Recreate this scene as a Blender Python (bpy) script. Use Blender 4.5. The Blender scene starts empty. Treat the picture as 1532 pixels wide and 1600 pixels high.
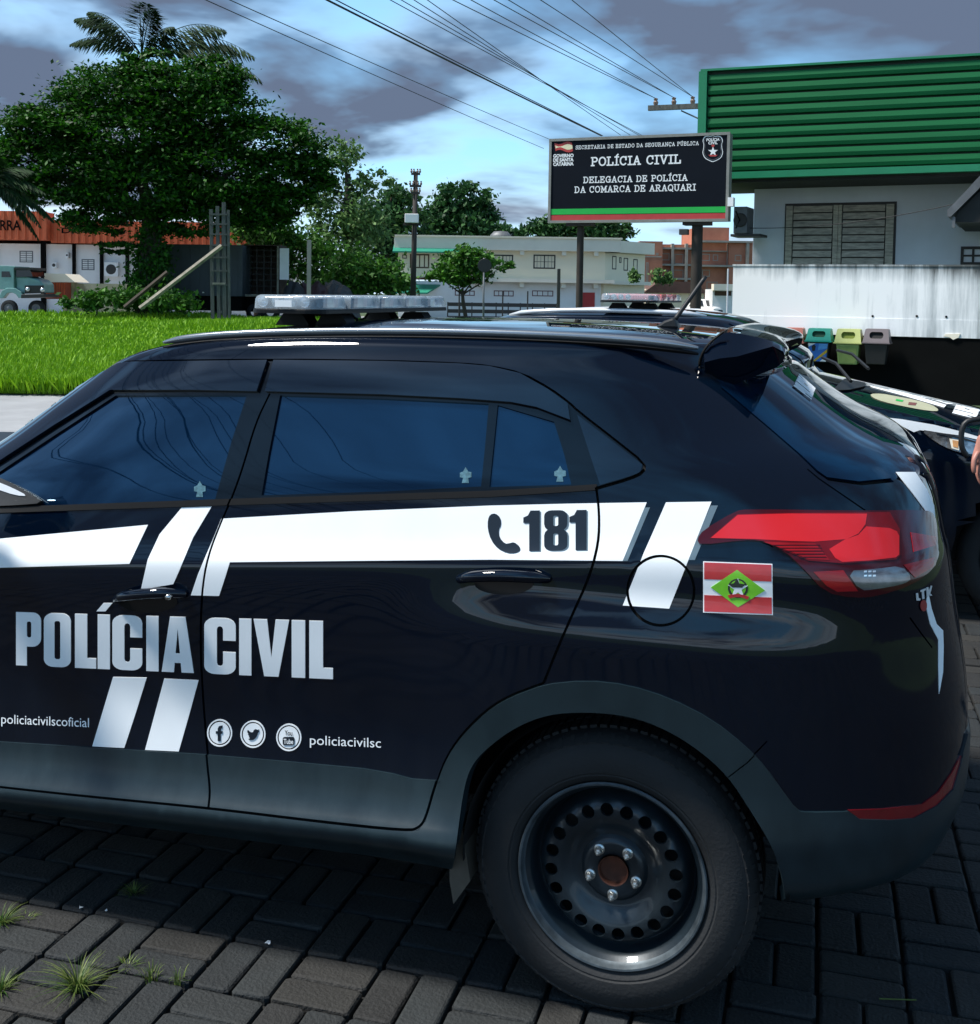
import bpy, bmesh, math, random
import numpy as np
from math import sin, cos, tan, atan, atan2, pi, radians, sqrt, exp
from mathutils import Vector, Matrix
from mathutils.bvhtree import BVHTree
from mathutils.geometry import delaunay_2d_cdt
random.seed(7); RNG = np.random.default_rng(7)
scene = bpy.context.scene
COL = scene.collection

# ------------------------------------------------------------------ camera
F, PX, PY, YAW, PIT, ROLL = 1800., 766., 554., radians(17), radians(3.0), 0.0145
CAM = np.array([.448, -2.50, 1.655])
FWD = np.array([-sin(YAW)*cos(PIT), cos(YAW)*cos(PIT), -sin(PIT)])
RGT = np.array([cos(YAW), sin(YAW), 0.]); UPV = np.cross(RGT, FWD)
cr, sr = cos(ROLL), sin(ROLL)
camd = bpy.data.cameras.new('camera'); cam = bpy.data.objects.new('camera', camd); COL.objects.link(cam)
r2 = RGT*cr + UPV*sr; u2 = -RGT*sr + UPV*cr
m = Matrix.Identity(4)
for i in range(3): m[i][0] = r2[i]; m[i][1] = u2[i]; m[i][2] = -FWD[i]; m[i][3] = CAM[i]
cam.matrix_world = m
camd.sensor_width = 36; camd.lens = F/1600*36; camd.shift_y = -(800-PY)/1600
camd.clip_start = .05; camd.clip_end = 3000
scene.camera = cam

# ------------------------------------------------------------------ world and sun
SUN_EL, SUN_AZ = radians(58), radians(249)      # azimuth clockwise from +Y: to the left and a little behind the camera
w = bpy.data.worlds.new('World'); scene.world = w; w.use_nodes = True
nt = w.node_tree; nt.nodes.clear(); N = nt.nodes.new; L = nt.links.new
def wmath(op, a, b=None, c=None):
    n = N('ShaderNodeMath'); n.operation = op
    for i, v in enumerate((a, b, c)):
        if v is None: continue
        if isinstance(v, (int, float)): n.inputs[i].default_value = v
        else: L(v, n.inputs[i])
    return n.outputs[0]
out = N('ShaderNodeOutputWorld'); bg = N('ShaderNodeBackground'); bg.inputs['Strength'].default_value = .12
L(bg.outputs[0], out.inputs[0])
sky = N('ShaderNodeTexSky'); sky.sky_type = 'NISHITA'; sky.sun_disc = False
sky.sun_elevation = SUN_EL; sky.sun_rotation = SUN_AZ; sky.ozone_density = 2.5
tc = N('ShaderNodeTexCoord'); sx = N('ShaderNodeSeparateXYZ'); L(tc.outputs['Generated'], sx.inputs[0])
zz = wmath('MAXIMUM', sx.outputs[2], 0.0)
den = wmath('ADD', zz, .16)
cx = wmath('DIVIDE', sx.outputs[0], den); cy = wmath('DIVIDE', sx.outputs[1], den)
cv = N('ShaderNodeCombineXYZ'); L(cx, cv.inputs[0]); L(cy, cv.inputs[1]); cv.inputs[2].default_value = 1.7
def wnoise(sc, det, rough, dist=0., off=0.):
    mp = N('ShaderNodeMapping'); mp.inputs['Location'].default_value = (off+7.11, off*.7+4.27, off*.3+1.49); L(cv.outputs[0], mp.inputs[0])
    n = N('ShaderNodeTexNoise'); n.inputs['Scale'].default_value = sc; n.inputs['Detail'].default_value = det
    n.inputs['Roughness'].default_value = rough; n.inputs['Distortion'].default_value = dist; L(mp.outputs[0], n.inputs['Vector'])
    return n.outputs['Fac']
def wramp(fac, stops):
    r = N('ShaderNodeValToRGB'); e = r.color_ramp.elements
    while len(e) < len(stops): e.new(.5)
    for i, (p, c) in enumerate(stops):
        e[i].position = p; e[i].color = (*c, 1) if not isinstance(c, float) else (c, c, c, 1)
    L(fac, r.inputs[0]); return r.outputs[0]
def wmix(f, a, b, mode='MIX'):
    n = N('ShaderNodeMix'); n.data_type = 'RGBA'; n.blend_type = mode
    for s, v in ((n.inputs[0], f), (n.inputs[6], a), (n.inputs[7], b)):
        if isinstance(v, (int, float)): s.default_value = v
        elif isinstance(v, tuple): s.default_value = (*v, 1)
        else: L(v, s)
    return n.outputs[2]
# cloud bank: bright broken cloud low down, heavier slate cloud overhead; the world texture goes all the way round
nA = wnoise(.62, 4, .48, .35, 3.1); nB = wnoise(1.5, 5, .5, .25, 9.4); nC = wnoise(.33, 2, .5, 0., 5.2)
cover = wramp(wmath('ADD', wmath('MULTIPLY', nA, .5), wmath('MULTIPLY', nB, .5)), [(.41, 0.), (.54, 1.)])
dark = wramp(wmath('MULTIPLY', .6, wmath('ADD', wmath('ADD', wmath('MULTIPLY', nB, 1.0), wmath('MULTIPLY', nC, .8)), wmath('MULTIPLY', wmath('MINIMUM', zz, .27), 1.6))), [(.53, 0.), (.76, 1.)])
cloudcol = wmix(dark, (4.9, 5.7, 6.3), (.45, .60, .92))
blue = wmix(.55, sky.outputs[0], (.24, 1.95, 3.7))
skycol = wmix(cover, blue, cloudcol)
low = wramp(sx.outputs[2], [(.0, 1.), (.09, .0)])
skycol = wmix(wmath('MULTIPLY', low, .40), skycol, (2.4, 3.3, 4.3))
L(skycol, bg.inputs[0])
sun = bpy.data.lights.new('sun', 'SUN'); sun.energy = 2.6; sun.angle = radians(10); sun.color = (1., .965, .91)
so = bpy.data.objects.new('sun', sun); COL.objects.link(so)
sd = Vector((sin(SUN_AZ)*cos(SUN_EL), cos(SUN_AZ)*cos(SUN_EL), sin(SUN_EL)))
so.rotation_euler = (-sd).to_track_quat('-Z', 'Y').to_euler()
vs = scene.view_settings; vs.view_transform = 'Standard'; vs.look = 'None'; vs.gamma = 1; vs.exposure = 1.4; vs.use_curve_mapping = False

# ------------------------------------------------------------------ projection helpers (photo pixels -> points of the place)
def rays(px, py):
    px = np.asarray(px, float); py = np.asarray(py, float)
    x = (px-PX)/F; y = -(py-PY)/F
    X = x*cr - y*sr; Y = x*sr + y*cr
    return FWD + X[..., None]*RGT + Y[..., None]*UPV
def W(px, py, Z): return Vector(CAM + rays(px, py)*Z)
def onY(px, py, Y):
    r = rays(px, py); return Vector(CAM + r*((Y-CAM[1])/r[1]))
def onG(px, py, z=0.):
    r = rays(px, py); return Vector(CAM + r*((z-CAM[2])/r[2]))
def gp(px, Z):
    "ground point under the photo column px at depth Z"
    p = CAM + rays(px, 460.)*Z; return Vector((p[0], p[1], 0))
def hz(px): return 459.7 + .0145*(px-766)
def zat(px, py, Z): return CAM[2] - (py-hz(px))/F*Z
def mpp(Z): return Z/F

# ------------------------------------------------------------------ materials
def newmat(name):
    m = bpy.data.materials.new(name); m.use_nodes = True
    return m, m.node_tree, m.node_tree.nodes['Principled BSDF']
def mat(name, col, rough=.6, metal=0., var=0., vscale=3., bump=0., bscale=40., col2=None, coat=0., coatr=.03, spec=.5, rvar=0., island=0., coords='Object', stretch=None, detail=5):
    m, t, b = newmat(name)
    b.inputs['Base Color'].default_value = (*col, 1); b.inputs['Roughness'].default_value = rough
    b.inputs['Metallic'].default_value = metal; b.inputs['Specular IOR Level'].default_value = spec
    b.inputs['Coat Weight'].default_value = coat; b.inputs['Coat Roughness'].default_value = coatr
    if var or bump or rvar or island:
        tcn = t.nodes.new('ShaderNodeTexCoord'); src = tcn.outputs[coords]
        if stretch:
            mp = t.nodes.new('ShaderNodeMapping'); mp.inputs['Scale'].default_value = stretch; t.links.new(src, mp.inputs[0]); src = mp.outputs[0]
        nz = t.nodes.new('ShaderNodeTexNoise'); nz.inputs['Scale'].default_value = vscale; nz.inputs['Detail'].default_value = detail
        nz.inputs['Roughness'].default_value = .6; t.links.new(src, nz.inputs['Vector'])
        fac = nz.outputs['Fac']
        if island:
            ge = t.nodes.new('ShaderNodeNewGeometry'); mm = t.nodes.new('ShaderNodeMix'); mm.inputs[0].default_value = island
            t.links.new(fac, mm.inputs[2]); t.links.new(ge.outputs['Random Per Island'], mm.inputs[3]); fac = mm.outputs[0]
        if var or island:
            r = t.nodes.new('ShaderNodeValToRGB'); c2 = col2 or tuple(c*(1-var) for c in col)
            r.color_ramp.elements[0].position = .3; r.color_ramp.elements[0].color = (*c2, 1)
            r.color_ramp.elements[1].position = .72; r.color_ramp.elements[1].color = (*col, 1)
            t.links.new(fac, r.inputs[0]); t.links.new(r.outputs[0], b.inputs['Base Color'])
        if rvar:
            mr = t.nodes.new('ShaderNodeMapRange'); mr.inputs[3].default_value = rough-rvar; mr.inputs[4].default_value = rough+rvar
            t.links.new(nz.outputs['Fac'], mr.inputs[0]); t.links.new(mr.outputs[0], b.inputs['Roughness'])
        if bump:
            n2 = t.nodes.new('ShaderNodeTexNoise'); n2.inputs['Scale'].default_value = bscale; n2.inputs['Detail'].default_value = 4
            t.links.new(src, n2.inputs['Vector'])
            bp = t.nodes.new('ShaderNodeBump'); bp.inputs['Strength'].default_value = bump; bp.inputs['Distance'].default_value = .01
            t.links.new(n2.outputs['Fac'], bp.inputs['Height']); t.links.new(bp.outputs[0], b.inputs['Normal'])
    return m
M = {}
M['paint'] = mat('navy_black_paint', (.0008, .0036, .0105), .30, spec=.0, coat=1., coatr=.012, var=.25, vscale=2., rvar=.06)
# film of dust low on the doors
def dusty(m, z0, z1, amt, dust=(.13, .14, .15)):
    t = m.node_tree; b = t.nodes['Principled BSDF']; g = t.nodes.new('ShaderNodeNewGeometry'); s = t.nodes.new('ShaderNodeSeparateXYZ')
    t.links.new(g.outputs['Position'], s.inputs[0])
    mr = t.nodes.new('ShaderNodeMapRange'); mr.inputs[1].default_value = z1; mr.inputs[2].default_value = z0; mr.inputs[3].default_value = 0; mr.inputs[4].default_value = amt
    t.links.new(s.outputs[2], mr.inputs[0])
    nz = t.nodes.new('ShaderNodeTexNoise'); nz.inputs['Scale'].default_value = 7; nz.inputs['Detail'].default_value = 8; nz.inputs['Roughness'].default_value = .7
    mp = t.nodes.new('ShaderNodeMapping'); mp.inputs['Scale'].default_value = (2.2, 1, .7); t.links.new(g.outputs['Position'], mp.inputs[0]); t.links.new(mp.outputs[0], nz.inputs['Vector'])
    cr_ = t.nodes.new('ShaderNodeValToRGB'); cr_.color_ramp.elements[0].position = .36; cr_.color_ramp.elements[1].position = .72; t.links.new(nz.outputs['Fac'], cr_.inputs[0])
    mu = t.nodes.new('ShaderNodeMath'); mu.operation = 'MULTIPLY'; t.links.new(mr.outputs[0], mu.inputs[0]); t.links.new(cr_.outputs[0], mu.inputs[1])
    mx = t.nodes.new('ShaderNodeMix'); mx.data_type = 'RGBA'; t.links.new(mu.outputs[0], mx.inputs[0])
    old = b.inputs['Base Color'].links
    if old: t.links.new(old[0].from_socket, mx.inputs[6])
    else: mx.inputs[6].default_value = b.inputs['Base Color'].default_value
    mx.inputs[7].default_value = (*dust, 1); t.links.new(mx.outputs[2], b.inputs['Base Color'])
    if b.inputs['Coat Weight'].default_value > 0:
        iv = t.nodes.new('ShaderNodeMath'); iv.operation = 'MULTIPLY_ADD'; iv.inputs[1].default_value = 1.5; iv.inputs[2].default_value = .014
        t.links.new(mr.outputs[0], iv.inputs[0]); t.links.new(iv.outputs[0], b.inputs['Coat Roughness'])
dusty(M['paint'], .45, .98, .10, (.022, .030, .040))
M['glass'] = mat('tinted_glass', (.0006, .007, .022), .015, spec=.8, var=.2, vscale=1.)
M['glass'].node_tree.nodes['Principled BSDF'].inputs['Specular Tint'].default_value = (.42, .72, 1., 1)
M['rail'] = mat('brushed_roof_rail', (.30, .33, .36), .22, metal=.7, var=.2, vscale=8.)
M['visor'] = mat('smoked_visor', (.0015, .006, .015), .04, spec=.5, coat=.3, var=.2, vscale=3.)
M['gloss_black'] = mat('gloss_black_trim', (.001, .0025, .005), .10, spec=.25, coat=.3, var=.2, vscale=4.)
M['rubber'] = mat('black_rubber', (.003, .003, .0035), .55, spec=.2, var=.3, vscale=30.)
M['clad'] = mat('grey_plastic_cladding', (.006, .018, .025), .38, var=.35, vscale=9., bump=.05, bscale=900., rvar=.08)
dusty(M['clad'], .25, .95, .30, (.035, .06, .07))
M['inner'] = mat('black_inner_metal', (.003, .003, .003), .9, var=.2)
M['white_film'] = mat('white_vinyl_film', (.84, .87, .88), .55, spec=.2, var=.05, vscale=6.)
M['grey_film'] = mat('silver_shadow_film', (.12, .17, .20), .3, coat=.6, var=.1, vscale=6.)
M['black_film'] = mat('black_vinyl_film', (.006, .012, .022), .35, var=.2, vscale=6.)
M['silver'] = mat('silver_paint', (.68, .70, .72), .3, metal=.25, var=.1, vscale=5., coat=.5)
M['white_paint'] = mat('white_paint', (.8, .8, .79), .45, var=.08, vscale=2.)
M['chrome'] = mat('bright_metal', (.62, .62, .6), .22, metal=1., var=.15, vscale=20.)
M['lamp_red'] = mat('red_lamp_lens', (.60, .014, .018), .12, spec=.2, coat=.6, var=.25, vscale=9., col2=(.62, .018, .022))
M['lamp_deep'] = mat('dark_red_lamp_lens', (.065, .002, .006), .12, spec=.2, coat=.5, var=.4, vscale=7.)
M['lamp_mid'] = mat('mid_red_lamp_lens', (.34, .008, .012), .14, spec=.2, coat=.5, var=.4, vscale=14., stretch=(1, 1, 6))
M['lamp_body'] = mat('lamp_inner_red', (.17, .003, .006), .12, spec=.2, coat=.5, var=.3, vscale=12.)
M['lamp_clear'] = mat('clear_lamp_lens', (.22, .22, .24), .14, metal=.5, coat=1., var=.6, vscale=22.)
M['reflector'] = mat('red_reflector', (.20, .004, .008), .18, coat=.8, var=.3, vscale=20.)
M['tyre'] = mat('dusty_tyre_rubber', (.013, .015, .017), .78, var=.5, vscale=6., bump=.15, bscale=120.)
M['wheel'] = mat('black_steel_wheel', (.013, .024, .033), .42, metal=.25, var=.55, vscale=6., coat=.3, rvar=.1, bump=.03, bscale=60.)
M['wheel_lip'] = mat('worn_wheel_lip', (.11, .14, .16), .5, metal=.4, var=.85, vscale=14., col2=(.02, .028, .035))
M['rust'] = mat('rusty_hub', (.11, .035, .018), .7, metal=.3, var=.6, vscale=25.)
M['lug'] = mat('zinc_lug_nut', (.55, .57, .56), .28, metal=.9, var=.3, vscale=60.)
M['mud'] = mat('dirty_mud_flap', (.10, .085, .065), .8, var=.5, vscale=12.)
M['led_lens'] = mat('clear_lightbar_dome', (.62, .68, .72), .12, coat=1., var=.35, vscale=16., col2=(.28, .34, .38))
M['led'] = mat('led_reflector', (.85, .88, .9), .12, metal=.6, var=.1)
M['red_dome'] = mat('red_lightbar_dome', (.75, .10, .11), .15, coat=1., var=.3, vscale=12.)
M['black_plastic'] = mat('black_plastic', (.010, .011, .012), .5, var=.3, vscale=10.)

# ------------------------------------------------------------------ object helpers
def link(o, parent=None):
    COL.objects.link(o)
    if parent is not None: o.parent = parent
    return o
def meta(o, label=None, cat=None, group=None, kind=None):
    if label: o['label'] = label
    if cat: o['category'] = cat
    if group: o['group'] = group
    if kind: o['kind'] = kind
    return o
def thing(name, label, cat, loc=(0, 0, 0), rz=0., group=None):
    o = bpy.data.objects.new(name, None); o.empty_display_size = .2; COL.objects.link(o)
    o.location = loc; o.rotation_euler = (0, 0, rz); return meta(o, label, cat, group)
def mesh(name, verts, faces, mtl, parent=None, smooth=False, mats=None, mi=None):
    me = bpy.data.meshes.new(name); me.from_pydata([tuple(v) for v in verts], [], [tuple(f) for f in faces])
    for x in (mats or [mtl]): me.materials.append(x)
    if mi is not None: me.polygons.foreach_set('material_index', mi)
    if smooth: me.polygons.foreach_set('use_smooth', [True]*len(me.polygons))
    me.update(); return link(bpy.data.objects.new(name, me), parent)
class MB:
    "collects simple solids into one mesh"
    def __init__(s): s.v = []; s.f = []; s.m = []; s.cur = 0
    def add(s, vs, fs):
        n = len(s.v); s.v += [tuple(v) for v in vs]; s.f += [tuple(i+n for i in f) for f in fs]; s.m += [s.cur]*len(fs); return s
    def box(s, x0, x1, y0, y1, z0, z1):
        v = [(x0,y0,z0),(x1,y0,z0),(x1,y1,z0),(x0,y1,z0),(x0,y0,z1),(x1,y0,z1),(x1,y1,z1),(x0,y1,z1)]
        return s.add(v, [(0,3,2,1),(4,5,6,7),(0,1,5,4),(1,2,6,5),(2,3,7,6),(3,0,4,7)])
    def bbox(s, x0, x1, y0, y1, z0, z1, b):
        "box with a chamfered top"
        v = [(x0,y0,z0),(x1,y0,z0),(x1,y1,z0),(x0,y1,z0),(x0,y0,z1-b),(x1,y0,z1-b),(x1,y1,z1-b),(x0,y1,z1-b),
             (x0+b,y0+b,z1),(x1-b,y0+b,z1),(x1-b,y1-b,z1),(x0+b,y1-b,z1)]
        return s.add(v, [(0,1,5,4),(1,2,6,5),(2,3,7,6),(3,0,4,7),(4,5,9,8),(5,6,10,9),(6,7,11,10),(7,4,8,11),(8,9,10,11),(0,3,2,1)])
    def tube(s, pts, r, n=6, cap=True):
        pts = [Vector(p) for p in pts]; rs = r if isinstance(r, (list, tuple)) else [r]*len(pts)
        base = len(s.v); vs = []; fs = []
        for i, p in enumerate(pts):
            d = (pts[min(i+1, len(pts)-1)] - pts[max(i-1, 0)]).normalized()
            a = d.cross(Vector((0, 0, 1)));
            if a.length < 1e-3: a = d.cross(Vector((1, 0, 0)))
            a.normalize(); b = d.cross(a)
            for k in range(n): q = 2*pi*k/n; vs.append(p + (a*cos(q) + b*sin(q))*rs[i])
        for i in range(len(pts)-1):
            for k in range(n):
                k2 = (k+1) % n; fs.append((i*n+k, (i+1)*n+k, (i+1)*n+k2, i*n+k2))
        if cap: fs.append(tuple(range(n))); fs.append(tuple(reversed(range((len(pts)-1)*n, len(pts)*n))))
        return s.add(vs, fs)
    def prism(s, poly, y0, y1):
        "polygon of (x,z) extruded along y"
        n = len(poly); vs = [(x, y0, z) for x, z in poly] + [(x, y1, z) for x, z in poly]
        fs = [tuple(range(n)), tuple(reversed(range(n, 2*n)))] + [(i, i+n, (i+1) % n + n, (i+1) % n) for i in range(n)]
        return s.add(vs, fs)
    def zprism(s, poly, z0, z1):
        n = len(poly); vs = [(x, y, z0) for x, y in poly] + [(x, y, z1) for x, y in poly]
        fs = [tuple(reversed(range(n))), tuple(range(n, 2*n))] + [(i, (i+1) % n, (i+1) % n + n, i+n) for i in range(n)]
        return s.add(vs, fs)
    def lathe(s, prof, c=(0, 0, 0), n=48, axis='Y'):
        "profile of (radius, along-axis)"
        vs = []; fs = []
        for r, h in prof:
            for k in range(n):
                q = 2*pi*k/n
                if axis == 'Y': vs.append((c[0]+r*cos(q), c[1]+h, c[2]+r*sin(q)))
                else: vs.append((c[0]+r*cos(q), c[1]+r*sin(q), c[2]+h))
        for i in range(len(prof)-1):
            for k in range(n):
                k2 = (k+1) % n; fs.append((i*n+k, i*n+k2, (i+1)*n+k2, (i+1)*n+k))
        return s.add(vs, fs)
    def build(s, name, mtl, parent=None, smooth=False, mats=None):
        return mesh(name, s.v, s.f, mtl, parent, smooth, mats, s.m if mats else None)
def smooth_by_angle(o, a=35):
    me = o.data; me.polygons.foreach_set('use_smooth', [True]*len(me.polygons))
    bm = bmesh.new(); bm.from_mesh(me)
    bmesh.ops.recalc_face_normals(bm, faces=bm.faces)
    for e in bm.edges:
        if len(e.link_faces) == 2 and e.calc_face_angle(0) > radians(a): e.smooth = False
    bm.to_mesh(me); bm.free(); return o
def bevel(o, wd, seg=2, ang=30):
    m_ = o.modifiers.new('bevel', 'BEVEL'); m_.width = wd; m_.segments = seg; m_.limit_method = 'ANGLE'; m_.angle_limit = radians(ang)
    return o
def copy_tree(o, loc, rz=None, label=None):
    c = o.copy(); COL.objects.link(c); c.location = loc
    if rz is not None: c.rotation_euler = (0, 0, rz)
    if label: c['label'] = label
    def rec(src, dst):
        for ch in [x for x in list(bpy.data.objects) if x.parent == src]:
            d = ch.copy(); COL.objects.link(d); d.parent = dst; rec(ch, d)
    rec(o, c); return c
# ------------------------------------------------------------------ car body surface
_spl = {}
def catmull(A, t):
    "natural cubic spline through values A at integer knots (curvature continuous, so reflections run smooth)"
    key = A.tobytes(); n = len(A)
    if key not in _spl:
        K = np.eye(n); r = np.zeros(n)
        for k in range(1, n-1): K[k, k-1:k+2] = (1/6, 2/3, 1/6); r[k] = A[k+1]-2*A[k]+A[k-1]
        _spl[key] = np.linalg.solve(K, r)
    m = _spl[key]; t = np.clip(t, 0, n-1-1e-9); i = np.floor(t).astype(int); f = t-i; g = 1-f
    return g*A[i]+f*A[i+1]+((g**3-g)*m[i]+(f**3-f)*m[i+1])/6
def catmull_old(A, t):
    "A: (n,) values at integer knots, t array"
    n = len(A); t = np.clip(t, 0, n-1-1e-9); i = np.floor(t).astype(int); f = t-i
    g = lambda k: A[np.clip(k, 0, n-1)]
    p0, p1, p2, p3 = g(i-1), g(i), g(i+1), g(i+2)
    return p1 + .5*f*(p2-p0 + f*(2*p0-5*p1+4*p2-p3 + f*(3*(p1-p2)+p3-p0)))
class Body:
    def __init__(s, lv, x0, yc, extra, zmod):
        s.lv = np.array(lv, float); s.nl = len(lv); s.x0 = x0; s.yc = yc; s.extra = extra; s.zmod = zmod
        th = np.linspace(-pi/2, pi/2, 4001); t = np.full_like(th, 6.)
        p = s.P(th, t); d = np.r_[0, np.cumsum(np.linalg.norm(np.diff(p, axis=0), axis=1))]
        s.thT, s.UT = th, d
        tt = np.linspace(0, s.nl-1, 1500); q = s.P(np.full_like(tt, .2), tt)
        s.tT, s.VT = tt, np.r_[0, np.cumsum(np.linalg.norm(np.diff(q, axis=0), axis=1))]
        s.Umax, s.Vmax = d[-1], s.VT[-1]
        # dense mesh for ray casting
        nu, nv = 420, 260
        s.gth = np.linspace(-pi/2, pi/2, nu); s.gt = np.linspace(0, s.nl-1, nv)
        T, V_ = np.meshgrid(s.gth, s.gt, indexing='ij'); pts = s.P(T.ravel(), V_.ravel())
        fs = [(i*nv+j, (i+1)*nv+j, (i+1)*nv+j+1, i*nv+j+1) for i in range(nu-1) for j in range(nv-1)]
        s.nv = nv; s.bvh = BVHTree.FromPolygons([Vector(p) for p in pts], fs)
    def P(s, th, t):
        th = np.asarray(th, float); t = np.asarray(t, float)
        z0, sl, ins, xr, xf, n = [catmull(np.ascontiguousarray(s.lv[:, k]), t) for k in range(6)]
        a = np.where(np.sin(th) > 0, xr-s.x0, s.x0-xf); b = s.yc-ins
        r = ((np.abs(np.sin(th))/a)**n + (np.abs(np.cos(th))/b)**n)**(-1/n)
        x = s.x0 + r*np.sin(th); y = s.yc - r*np.cos(th)
        z = s.zmod(z0, sl, x, y, t)
        y = y - s.extra(x, y, z, t)
        return np.stack([x, y, z], -1)
    def Nn(s, th, t):
        e = 1e-4; t = np.clip(t, e, s.nl-1-e)
        du = s.P(th+e, t)-s.P(th-e, t); dv = s.P(th, t+e)-s.P(th, t-e)
        n = np.cross(du, dv); n /= np.linalg.norm(n, axis=-1, keepdims=True)+1e-12
        return n
    def uv2(s, U, V): return np.interp(U, s.UT, s.thT), np.interp(V, s.VT, s.tT)
    def tuv(s, th, t): return np.interp(th, s.thT, s.UT), np.interp(t, s.tT, s.VT)
    def px(s, pts):
        "photo pixels -> (U,V) on the surface"
        pts = np.array(pts, float); R = rays(pts[:, 0], pts[:, 1]); th = []; t = []; lam = []; ok = []
        last = (0., 8., 2.5)
        for i in range(len(pts)):
            h = s.bvh.ray_cast(Vector(CAM), Vector(R[i]))
            if h[0] is None:        # just outside the outline: take the nearest point of the body inside it
                for k in range(1, 60):
                    q = pts[i]+(np.array([900., 850.])-pts[i])*k*.004; rq = rays(q[0], q[1]); h = s.bvh.ray_cast(Vector(CAM), Vector(rq))
                    if h[0] is not None: break
                if h[0] is None: th.append(last[0]); t.append(last[1]); lam.append(last[2]); ok.append(False); continue
                a, b = divmod(h[2], s.nv-1); low = .35 if pts[i][1] > 1150 and b < 20 else 0
                th.append(s.gth[a]); t.append(max(0, s.gt[b]-low)); lam.append(2.5); ok.append(False); continue
            a, b = divmod(h[2], s.nv-1)
            last = (s.gth[a], s.gt[b], (h[0]-Vector(CAM)).length/np.linalg.norm(R[i]))
            th.append(last[0]); t.append(last[1]); lam.append(last[2]); ok.append(True)
        th = np.array(th); t = np.array(t); lam = np.array(lam); ok = np.array(ok)
        e = 1e-4; th0, t0 = th.copy(), t.copy()
        for _ in range(6):
            p = s.P(th, t); r = p - (CAM + R*lam[:, None])
            du = (s.P(th+e, t)-s.P(th-e, t))/(2*e); dv = (s.P(th, t+e)-s.P(th, t-e))/(2*e)
            J = np.stack([du, dv, -R], -1)
            try: d = np.linalg.solve(J, -r[..., None])[..., 0]
            except np.linalg.LinAlgError: break
            d[~ok] = 0; d = np.clip(d, -.05, .05)
            th += d[:, 0]; t += d[:, 1]; lam += d[:, 2]
        bad = (np.abs(th-th0) > .08) | (np.abs(t-t0) > .6); th[bad] = th0[bad]; t[bad] = t0[bad]
        if (~ok).any(): print('px misses', len(pts[~ok]), [tuple(p) for p in pts[~ok]][:3])
        U, V = s.tuv(th, np.clip(t, 0, s.nl-1)); return [(a, b) for a, b in zip(U, V)]
    def yz(s, Y, z, th=1.35, t=6.):
        "point on the rear (or front) with given Y and z"
        for _ in range(40):
            p = s.P(th, t); e = 1e-4
            J = np.array([(s.P(th+e, t)-p)[[1, 2]]/e, (s.P(th, t+e)-p)[[1, 2]]/e]).T
            d = np.linalg.solve(J+1e-9*np.eye(2), np.array([Y, z])-p[[1, 2]]); d = np.clip(d, [-.1, -.5], [.1, .5])
            th = min(max(th+d[0], -1.5707), 1.5707); t = min(max(t+d[1], .001), s.nl-1.001)
        return tuple(float(v) for v in s.tuv(th, t))
def body_xz(s, x, z, th=-1.0, t=4.):
    for _ in range(60):
        p = s.P(th, t); e = 1e-4
        J = np.array([(s.P(th+e, t)-p)[[0, 2]]/e, (s.P(th, t+e)-p)[[0, 2]]/e]).T
        d = np.linalg.solve(J+1e-9*np.eye(2), np.array([x, z])-p[[0, 2]]); d = np.clip(d, [-.08, -.5], [.08, .5])
        th = min(max(th+d[0], -1.5), 1.5); t = min(max(t+d[1], .0), s.nl-1.001)
    return tuple(float(v) for v in s.tuv(th, t))
def dens(poly, step=.02, closed=True):
    out = []; n = len(poly)
    for i in range(n if closed else n-1):
        a = np.array(poly[i]); b = np.array(poly[(i+1) % n]); k = max(1, int(np.linalg.norm(b-a)/step))
        for j in range(k): out.append(tuple(a+(b-a)*j/k))
    if not closed: out.append(tuple(poly[-1]))
    return out
def densp(poly, step=10, closed=True): return dens(poly, step, closed)
def chaikin(p, n=2, closed=False):
    p = [np.array(q, float) for q in p]
    for _ in range(n):
        o = [] if closed else [p[0]]
        for i in range(len(p) if closed else len(p)-1):
            a = p[i]; b = p[(i+1) % len(p)]; o += [a*.75+b*.25, a*.25+b*.75]
        if not closed: o.append(p[-1])
        p = o
    return [tuple(q) for q in p]
def ribbon(line, wd):
    "closed polygon round an open polyline in (U,V)"
    p = [np.array(q) for q in line]; l = []; r = []
    for i in range(len(p)):
        d = p[min(i+1, len(p)-1)]-p[max(i-1, 0)]; d = d/(np.linalg.norm(d)+1e-12); n = np.array([-d[1], d[0]])*wd/2
        l.append(tuple(p[i]+n)); r.append(tuple(p[i]-n))
    return l + r[::-1]
def inpoly(poly, X, Y):
    P_ = np.array(poly); x, y = P_[:, 0], P_[:, 1]; xn, yn = np.roll(x, -1), np.roll(y, -1); c = np.zeros(len(X), bool)
    for i in range(len(x)):
        m_ = ((y[i] > Y) != (yn[i] > Y))
        if m_.any():
            xi = (xn[i]-x[i])*(Y-y[i])/((yn[i]-y[i])+1e-30)+x[i]; c ^= m_ & (X < xi)
    return c
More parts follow.
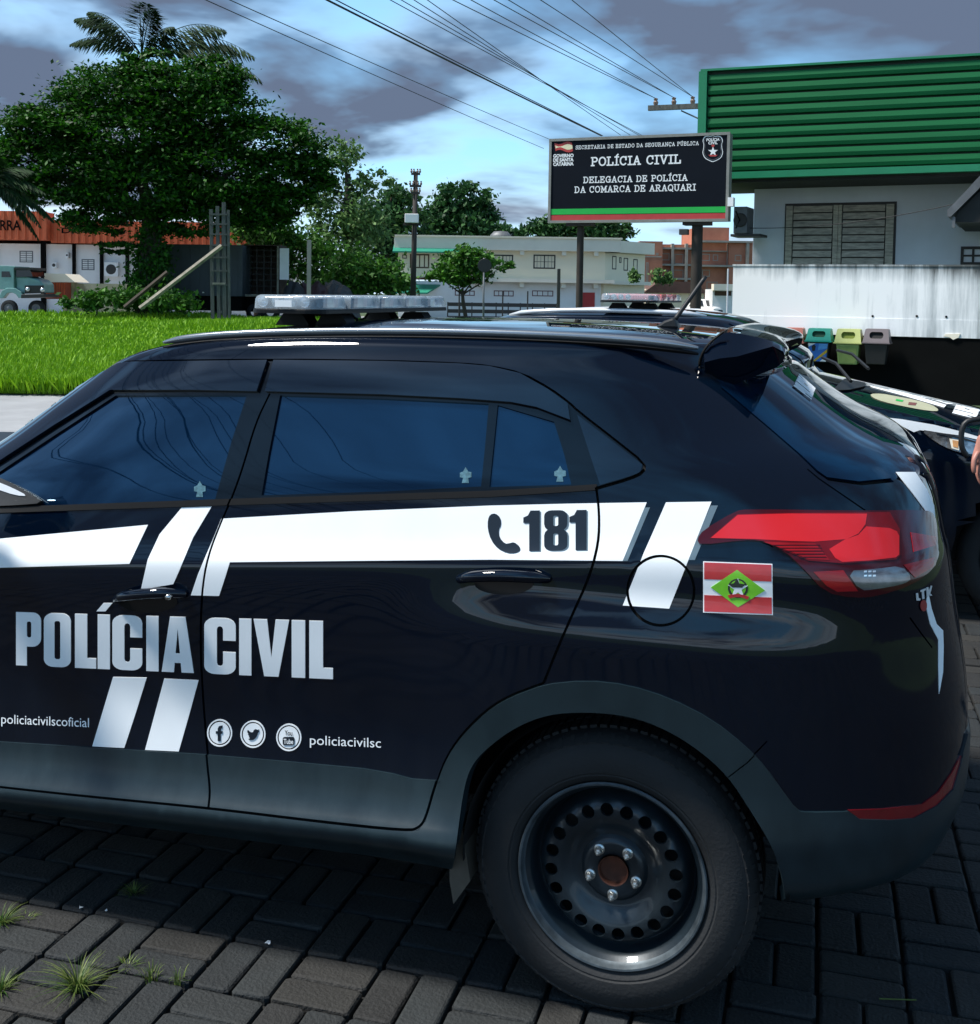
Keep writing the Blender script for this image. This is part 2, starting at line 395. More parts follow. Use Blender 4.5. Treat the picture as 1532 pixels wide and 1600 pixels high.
def cdt(polys, grid, bounds):
    "triangulate the bounds rectangle with every polygon edge as a constraint"
    pts = []; ed = []
    for p in polys:
        n = len(pts); pts += [Vector(q) for q in p]; ed += [(n+i, n+(i+1) % len(p)) for i in range(len(p))]
    u0, u1, v0, v1 = bounds
    P_ = np.array([(a[0], a[1]) for a in pts]) if pts else np.zeros((0, 2))
    gu = np.linspace(u0, u1, max(2, int((u1-u0)/grid)+1)); gv = np.linspace(v0, v1, max(2, int((v1-v0)/grid)+1))
    occ = set((int(a//(grid*.5)), int(b//(grid*.5))) for a, b in P_)
    for i, a in enumerate(gu):
        for j, b in enumerate(gv):
            edge = i in (0, len(gu)-1) or j in (0, len(gv)-1)
            if not edge and (int(a//(grid*.5)), int(b//(grid*.5))) in occ: continue
            pts.append(Vector((a + (0 if edge else grid*.25*((j % 2)-.5)), b)))
    r = delaunay_2d_cdt(pts, ed, [], 0, 1e-6)
    return np.array([(v[0], v[1]) for v in r[0]]), np.array([f for f in r[2] if len(f) == 3])
def patch(body, uv, tris, name, mtl, parent, off=0., depth=.012, mirror=None, wall=True):
    """panel lying on the body surface, lifted by off along the normal, its rim turned inward.
    mirror: None, 'join' (same object gets the far half) or 'sep' (second object on the far side)"""
    if len(tris) == 0: print('EMPTY', name); return None
    used = np.unique(tris); idx = -np.ones(len(uv), int); idx[used] = np.arange(len(used)); tr = idx[tris]; q = uv[used]
    th, t = body.uv2(q[:, 0], q[:, 1]); N_ = body.Nn(th, t); p = body.P(th, t)+N_*off
    e01 = p[tr[:, 1]]-p[tr[:, 0]]; e02 = p[tr[:, 2]]-p[tr[:, 0]]
    fl = (np.cross(e01, e02)*N_[tr[:, 0]]).sum(1) < 0; tr[fl] = tr[fl][:, ::-1]
    verts = [p]; nor = [N_]; faces = tr.tolist(); ln = [N_[i] for f in faces for i in f]
    if wall and depth > 0:
        cnt = {}
        for f in faces:
            for k in range(3): a, b = f[k], f[(k+1) % 3]; cnt[(a, b)] = 1
        be = [(a, b) for (a, b) in cnt if (b, a) not in cnt]
        ue = body.Umax-1e-5
        be = [(a, b) for a, b in be if not (q[a, 0] > ue and q[b, 0] > ue)]
        base = len(p); vv = []
        for a, b in be:
            k = base+len(vv); pa, pb = p[a], p[b]; qa, qb = pa-N_[a]*depth, pb-N_[b]*depth
            vv += [pa, pb, qb, qa]; faces.append((k+1, k, k+3, k+2))
            wn = np.cross(pb-pa, N_[a]); l = np.linalg.norm(wn); wn = wn/l if l > 1e-12 else N_[a]; ln += [wn]*4
        if vv: verts.append(np.array(vv))
    V3 = np.concatenate(verts); ln = np.array(ln)
    def mk(V_, fs, lnn, nm):
        me = bpy.data.meshes.new(nm); me.from_pydata(V_.tolist(), [], fs); me.materials.append(mtl)
        me.polygons.foreach_set('use_smooth', [True]*len(fs)); me.update()
        me.normals_split_custom_set([tuple(x) for x in lnn]); return link(bpy.data.objects.new(nm, me), parent)
    def mir(V_, fs, lnn):
        Vm = V_.copy(); Vm[:, 1] = 2*body.yc-Vm[:, 1]; out = []; l2 = []; k = 0
        for f in fs:
            n = len(f); out.append(tuple(reversed(f))); l2 += [x*np.array([1, -1, 1]) for x in lnn[k:k+n][::-1]]; k += n
        return Vm, out, np.array(l2)
    if mirror == 'join':
        Vm, fm, lm = mir(V3, faces, ln); n = len(V3)
        return mk(np.concatenate([V3, Vm]), [tuple(f) for f in faces]+[tuple(i+n for i in f) for f in fm], np.concatenate([ln, lm]), name)
    o = mk(V3, faces, ln, name)
    if mirror == 'sep': mk(*mir(V3, faces, ln), name)
    return o
def decal(body, name, polys_px, mtl, parent, off=.0012, cut=(), grid=.03, uvin=False, dens_px=8, depth=.0012, mirror=None):
    "flat film on the body; polygons combine even-odd"
    ps = [p if uvin else body.px(densp(p, dens_px)) for p in polys_px]
    A = np.array([q for p in ps for q in p]); b = (A[:, 0].min()-.01, A[:, 0].max()+.01, A[:, 1].min()-.01, A[:, 1].max()+.01)
    cuts = [c for c in cut if max(q[0] for q in c) > b[0] and min(q[0] for q in c) < b[1] and max(q[1] for q in c) > b[2] and min(q[1] for q in c) < b[3]]
    uv, tr = cdt(ps+cuts, grid, b); c = uv[tr].mean(1); keep = np.zeros(len(tr), bool)
    for p in ps: keep ^= inpoly(p, c[:, 0], c[:, 1])
    for p in cuts: keep &= ~inpoly(p, c[:, 0], c[:, 1])
    return patch(body, uv, tr[keep], name, mtl, parent, off, depth, mirror)

# ------------------------------------------------------------------ text helpers
_txt = {}
def text_mesh(s, bold=0.):
    "outline of built-in lettering as verts/faces in units of cap height"
    k = (s, bold)
    if k in _txt: return _txt[k]
    c = bpy.data.curves.new('lettering', 'FONT'); c.body = s; c.resolution_u = 3; c.offset = bold; c.fill_mode = 'FRONT'
    o = bpy.data.objects.new('lettering', c); COL.objects.link(o); dg = bpy.context.evaluated_depsgraph_get(); dg.update()
    me = bpy.data.meshes.new_from_object(o.evaluated_get(dg)); v = [(a.co.x, a.co.y) for a in me.vertices]; f = [tuple(p.vertices) for p in me.polygons]
    bpy.data.objects.remove(o); bpy.data.curves.remove(c); bpy.data.meshes.remove(me); _txt[k] = (v, f); return _txt[k]
def text_on(name, s, plc, mtl, parent, bold=0., caps=.72):
    "text mapped by plc(u in 0..1, v in cap heights) -> point"
    v, f = text_mesh(s, bold); x0 = min(a for a, b in v); x1 = max(a for a, b in v)
    return mesh(name, [plc((a-x0)/(x1-x0), b/caps) for a, b in v], f, mtl, parent)
def body_text(body, name, s, p0, p1, h, mtl, parent, bold=0., off=.0016, caps=.72):
    "p0,p1: baseline ends in photo pixels; h: cap height in pixels"
    v, f = text_mesh(s, bold); A = np.array(v); x0, x1 = A[:, 0].min(), A[:, 0].max()
    u = (A[:, 0]-x0)/(x1-x0); px = p0[0]+(p1[0]-p0[0])*u; py = p0[1]+(p1[1]-p0[1])*u-A[:, 1]/caps*h
    uv = np.array(body.px(np.stack([px, py], 1))); th, t = body.uv2(uv[:, 0], uv[:, 1]); P_ = body.P(th, t)+body.Nn(th, t)*off
    return mesh(name, P_.tolist(), f, mtl, parent)
# slab-serif stroke lettering (unit height; list of strokes, width)
def arc(cx, cy, rx, ry, a0, a1, n=8): return [(cx+rx*cos(radians(a0+(a1-a0)*i/n)), cy+ry*sin(radians(a0+(a1-a0)*i/n))) for i in range(n+1)]
SL = {
 'A': (.86, [[(.12,0),(.43,1),(.74,0)],[(.24,.33),(.62,.33)],[(0,0),(.26,0)],[(.6,0),(.86,0)]]),
 'B': (.78, [[(.14,0),(.14,1)],[(0,0),(.45,0)]+arc(.45,.26,.26,.26,-90,90)+[(.14,.52)],[(0,1),(.42,1)]+arc(.42,.76,.23,.24,90,-90)]),
 'C': (.80, [arc(.42,.5,.36,.5,45,315,14),[(.72,.62),(.72,1)]]),
 'D': (.84, [[(.14,0),(.14,1)],[(0,0),(.36,0)]+arc(.36,.5,.38,.5,-90,90,12)+[(0,1)]]),
 'E': (.78, [[(.14,0),(.14,1)],[(0,0),(.7,0),(.7,.25)],[(0,1),(.66,1),(.66,.78)],[(.14,.52),(.48,.52)],[(.48,.40),(.48,.64)]]),
 'G': (.86, [arc(.42,.5,.36,.5,45,340,14)+[(.74,.45)],[(.5,.45),(.86,.45)],[(.74,.45),(.74,0)],[(.72,.7),(.72,1)]]),
 'I': (.44, [[(.22,0),(.22,1)],[(.02,0),(.42,0)],[(.02,1),(.42,1)]]),
 'L': (.74, [[(.16,0),(.16,1)],[(0,1),(.34,1)],[(0,0),(.68,0),(.68,.32)]]),
 'M': (1.0, [[(.16,0),(.16,1),(.5,.25),(.84,1),(.84,0)],[(0,0),(.3,0)],[(.7,0),(1,0)],[(0,1),(.16,1)],[(.84,1),(1,1)]]),
 'N': (.88, [[(.15,0),(.15,1),(.74,0),(.74,1)],[(0,0),(.3,0)],[(0,1),(.15,1)],[(.6,1),(.88,1)]]),
 'O': (.84, [arc(.42,.5,.37,.5,0,360,18)]),
 'P': (.74, [[(.14,0),(.14,1)],[(0,0),(.32,0)],[(0,1),(.42,1)]+arc(.42,.74,.26,.26,90,-90)+[(.14,.48)]]),
 'Q': (.84, [arc(.42,.5,.37,.5,0,360,18),[(.42,.22),(.8,-.12)]]),
 'R': (.84, [[(.14,0),(.14,1)],[(0,0),(.32,0)],[(0,1),(.42,1)]+arc(.42,.75,.25,.25,90,-90)+[(.14,.5)],[(.42,.5),(.68,0),(.84,0)]]),
 'S': (.70, [arc(.35,.74,.28,.26,40,270,10)+arc(.35,.26,.29,.26,90,-140,10),[(.62,.7),(.62,1)],[(.06,.3),(.06,0)]]),
 'T': (.78, [[(.39,0),(.39,1)],[(.22,0),(.56,0)],[(.02,.74),(.02,1),(.76,1),(.76,.74)]]),
 'U': (.86, [[(.15,1),(.15,.38)]+arc(.43,.34,.28,.34,180,360,10)+[(.71,1)],[(0,1),(.3,1)],[(.56,1),(.86,1)]]),
 'V': (.86, [[(.12,1),(.43,0),(.74,1)],[(0,1),(.26,1)],[(.6,1),(.86,1)]]),
}
for ch, b_, dx in (('Í', 'I', .22), ('Ú', 'U', .43)): SL[ch] = (SL[b_][0], SL[b_][1]+[[(dx-.03, 1.13), (dx+.14, 1.32)]])
SL['Ç'] = (SL['C'][0], SL['C'][1]+[[(.42, 0), (.46, -.13), (.36, -.25)]])
def slab(name, s, plc, mtl, parent, wt=.13, sp=.2):
    "plc(u 0..1, v cap heights, lift m) -> point"
    x = 0; seg = []
    for ch in s:
        if ch == ' ': x += .55; continue
        wd, st = SL[ch]; seg += [[(px_+x, py_) for px_, py_ in q] for q in st]; x += wd+sp
    tot = x-sp; vs = []; fs = []; k = 0
    for q in seg:
        for (ax, ay), (bx, by) in zip(q, q[1:]):
            d = np.array([bx-ax, by-ay]); l = np.linalg.norm(d)
            if l < 1e-6: continue
            d /= l; n = np.array([-d[1], d[0]])*wt/2; e = d*wt*.42; k = (k+1) % 9; lift = .001+.0004*k
            a = np.array([ax, ay]); b = np.array([bx, by]); i = len(vs)
            for c in (a-e-n, b+e-n, b+e+n, a-e+n): vs.append(plc(c[0]/tot, c[1], lift))
            fs.append((i, i+1, i+2, i+3))
    return mesh(name, vs, fs, mtl, parent)
# ------------------------------------------------------------------ the police car in front
def S(a, b, x):
    f = np.clip((x-a)/(b-a), 0, 1); return f**3*(f*(f*6-15)+10)
def extra1(x, y, z, t):
    near = np.exp(-((x-.02)/.46)**4)
    haunch = .034*near*S(1.03, .86, z)                      # swelling over the rear wheel
    sillout = .038*np.exp(-((z-.375-.05*(x+.5))/.045)**2)*S(-.2, -.45, x)
    tuck = -.012*np.exp(-((z-.60)/.12)**2)*S(-.1, -.5, x)
    return haunch+sillout+tuck
def zmod1(z0, sl, x, y, t):
    xc = .25-.07*np.logaddexp(0, (.25-np.maximum(x, -1.9))/.07)
    drop = .066*np.maximum(0, -(x+.45))**3*S(9, 15, t) + .05*np.maximum(0, x+.2)**3*S(10, 15, t)
    return z0 + sl*(xc+.5) - drop
LV1 = [(.285,.04,.060,.63,-3.20,5),(.34,.04,.014,.70,-3.35,5.5),(.39,.05,.002,.735,-3.40,5.5),(.44,.055,.000,.755,-3.42,5.5),(.52,.064,.008,.77,-3.43,5.5),
       (.70,.07,.010,.765,-3.43,5.3),(.85,.08,.006,.74,-3.41,5),(.97,.084,.000,.722,-3.36,5),(1.03,.084,.004,.708,-3.25,4.8),(1.07,.09,.020,.70,-2.9,4.6),
       (1.18,.103,.050,.655,-2.50,3.9),(1.27,.082,.084,.53,-2.34,3.8),(1.36,.058,.121,.415,-2.12,3.8),(1.45,.032,.163,.315,-1.90,3.9),(1.51,.012,.203,.25,-1.74,4),
       (1.540,0,.229,.22,-1.62,4.2),(1.552,0,.29,.18,-1.52,4.2)]
B1 = Body(LV1, -.75, .89, extra1, zmod1)
car = thing('police_car', 'black police car with white stripes and POLÍCIA CIVIL on its doors, filling the foreground', 'police car', (0, .89, 0))
_cx = Matrix.Translation((0, -.89, 0))
KIDS = []
def z5(p): return [(x/2, 900+y/2) for x, y in p]
def z6(p): return [(1060+x/3.246, 770+y/3.246) for x, y in p]
def z4(p): return [(766+x/2, 440+y/2) for x, y in p]
def z3(p): return [(x/2, 440+y/2) for x, y in p]
def z8(p): return [(980+x/2.76, 740+y/2.76) for x, y in p]
px = B1.px
LOUT = [(-175,803),(0,685),(60,645),(130,601),(185,569),(205,565),(425,562),(600,564),(720,568),(766,572),(816,583),(860,607),(891,630),(903,642),(960,686),(1008,724),(1006,738),(985,748),(933,763),(766,777),(600,782),(350,790),(0,802)]
DLO = px(densp(LOUT))
VF = px(densp([(-170,799),(0,688),(130,604),(188,571),(206,568),(420,565),(404,613),(300,611),(176,612),(90,666),(0,725),(-100,788)]))
VR = px(densp([(430,565),(600,567),(720,571),(766,575),(814,586),(857,610),(888,632),(892,658),(840,638),(800,630),(720,624),(600,618),(417,613)]))
GF = px(densp([(-90,788),(0,737),(95,674),(181,618),(386,618),(362,690),(336,782),(160,789),(0,794),(-60,796)]))
GR = px(densp([(438,618),(600,623),(764,631),(758,700),(752,760),(600,768),(409,774),(420,710)]))
GQ = px(densp([(778,633),(866,659),(882,710),(893,757),(765,761)]))
TRI = px(densp([(902,648),(960,692),(1004,726),(1001,738),(983,745),(938,758),(922,710)]))
BELT = px(densp([(-175,803),(0,793),(350,780),(600,772),(766,767),(890,760),(933,757),(935,766),(766,777),(350,790),(0,802),(-175,812)]))
SEAM_B = px(densp(chaikin([(422,615),(400,660),(380,730),(362,780),(350,806),(325,870),(316,925),(313,1000),(318,1100),(326,1190),(331,1235),(328,1263)], 2), 8, False))
SEAM_T = px(densp(chaikin(LOUT[:19], 1), 8, False))
SEAM_BOT = px(densp(chaikin([(-200,1206),(0,1230),(160,1247),(328,1263),(500,1284),(640,1299),(657,1294),(667,1280),(682,1225),(700,1178),(733,1134),(781,1093),(850,1067)], 2), 8, False))
SEAM_R = px(densp(chaikin([(932,762),(937,800),(936,850),(920,905),(897,955),(872,1012),(850,1067)], 2), 8, False))
SEAM_F = px(densp([(-176,806),(-186,1000),(-198,1205)], 8, False))
SEAM_H = px(densp([(1262,733),(1280,748),(1353,798)], 8, False))
SEAM_H2 = px(densp([(1422,965),(1440,990),(1457,1012)], 6, False))
SEAM_CL = px(densp([(1138,1213),(1168,1190),(1199,1158)], 6, False))
cap_c, cap_r = (1033, 923), 52
CAP = px([(cap_c[0]+cap_r*cos(a)*1.0, cap_c[1]+cap_r*1.04*sin(a)) for a in np.linspace(0, 2*pi, 60)])
ARCH_OUT = chaikin([(1319,1267),(1262,1268),(1246,1266),(1221,1232),(1197,1198),(1167,1166),(1113,1123),(1048,1090),(982,1069),(917,1062),(847,1069),(781,1093),(733,1134),(700,1175),(682,1225),(667,1283),(655,1298)], 1)
ARCH_IN = chaikin([(1228,1408),(1221,1362),(1205,1318),(1172,1264),(1138,1211),(1091,1169),(1037,1136),(982,1117),(917,1111),(857,1115),(809,1134),(771,1161),(743,1188),(728,1222),(717,1300),(707,1362)], 2)
ai = px(densp(ARCH_IN, 7, False)); ARCH = ai+[(ai[-1][0]+.004, -.06), (ai[0][0]+.002, -.06)]
DOORTRIM_F = px(densp([(-200,1140),(0,1158),(160,1168),(319,1178),(326,1190),(331,1235),(328,1263),(160,1247),(0,1230),(-200,1206)], 9))
DOORTRIM_R = px(densp([(319,1178),(450,1189),(570,1200),(615,1208),(645,1216),(672,1218),(690,1219),(682,1225),(667,1283),(655,1298),(500,1284),(328,1263),(331,1235),(326,1190)], 9))
fa = [body_xz(B1, -2.59+.385*cos(radians(a)), .36+.385*sin(radians(a))) for a in range(-4, 185, 6)]
FARCH = fa+[(fa[-1][0], -.06), (fa[0][0], -.06)]
rear_t = B1.yz(.889, .60)
REFL_L = z8([(950,1449),(1000,1486),(1130,1490),(1230,1482),(1330,1428),(1400,1355),(1430,1250),(1440,1205),(1400,1285),(1340,1372),(1270,1424),(1100,1444),(1020,1447)])
REFL = px(densp(REFL_L, 6))
ob = px(densp(ARCH_OUT, 8, False)); rb = px(densp([(1500,1180),(1487,1232),(1462,1257),(1415,1277),(1342,1278),(1324,1266)], 8, False))
lb = px(densp([(655,1298),(500,1284),(328,1263),(160,1247),(0,1230),(-200,1206)], 9, False))
CLAD = ob+lb+[(0., lb[-1][1]), (0., -.05), (B1.Umax+.01, -.05), (B1.Umax+.01, rear_t[1]), (rb[0][0]+.06, rb[0][1]+.03)]+rb
LAMP_O = z6(chaikin([(95,238),(128,190),(290,95),(352,86),(950,97),(1245,90),(1288,112),(1303,200),(1300,330),(1288,380),(1180,465),(1000,522),(880,530),(740,502),(630,382),(540,302),(440,248),(330,242),(112,268)], 1, True))
LAMP = px(densp(LAMP_O, 6))
gl = px(densp([(1128,606),(1160,633),(1205,671),(1250,710),(1278,737),(1294,748),(1345,755),(1395,750)], 7, False))
gb = B1.yz(.889, 1.205); gt = B1.yz(.889, 1.47)
RGLASS = gl+[(gb[0]+.01, gb[1]), (gt[0]+.01, gt[1]), (gl[0][0]+.02, gt[1])]
SEAMW = .0062
RIB = [ribbon(s, wv) for s, wv in ((SEAM_B, SEAMW), (SEAM_T, SEAMW*1.2), (SEAM_BOT, SEAMW), (SEAM_R, SEAMW), (SEAM_F, SEAMW), (SEAM_H, .004), (SEAM_H2, .004), (SEAM_CL, .003), (CAP, .0058), (gl, .009))]
bl, br = SEAM_F, SEAM_B
FD = SEAM_F[::-1][:1]+SEAM_F[::-1]+[q for q in DLO if False]
fdoor = px(densp([(-198,1205),(-186,1000),(-176,806),(0,797),(362,782),(350,806),(325,870),(316,925),(313,1000),(318,1100),(326,1190),(331,1235),(328,1263),(160,1247),(0,1230)], 9))
rdoor = px(densp([(362,782),(600,775),(766,771),(932,762),(937,800),(936,850),(920,905),(897,955),(872,1012),(850,1067),(781,1093),(733,1134),(700,1178),(682,1225),(667,1280),(657,1294),(640,1299),(500,1284),(328,1263),(331,1235),(326,1190),(318,1100),(313,1000),(316,925),(325,870),(350,806)], 9))
rect = dens([(0, 0), (B1.Umax, 0), (B1.Umax, B1.Vmax), (0, B1.Vmax)], .03)
allp = [FARCH, DLO, VF, VR, GF, GR, GQ, TRI, BELT, ARCH, DOORTRIM_F, DOORTRIM_R, CLAD, REFL, LAMP, RGLASS, fdoor, rdoor, CAP, rect]+RIB
UV1, T1 = cdt(allp, .024, (0, B1.Umax, 0, B1.Vmax))
C1 = UV1[T1].mean(1); cxx, cyy = C1[:, 0], C1[:, 1]
left = (cxx > 0) & (cxx < B1.Umax) & (cyy > 0) & (cyy < B1.Vmax) & ~inpoly(ARCH, cxx, cyy) & ~inpoly(FARCH, cxx, cyy)
patch(B1, UV1, T1[left], 'inner_frame', M['inner'], None, -.016, 0, 'join', wall=False); KIDS.append(bpy.data.objects['inner_frame'])
seams = np.zeros(len(T1), bool)
for r_ in RIB: seams |= inpoly(r_, cxx, cyy)
def take(poly):
    global left
    k = left & inpoly(poly, cxx, cyy); left = left & ~k; return T1[k & ~seams]
def P1(poly, name, mtl, off=0., depth=.014, mirror='sep'):
    n0 = set(bpy.data.objects); t_ = take(poly) if poly is not None else T1[left & ~seams]
    patch(B1, UV1, t_, name, mtl, None, off, depth, mirror)
P1(LAMP, 'tail_lamp', M['lamp_deep'], .007, .02)
P1(RGLASS, 'rear_window', M['glass'], -.001, .01, 'join')
P1(REFL, 'bumper_reflector', M['reflector'], .003)
P1(BELT, 'belt_moulding', M['rubber'], .004)
P1(GF, 'front_side_window', M['glass'], -.006, .006)
P1(GR, 'rear_side_window', M['glass'], -.006, .006)
P1(GQ, 'rear_quarter_window', M['glass'], -.005, .006)
P1(VF, 'wind_deflector', M['visor'], .010, .008)
P1(VR, 'wind_deflector', M['visor'], .010, .008)
P1(TRI, 'pillar_cover', M['visor'], .0015, .01)
P1(DLO, 'window_surround', M['gloss_black'], 0.)
P1(DOORTRIM_F, 'door_cladding', M['clad'], .007, .02)
P1(DOORTRIM_R, 'door_cladding', M['clad'], .007, .02)
P1(CLAD, 'lower_cladding', M['clad'], .006, .03, 'join')
P1(CAP, 'fuel_cap', M['paint'], .0005)
P1(fdoor, 'front_door', M['paint'])
P1(rdoor, 'rear_door', M['paint'])
P1(None, 'body_shell', M['paint'], 0, .014, 'join')
# roof: concentric rings inside the gutter
ths = np.linspace(-pi/2, pi/2, 90); full = np.concatenate([ths, pi-ths[::-1][1:-1]]); vs = []; fs = []; ring = []
for q in full:
    if q <= pi/2: p = B1.P(q, float(B1.nl-1))
    else: p = B1.P(pi-q, float(B1.nl-1)); p = np.array([p[0], 2*B1.yc-p[1], p[2]])
    ring.append(p)
ring = np.array(ring); nr = len(ring); c = np.array([-.55, .89, 0]); K = 14
for i in range(K):
    s_ = 1-i/K
    for p in ring:
        r = c+(p-c)*s_; r[2] = p[2]*s_**2.6+(1-s_**2.6)*1.582; vs.append(r)
vs.append((c[0], c[1], 1.582))
for i in range(K-1):
    for k in range(nr): fs.append((i*nr+k, i*nr+(k+1) % nr, (i+1)*nr+(k+1) % nr, (i+1)*nr+k))
for k in range(nr): fs.append(((K-1)*nr+k, (K-1)*nr+(k+1) % nr, len(vs)-1))
mesh('roof', vs, fs, M['paint'], None, True)
# under body and wheel housing
mb = MB(); mb.box(-3.0, -.52, .12, 1.66, .24, .30); mb.box(.46, .56, .3, 1.48, .34, .5); mb.box(-.5, .46, .42, 1.36, .3, .55)
mb.build('underbody', M['inner'])
for sgn, wx in ((0, 0), (1, 0), (0, -2.59), (1, -2.59)):
    prof = [(.375, -.0), (.375, .36), (.0, .36)]; mb = MB()
    vs = []; n = 40; fs = []
    for r, h in prof:
        for k in range(n+1):
            q = radians(-4+188*k/n); Y = .03+h; Y = Y if not sgn else 1.78-Y
            vs.append((r*cos(q)+wx, Y, .34+r*sin(q)))
    for i in range(2):
        for k in range(n): fs.append((i*(n+1)+k, i*(n+1)+k+1, (i+1)*(n+1)+k+1, (i+1)*(n+1)+k))
    mesh('wheel_housing', vs, fs, M['inner'], None)
# ---- lamp internals (raised panes under the lens colour)
for nm, poly, mt, o_ in (('lamp_body', [(158,234),(298,112),(560,106),(1062,104),(1112,190),(1114,322),(1094,340),(960,352),(825,360),(655,346),(560,306),(430,248),(380,242)], 'lamp_body', .0078), ('lamp_segment', [(165,232),(300,116),(560,110),(948,112),(940,165),(905,212),(845,240),(685,252),(560,248),(380,238)], 'lamp_red', .0083),
                     ('lamp_segment', [(835,243),(905,218),(945,176),(1060,184),(1096,200),(1108,224),(1108,318),(1092,332),(960,347),(825,354),(790,335),(760,290)], 'lamp_red', .0083),
                     ('lamp_segment', [(430,252),(560,258),(690,262),(762,344),(655,340),(560,300)], 'lamp_mid', .0083),
                     ('lamp_segment', [(1165,205),(1290,225),(1292,270),(1180,305)], 'lamp_mid', .0083),
                     ('lamp_segment', [(680,400),(830,393),(904,495),(800,498),(748,470)], 'lamp_mid', .0083),
                     ('reverse_lamp', [(846,396),(990,388),(1120,371),(1174,432),(1130,462),(1000,485),(912,493)], 'lamp_clear', .0083),
                     ('lamp_segment', [(1130,368),(1285,330),(1276,378),(1186,430)], 'lamp_mid', .0083)):
    decal(B1, nm, [z6(poly if mt != 'lamp_clear' else chaikin(poly, 1, True))], M[mt], None, o_, grid=.02)
for i in range(5): decal(B1, 'lamp_rib', [z6([(470+i*34,268+i*15),(712+i*8,268+i*15),(715+i*8,273+i*15),(478+i*34,273+i*15)])], M['lamp_deep'], None, .0088, grid=.02, dens_px=12)
for i in range(6):
    cx_, cy_ = 940+(i % 3)*22, 400+(i//3)*20
    decal(B1, 'lamp_bulb', [z6([(cx_-7,cy_-4),(cx_+7,cy_-5),(cx_+7,cy_+3),(cx_-7,cy_+4)])], M['led'], None, .009, grid=.02)
for a, b_, c_ in ((700, 180, 60),):
    pass
# ---- vinyl stripes
CUT = RIB
def dec(nm, polys, mt='white_film', off=.0014, **k):
    k.setdefault('grid', .013); k.setdefault('depth', .0014)
    return decal(B1, nm, polys, M[mt], None, off+.0002, cut=CUT, **k)
def film_pair(nm, poly, sh=None):
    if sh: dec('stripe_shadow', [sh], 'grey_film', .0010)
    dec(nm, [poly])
film_pair('door_stripe', [(-190,868),(-100,853),(0,842),(116,831),(232,820),(203,881),(100,884),(0,887),(-190,893)])
film_pair('slanted_stripe', z3([(570,706),(663,703),(605,800),(563,900),(543,945),(442,962),(463,870),(500,790)]))
film_pair('rear_door_stripe', z3([(693,741),(1100,718),(1532,700)])+z4([(250,694),(490,690),(415,873),(200,871),(0,869)])+z3([(1100,873),(720,877),(700,940),(686,982),(598,980),(620,915),(640,868),(665,810)]),
          z4([(478,706),(500,706),(430,873),(400,873)]))
film_pair('slanted_stripe', z4([(550,690),(692,688),(628,850),(560,1022),(415,1012),(480,850)]), z4([(690,700),(712,700),(640,870),(615,870)]))
film_pair('slanted_stripe', z5([(355,315),(460,317),(425,430),(390,537),(290,532),(322,425)]))
film_pair('slanted_stripe', z5([(515,320),(622,325),(592,436),(560,548),(455,543),(485,432)]))
dec('hatch_stripe', [[(1400,738),(1430,738),(1448,765),(1459,790),(1461,812),(1459,832),(1452,815),(1445,797),(1425,770)]])
dec('hatch_stripe', [[(1450,925),(1455,950),(1463,975),(1473,985),(1474,1010),(1473,1050),(1467,1084),(1466,1040),(1466,1000),(1453,975),(1446,945)]])
# ---- heavy condensed lettering traced stroke by stroke
def rr(x0, y0, x1, y1, rx, ry, n=6):
    o = []
    for cx_, cy_, a in ((x1-rx, y1-ry, 0), (x0+rx, y1-ry, 90), (x0+rx, y0+ry, 180), (x1-rx, y0+ry, 270)):
        o += [(cx_+rx*cos(radians(a+90*i/n)), cy_+ry*sin(radians(a+90*i/n))) for i in range(n+1)]
    return o
def rrc(x0, y0, x1, y1, rs):
    "rounded rect, radii per corner: TR, TL, BL, BR"
    o = []
    for (cx_, cy_, sx_, sy_), a, (rx, ry) in zip(((x1, y1, -1, -1), (x0, y1, 1, -1), (x0, y0, 1, 1), (x1, y0, -1, 1)), (0, 90, 180, 270), rs):
        if rx == 0: o.append((cx_, cy_)); continue
        o += [(cx_+sx_*rx+rx*cos(radians(a+90*i/6)), cy_+sy_*ry+ry*sin(radians(a+90*i/6))) for i in range(7)]
    return o
def gC():
    o = [(1, .6)]+[(1-.34+.34*cos(radians(a)), .86+.14*sin(radians(a))) for a in (0, 18, 36, 54, 72, 90)]+[(.34+.34*cos(radians(a)), .86+.14*sin(radians(a))) for a in (90, 108, 126, 144, 162, 180)]
    o += [(.34+.34*cos(radians(a)), .14+.14*sin(radians(a))) for a in (180, 198, 216, 234, 252, 270)]+[(.66+.34*cos(radians(a)), .14+.14*sin(radians(a))) for a in (270, 288, 306, 324, 342, 360)]+[(1, .4)]
    return o+[(.6, .4), (.6, .2), (.57, .16), (.5, .145), (.43, .16), (.4, .2), (.4, .8), (.43, .84), (.5, .855), (.57, .84), (.6, .8), (.6, .6)]
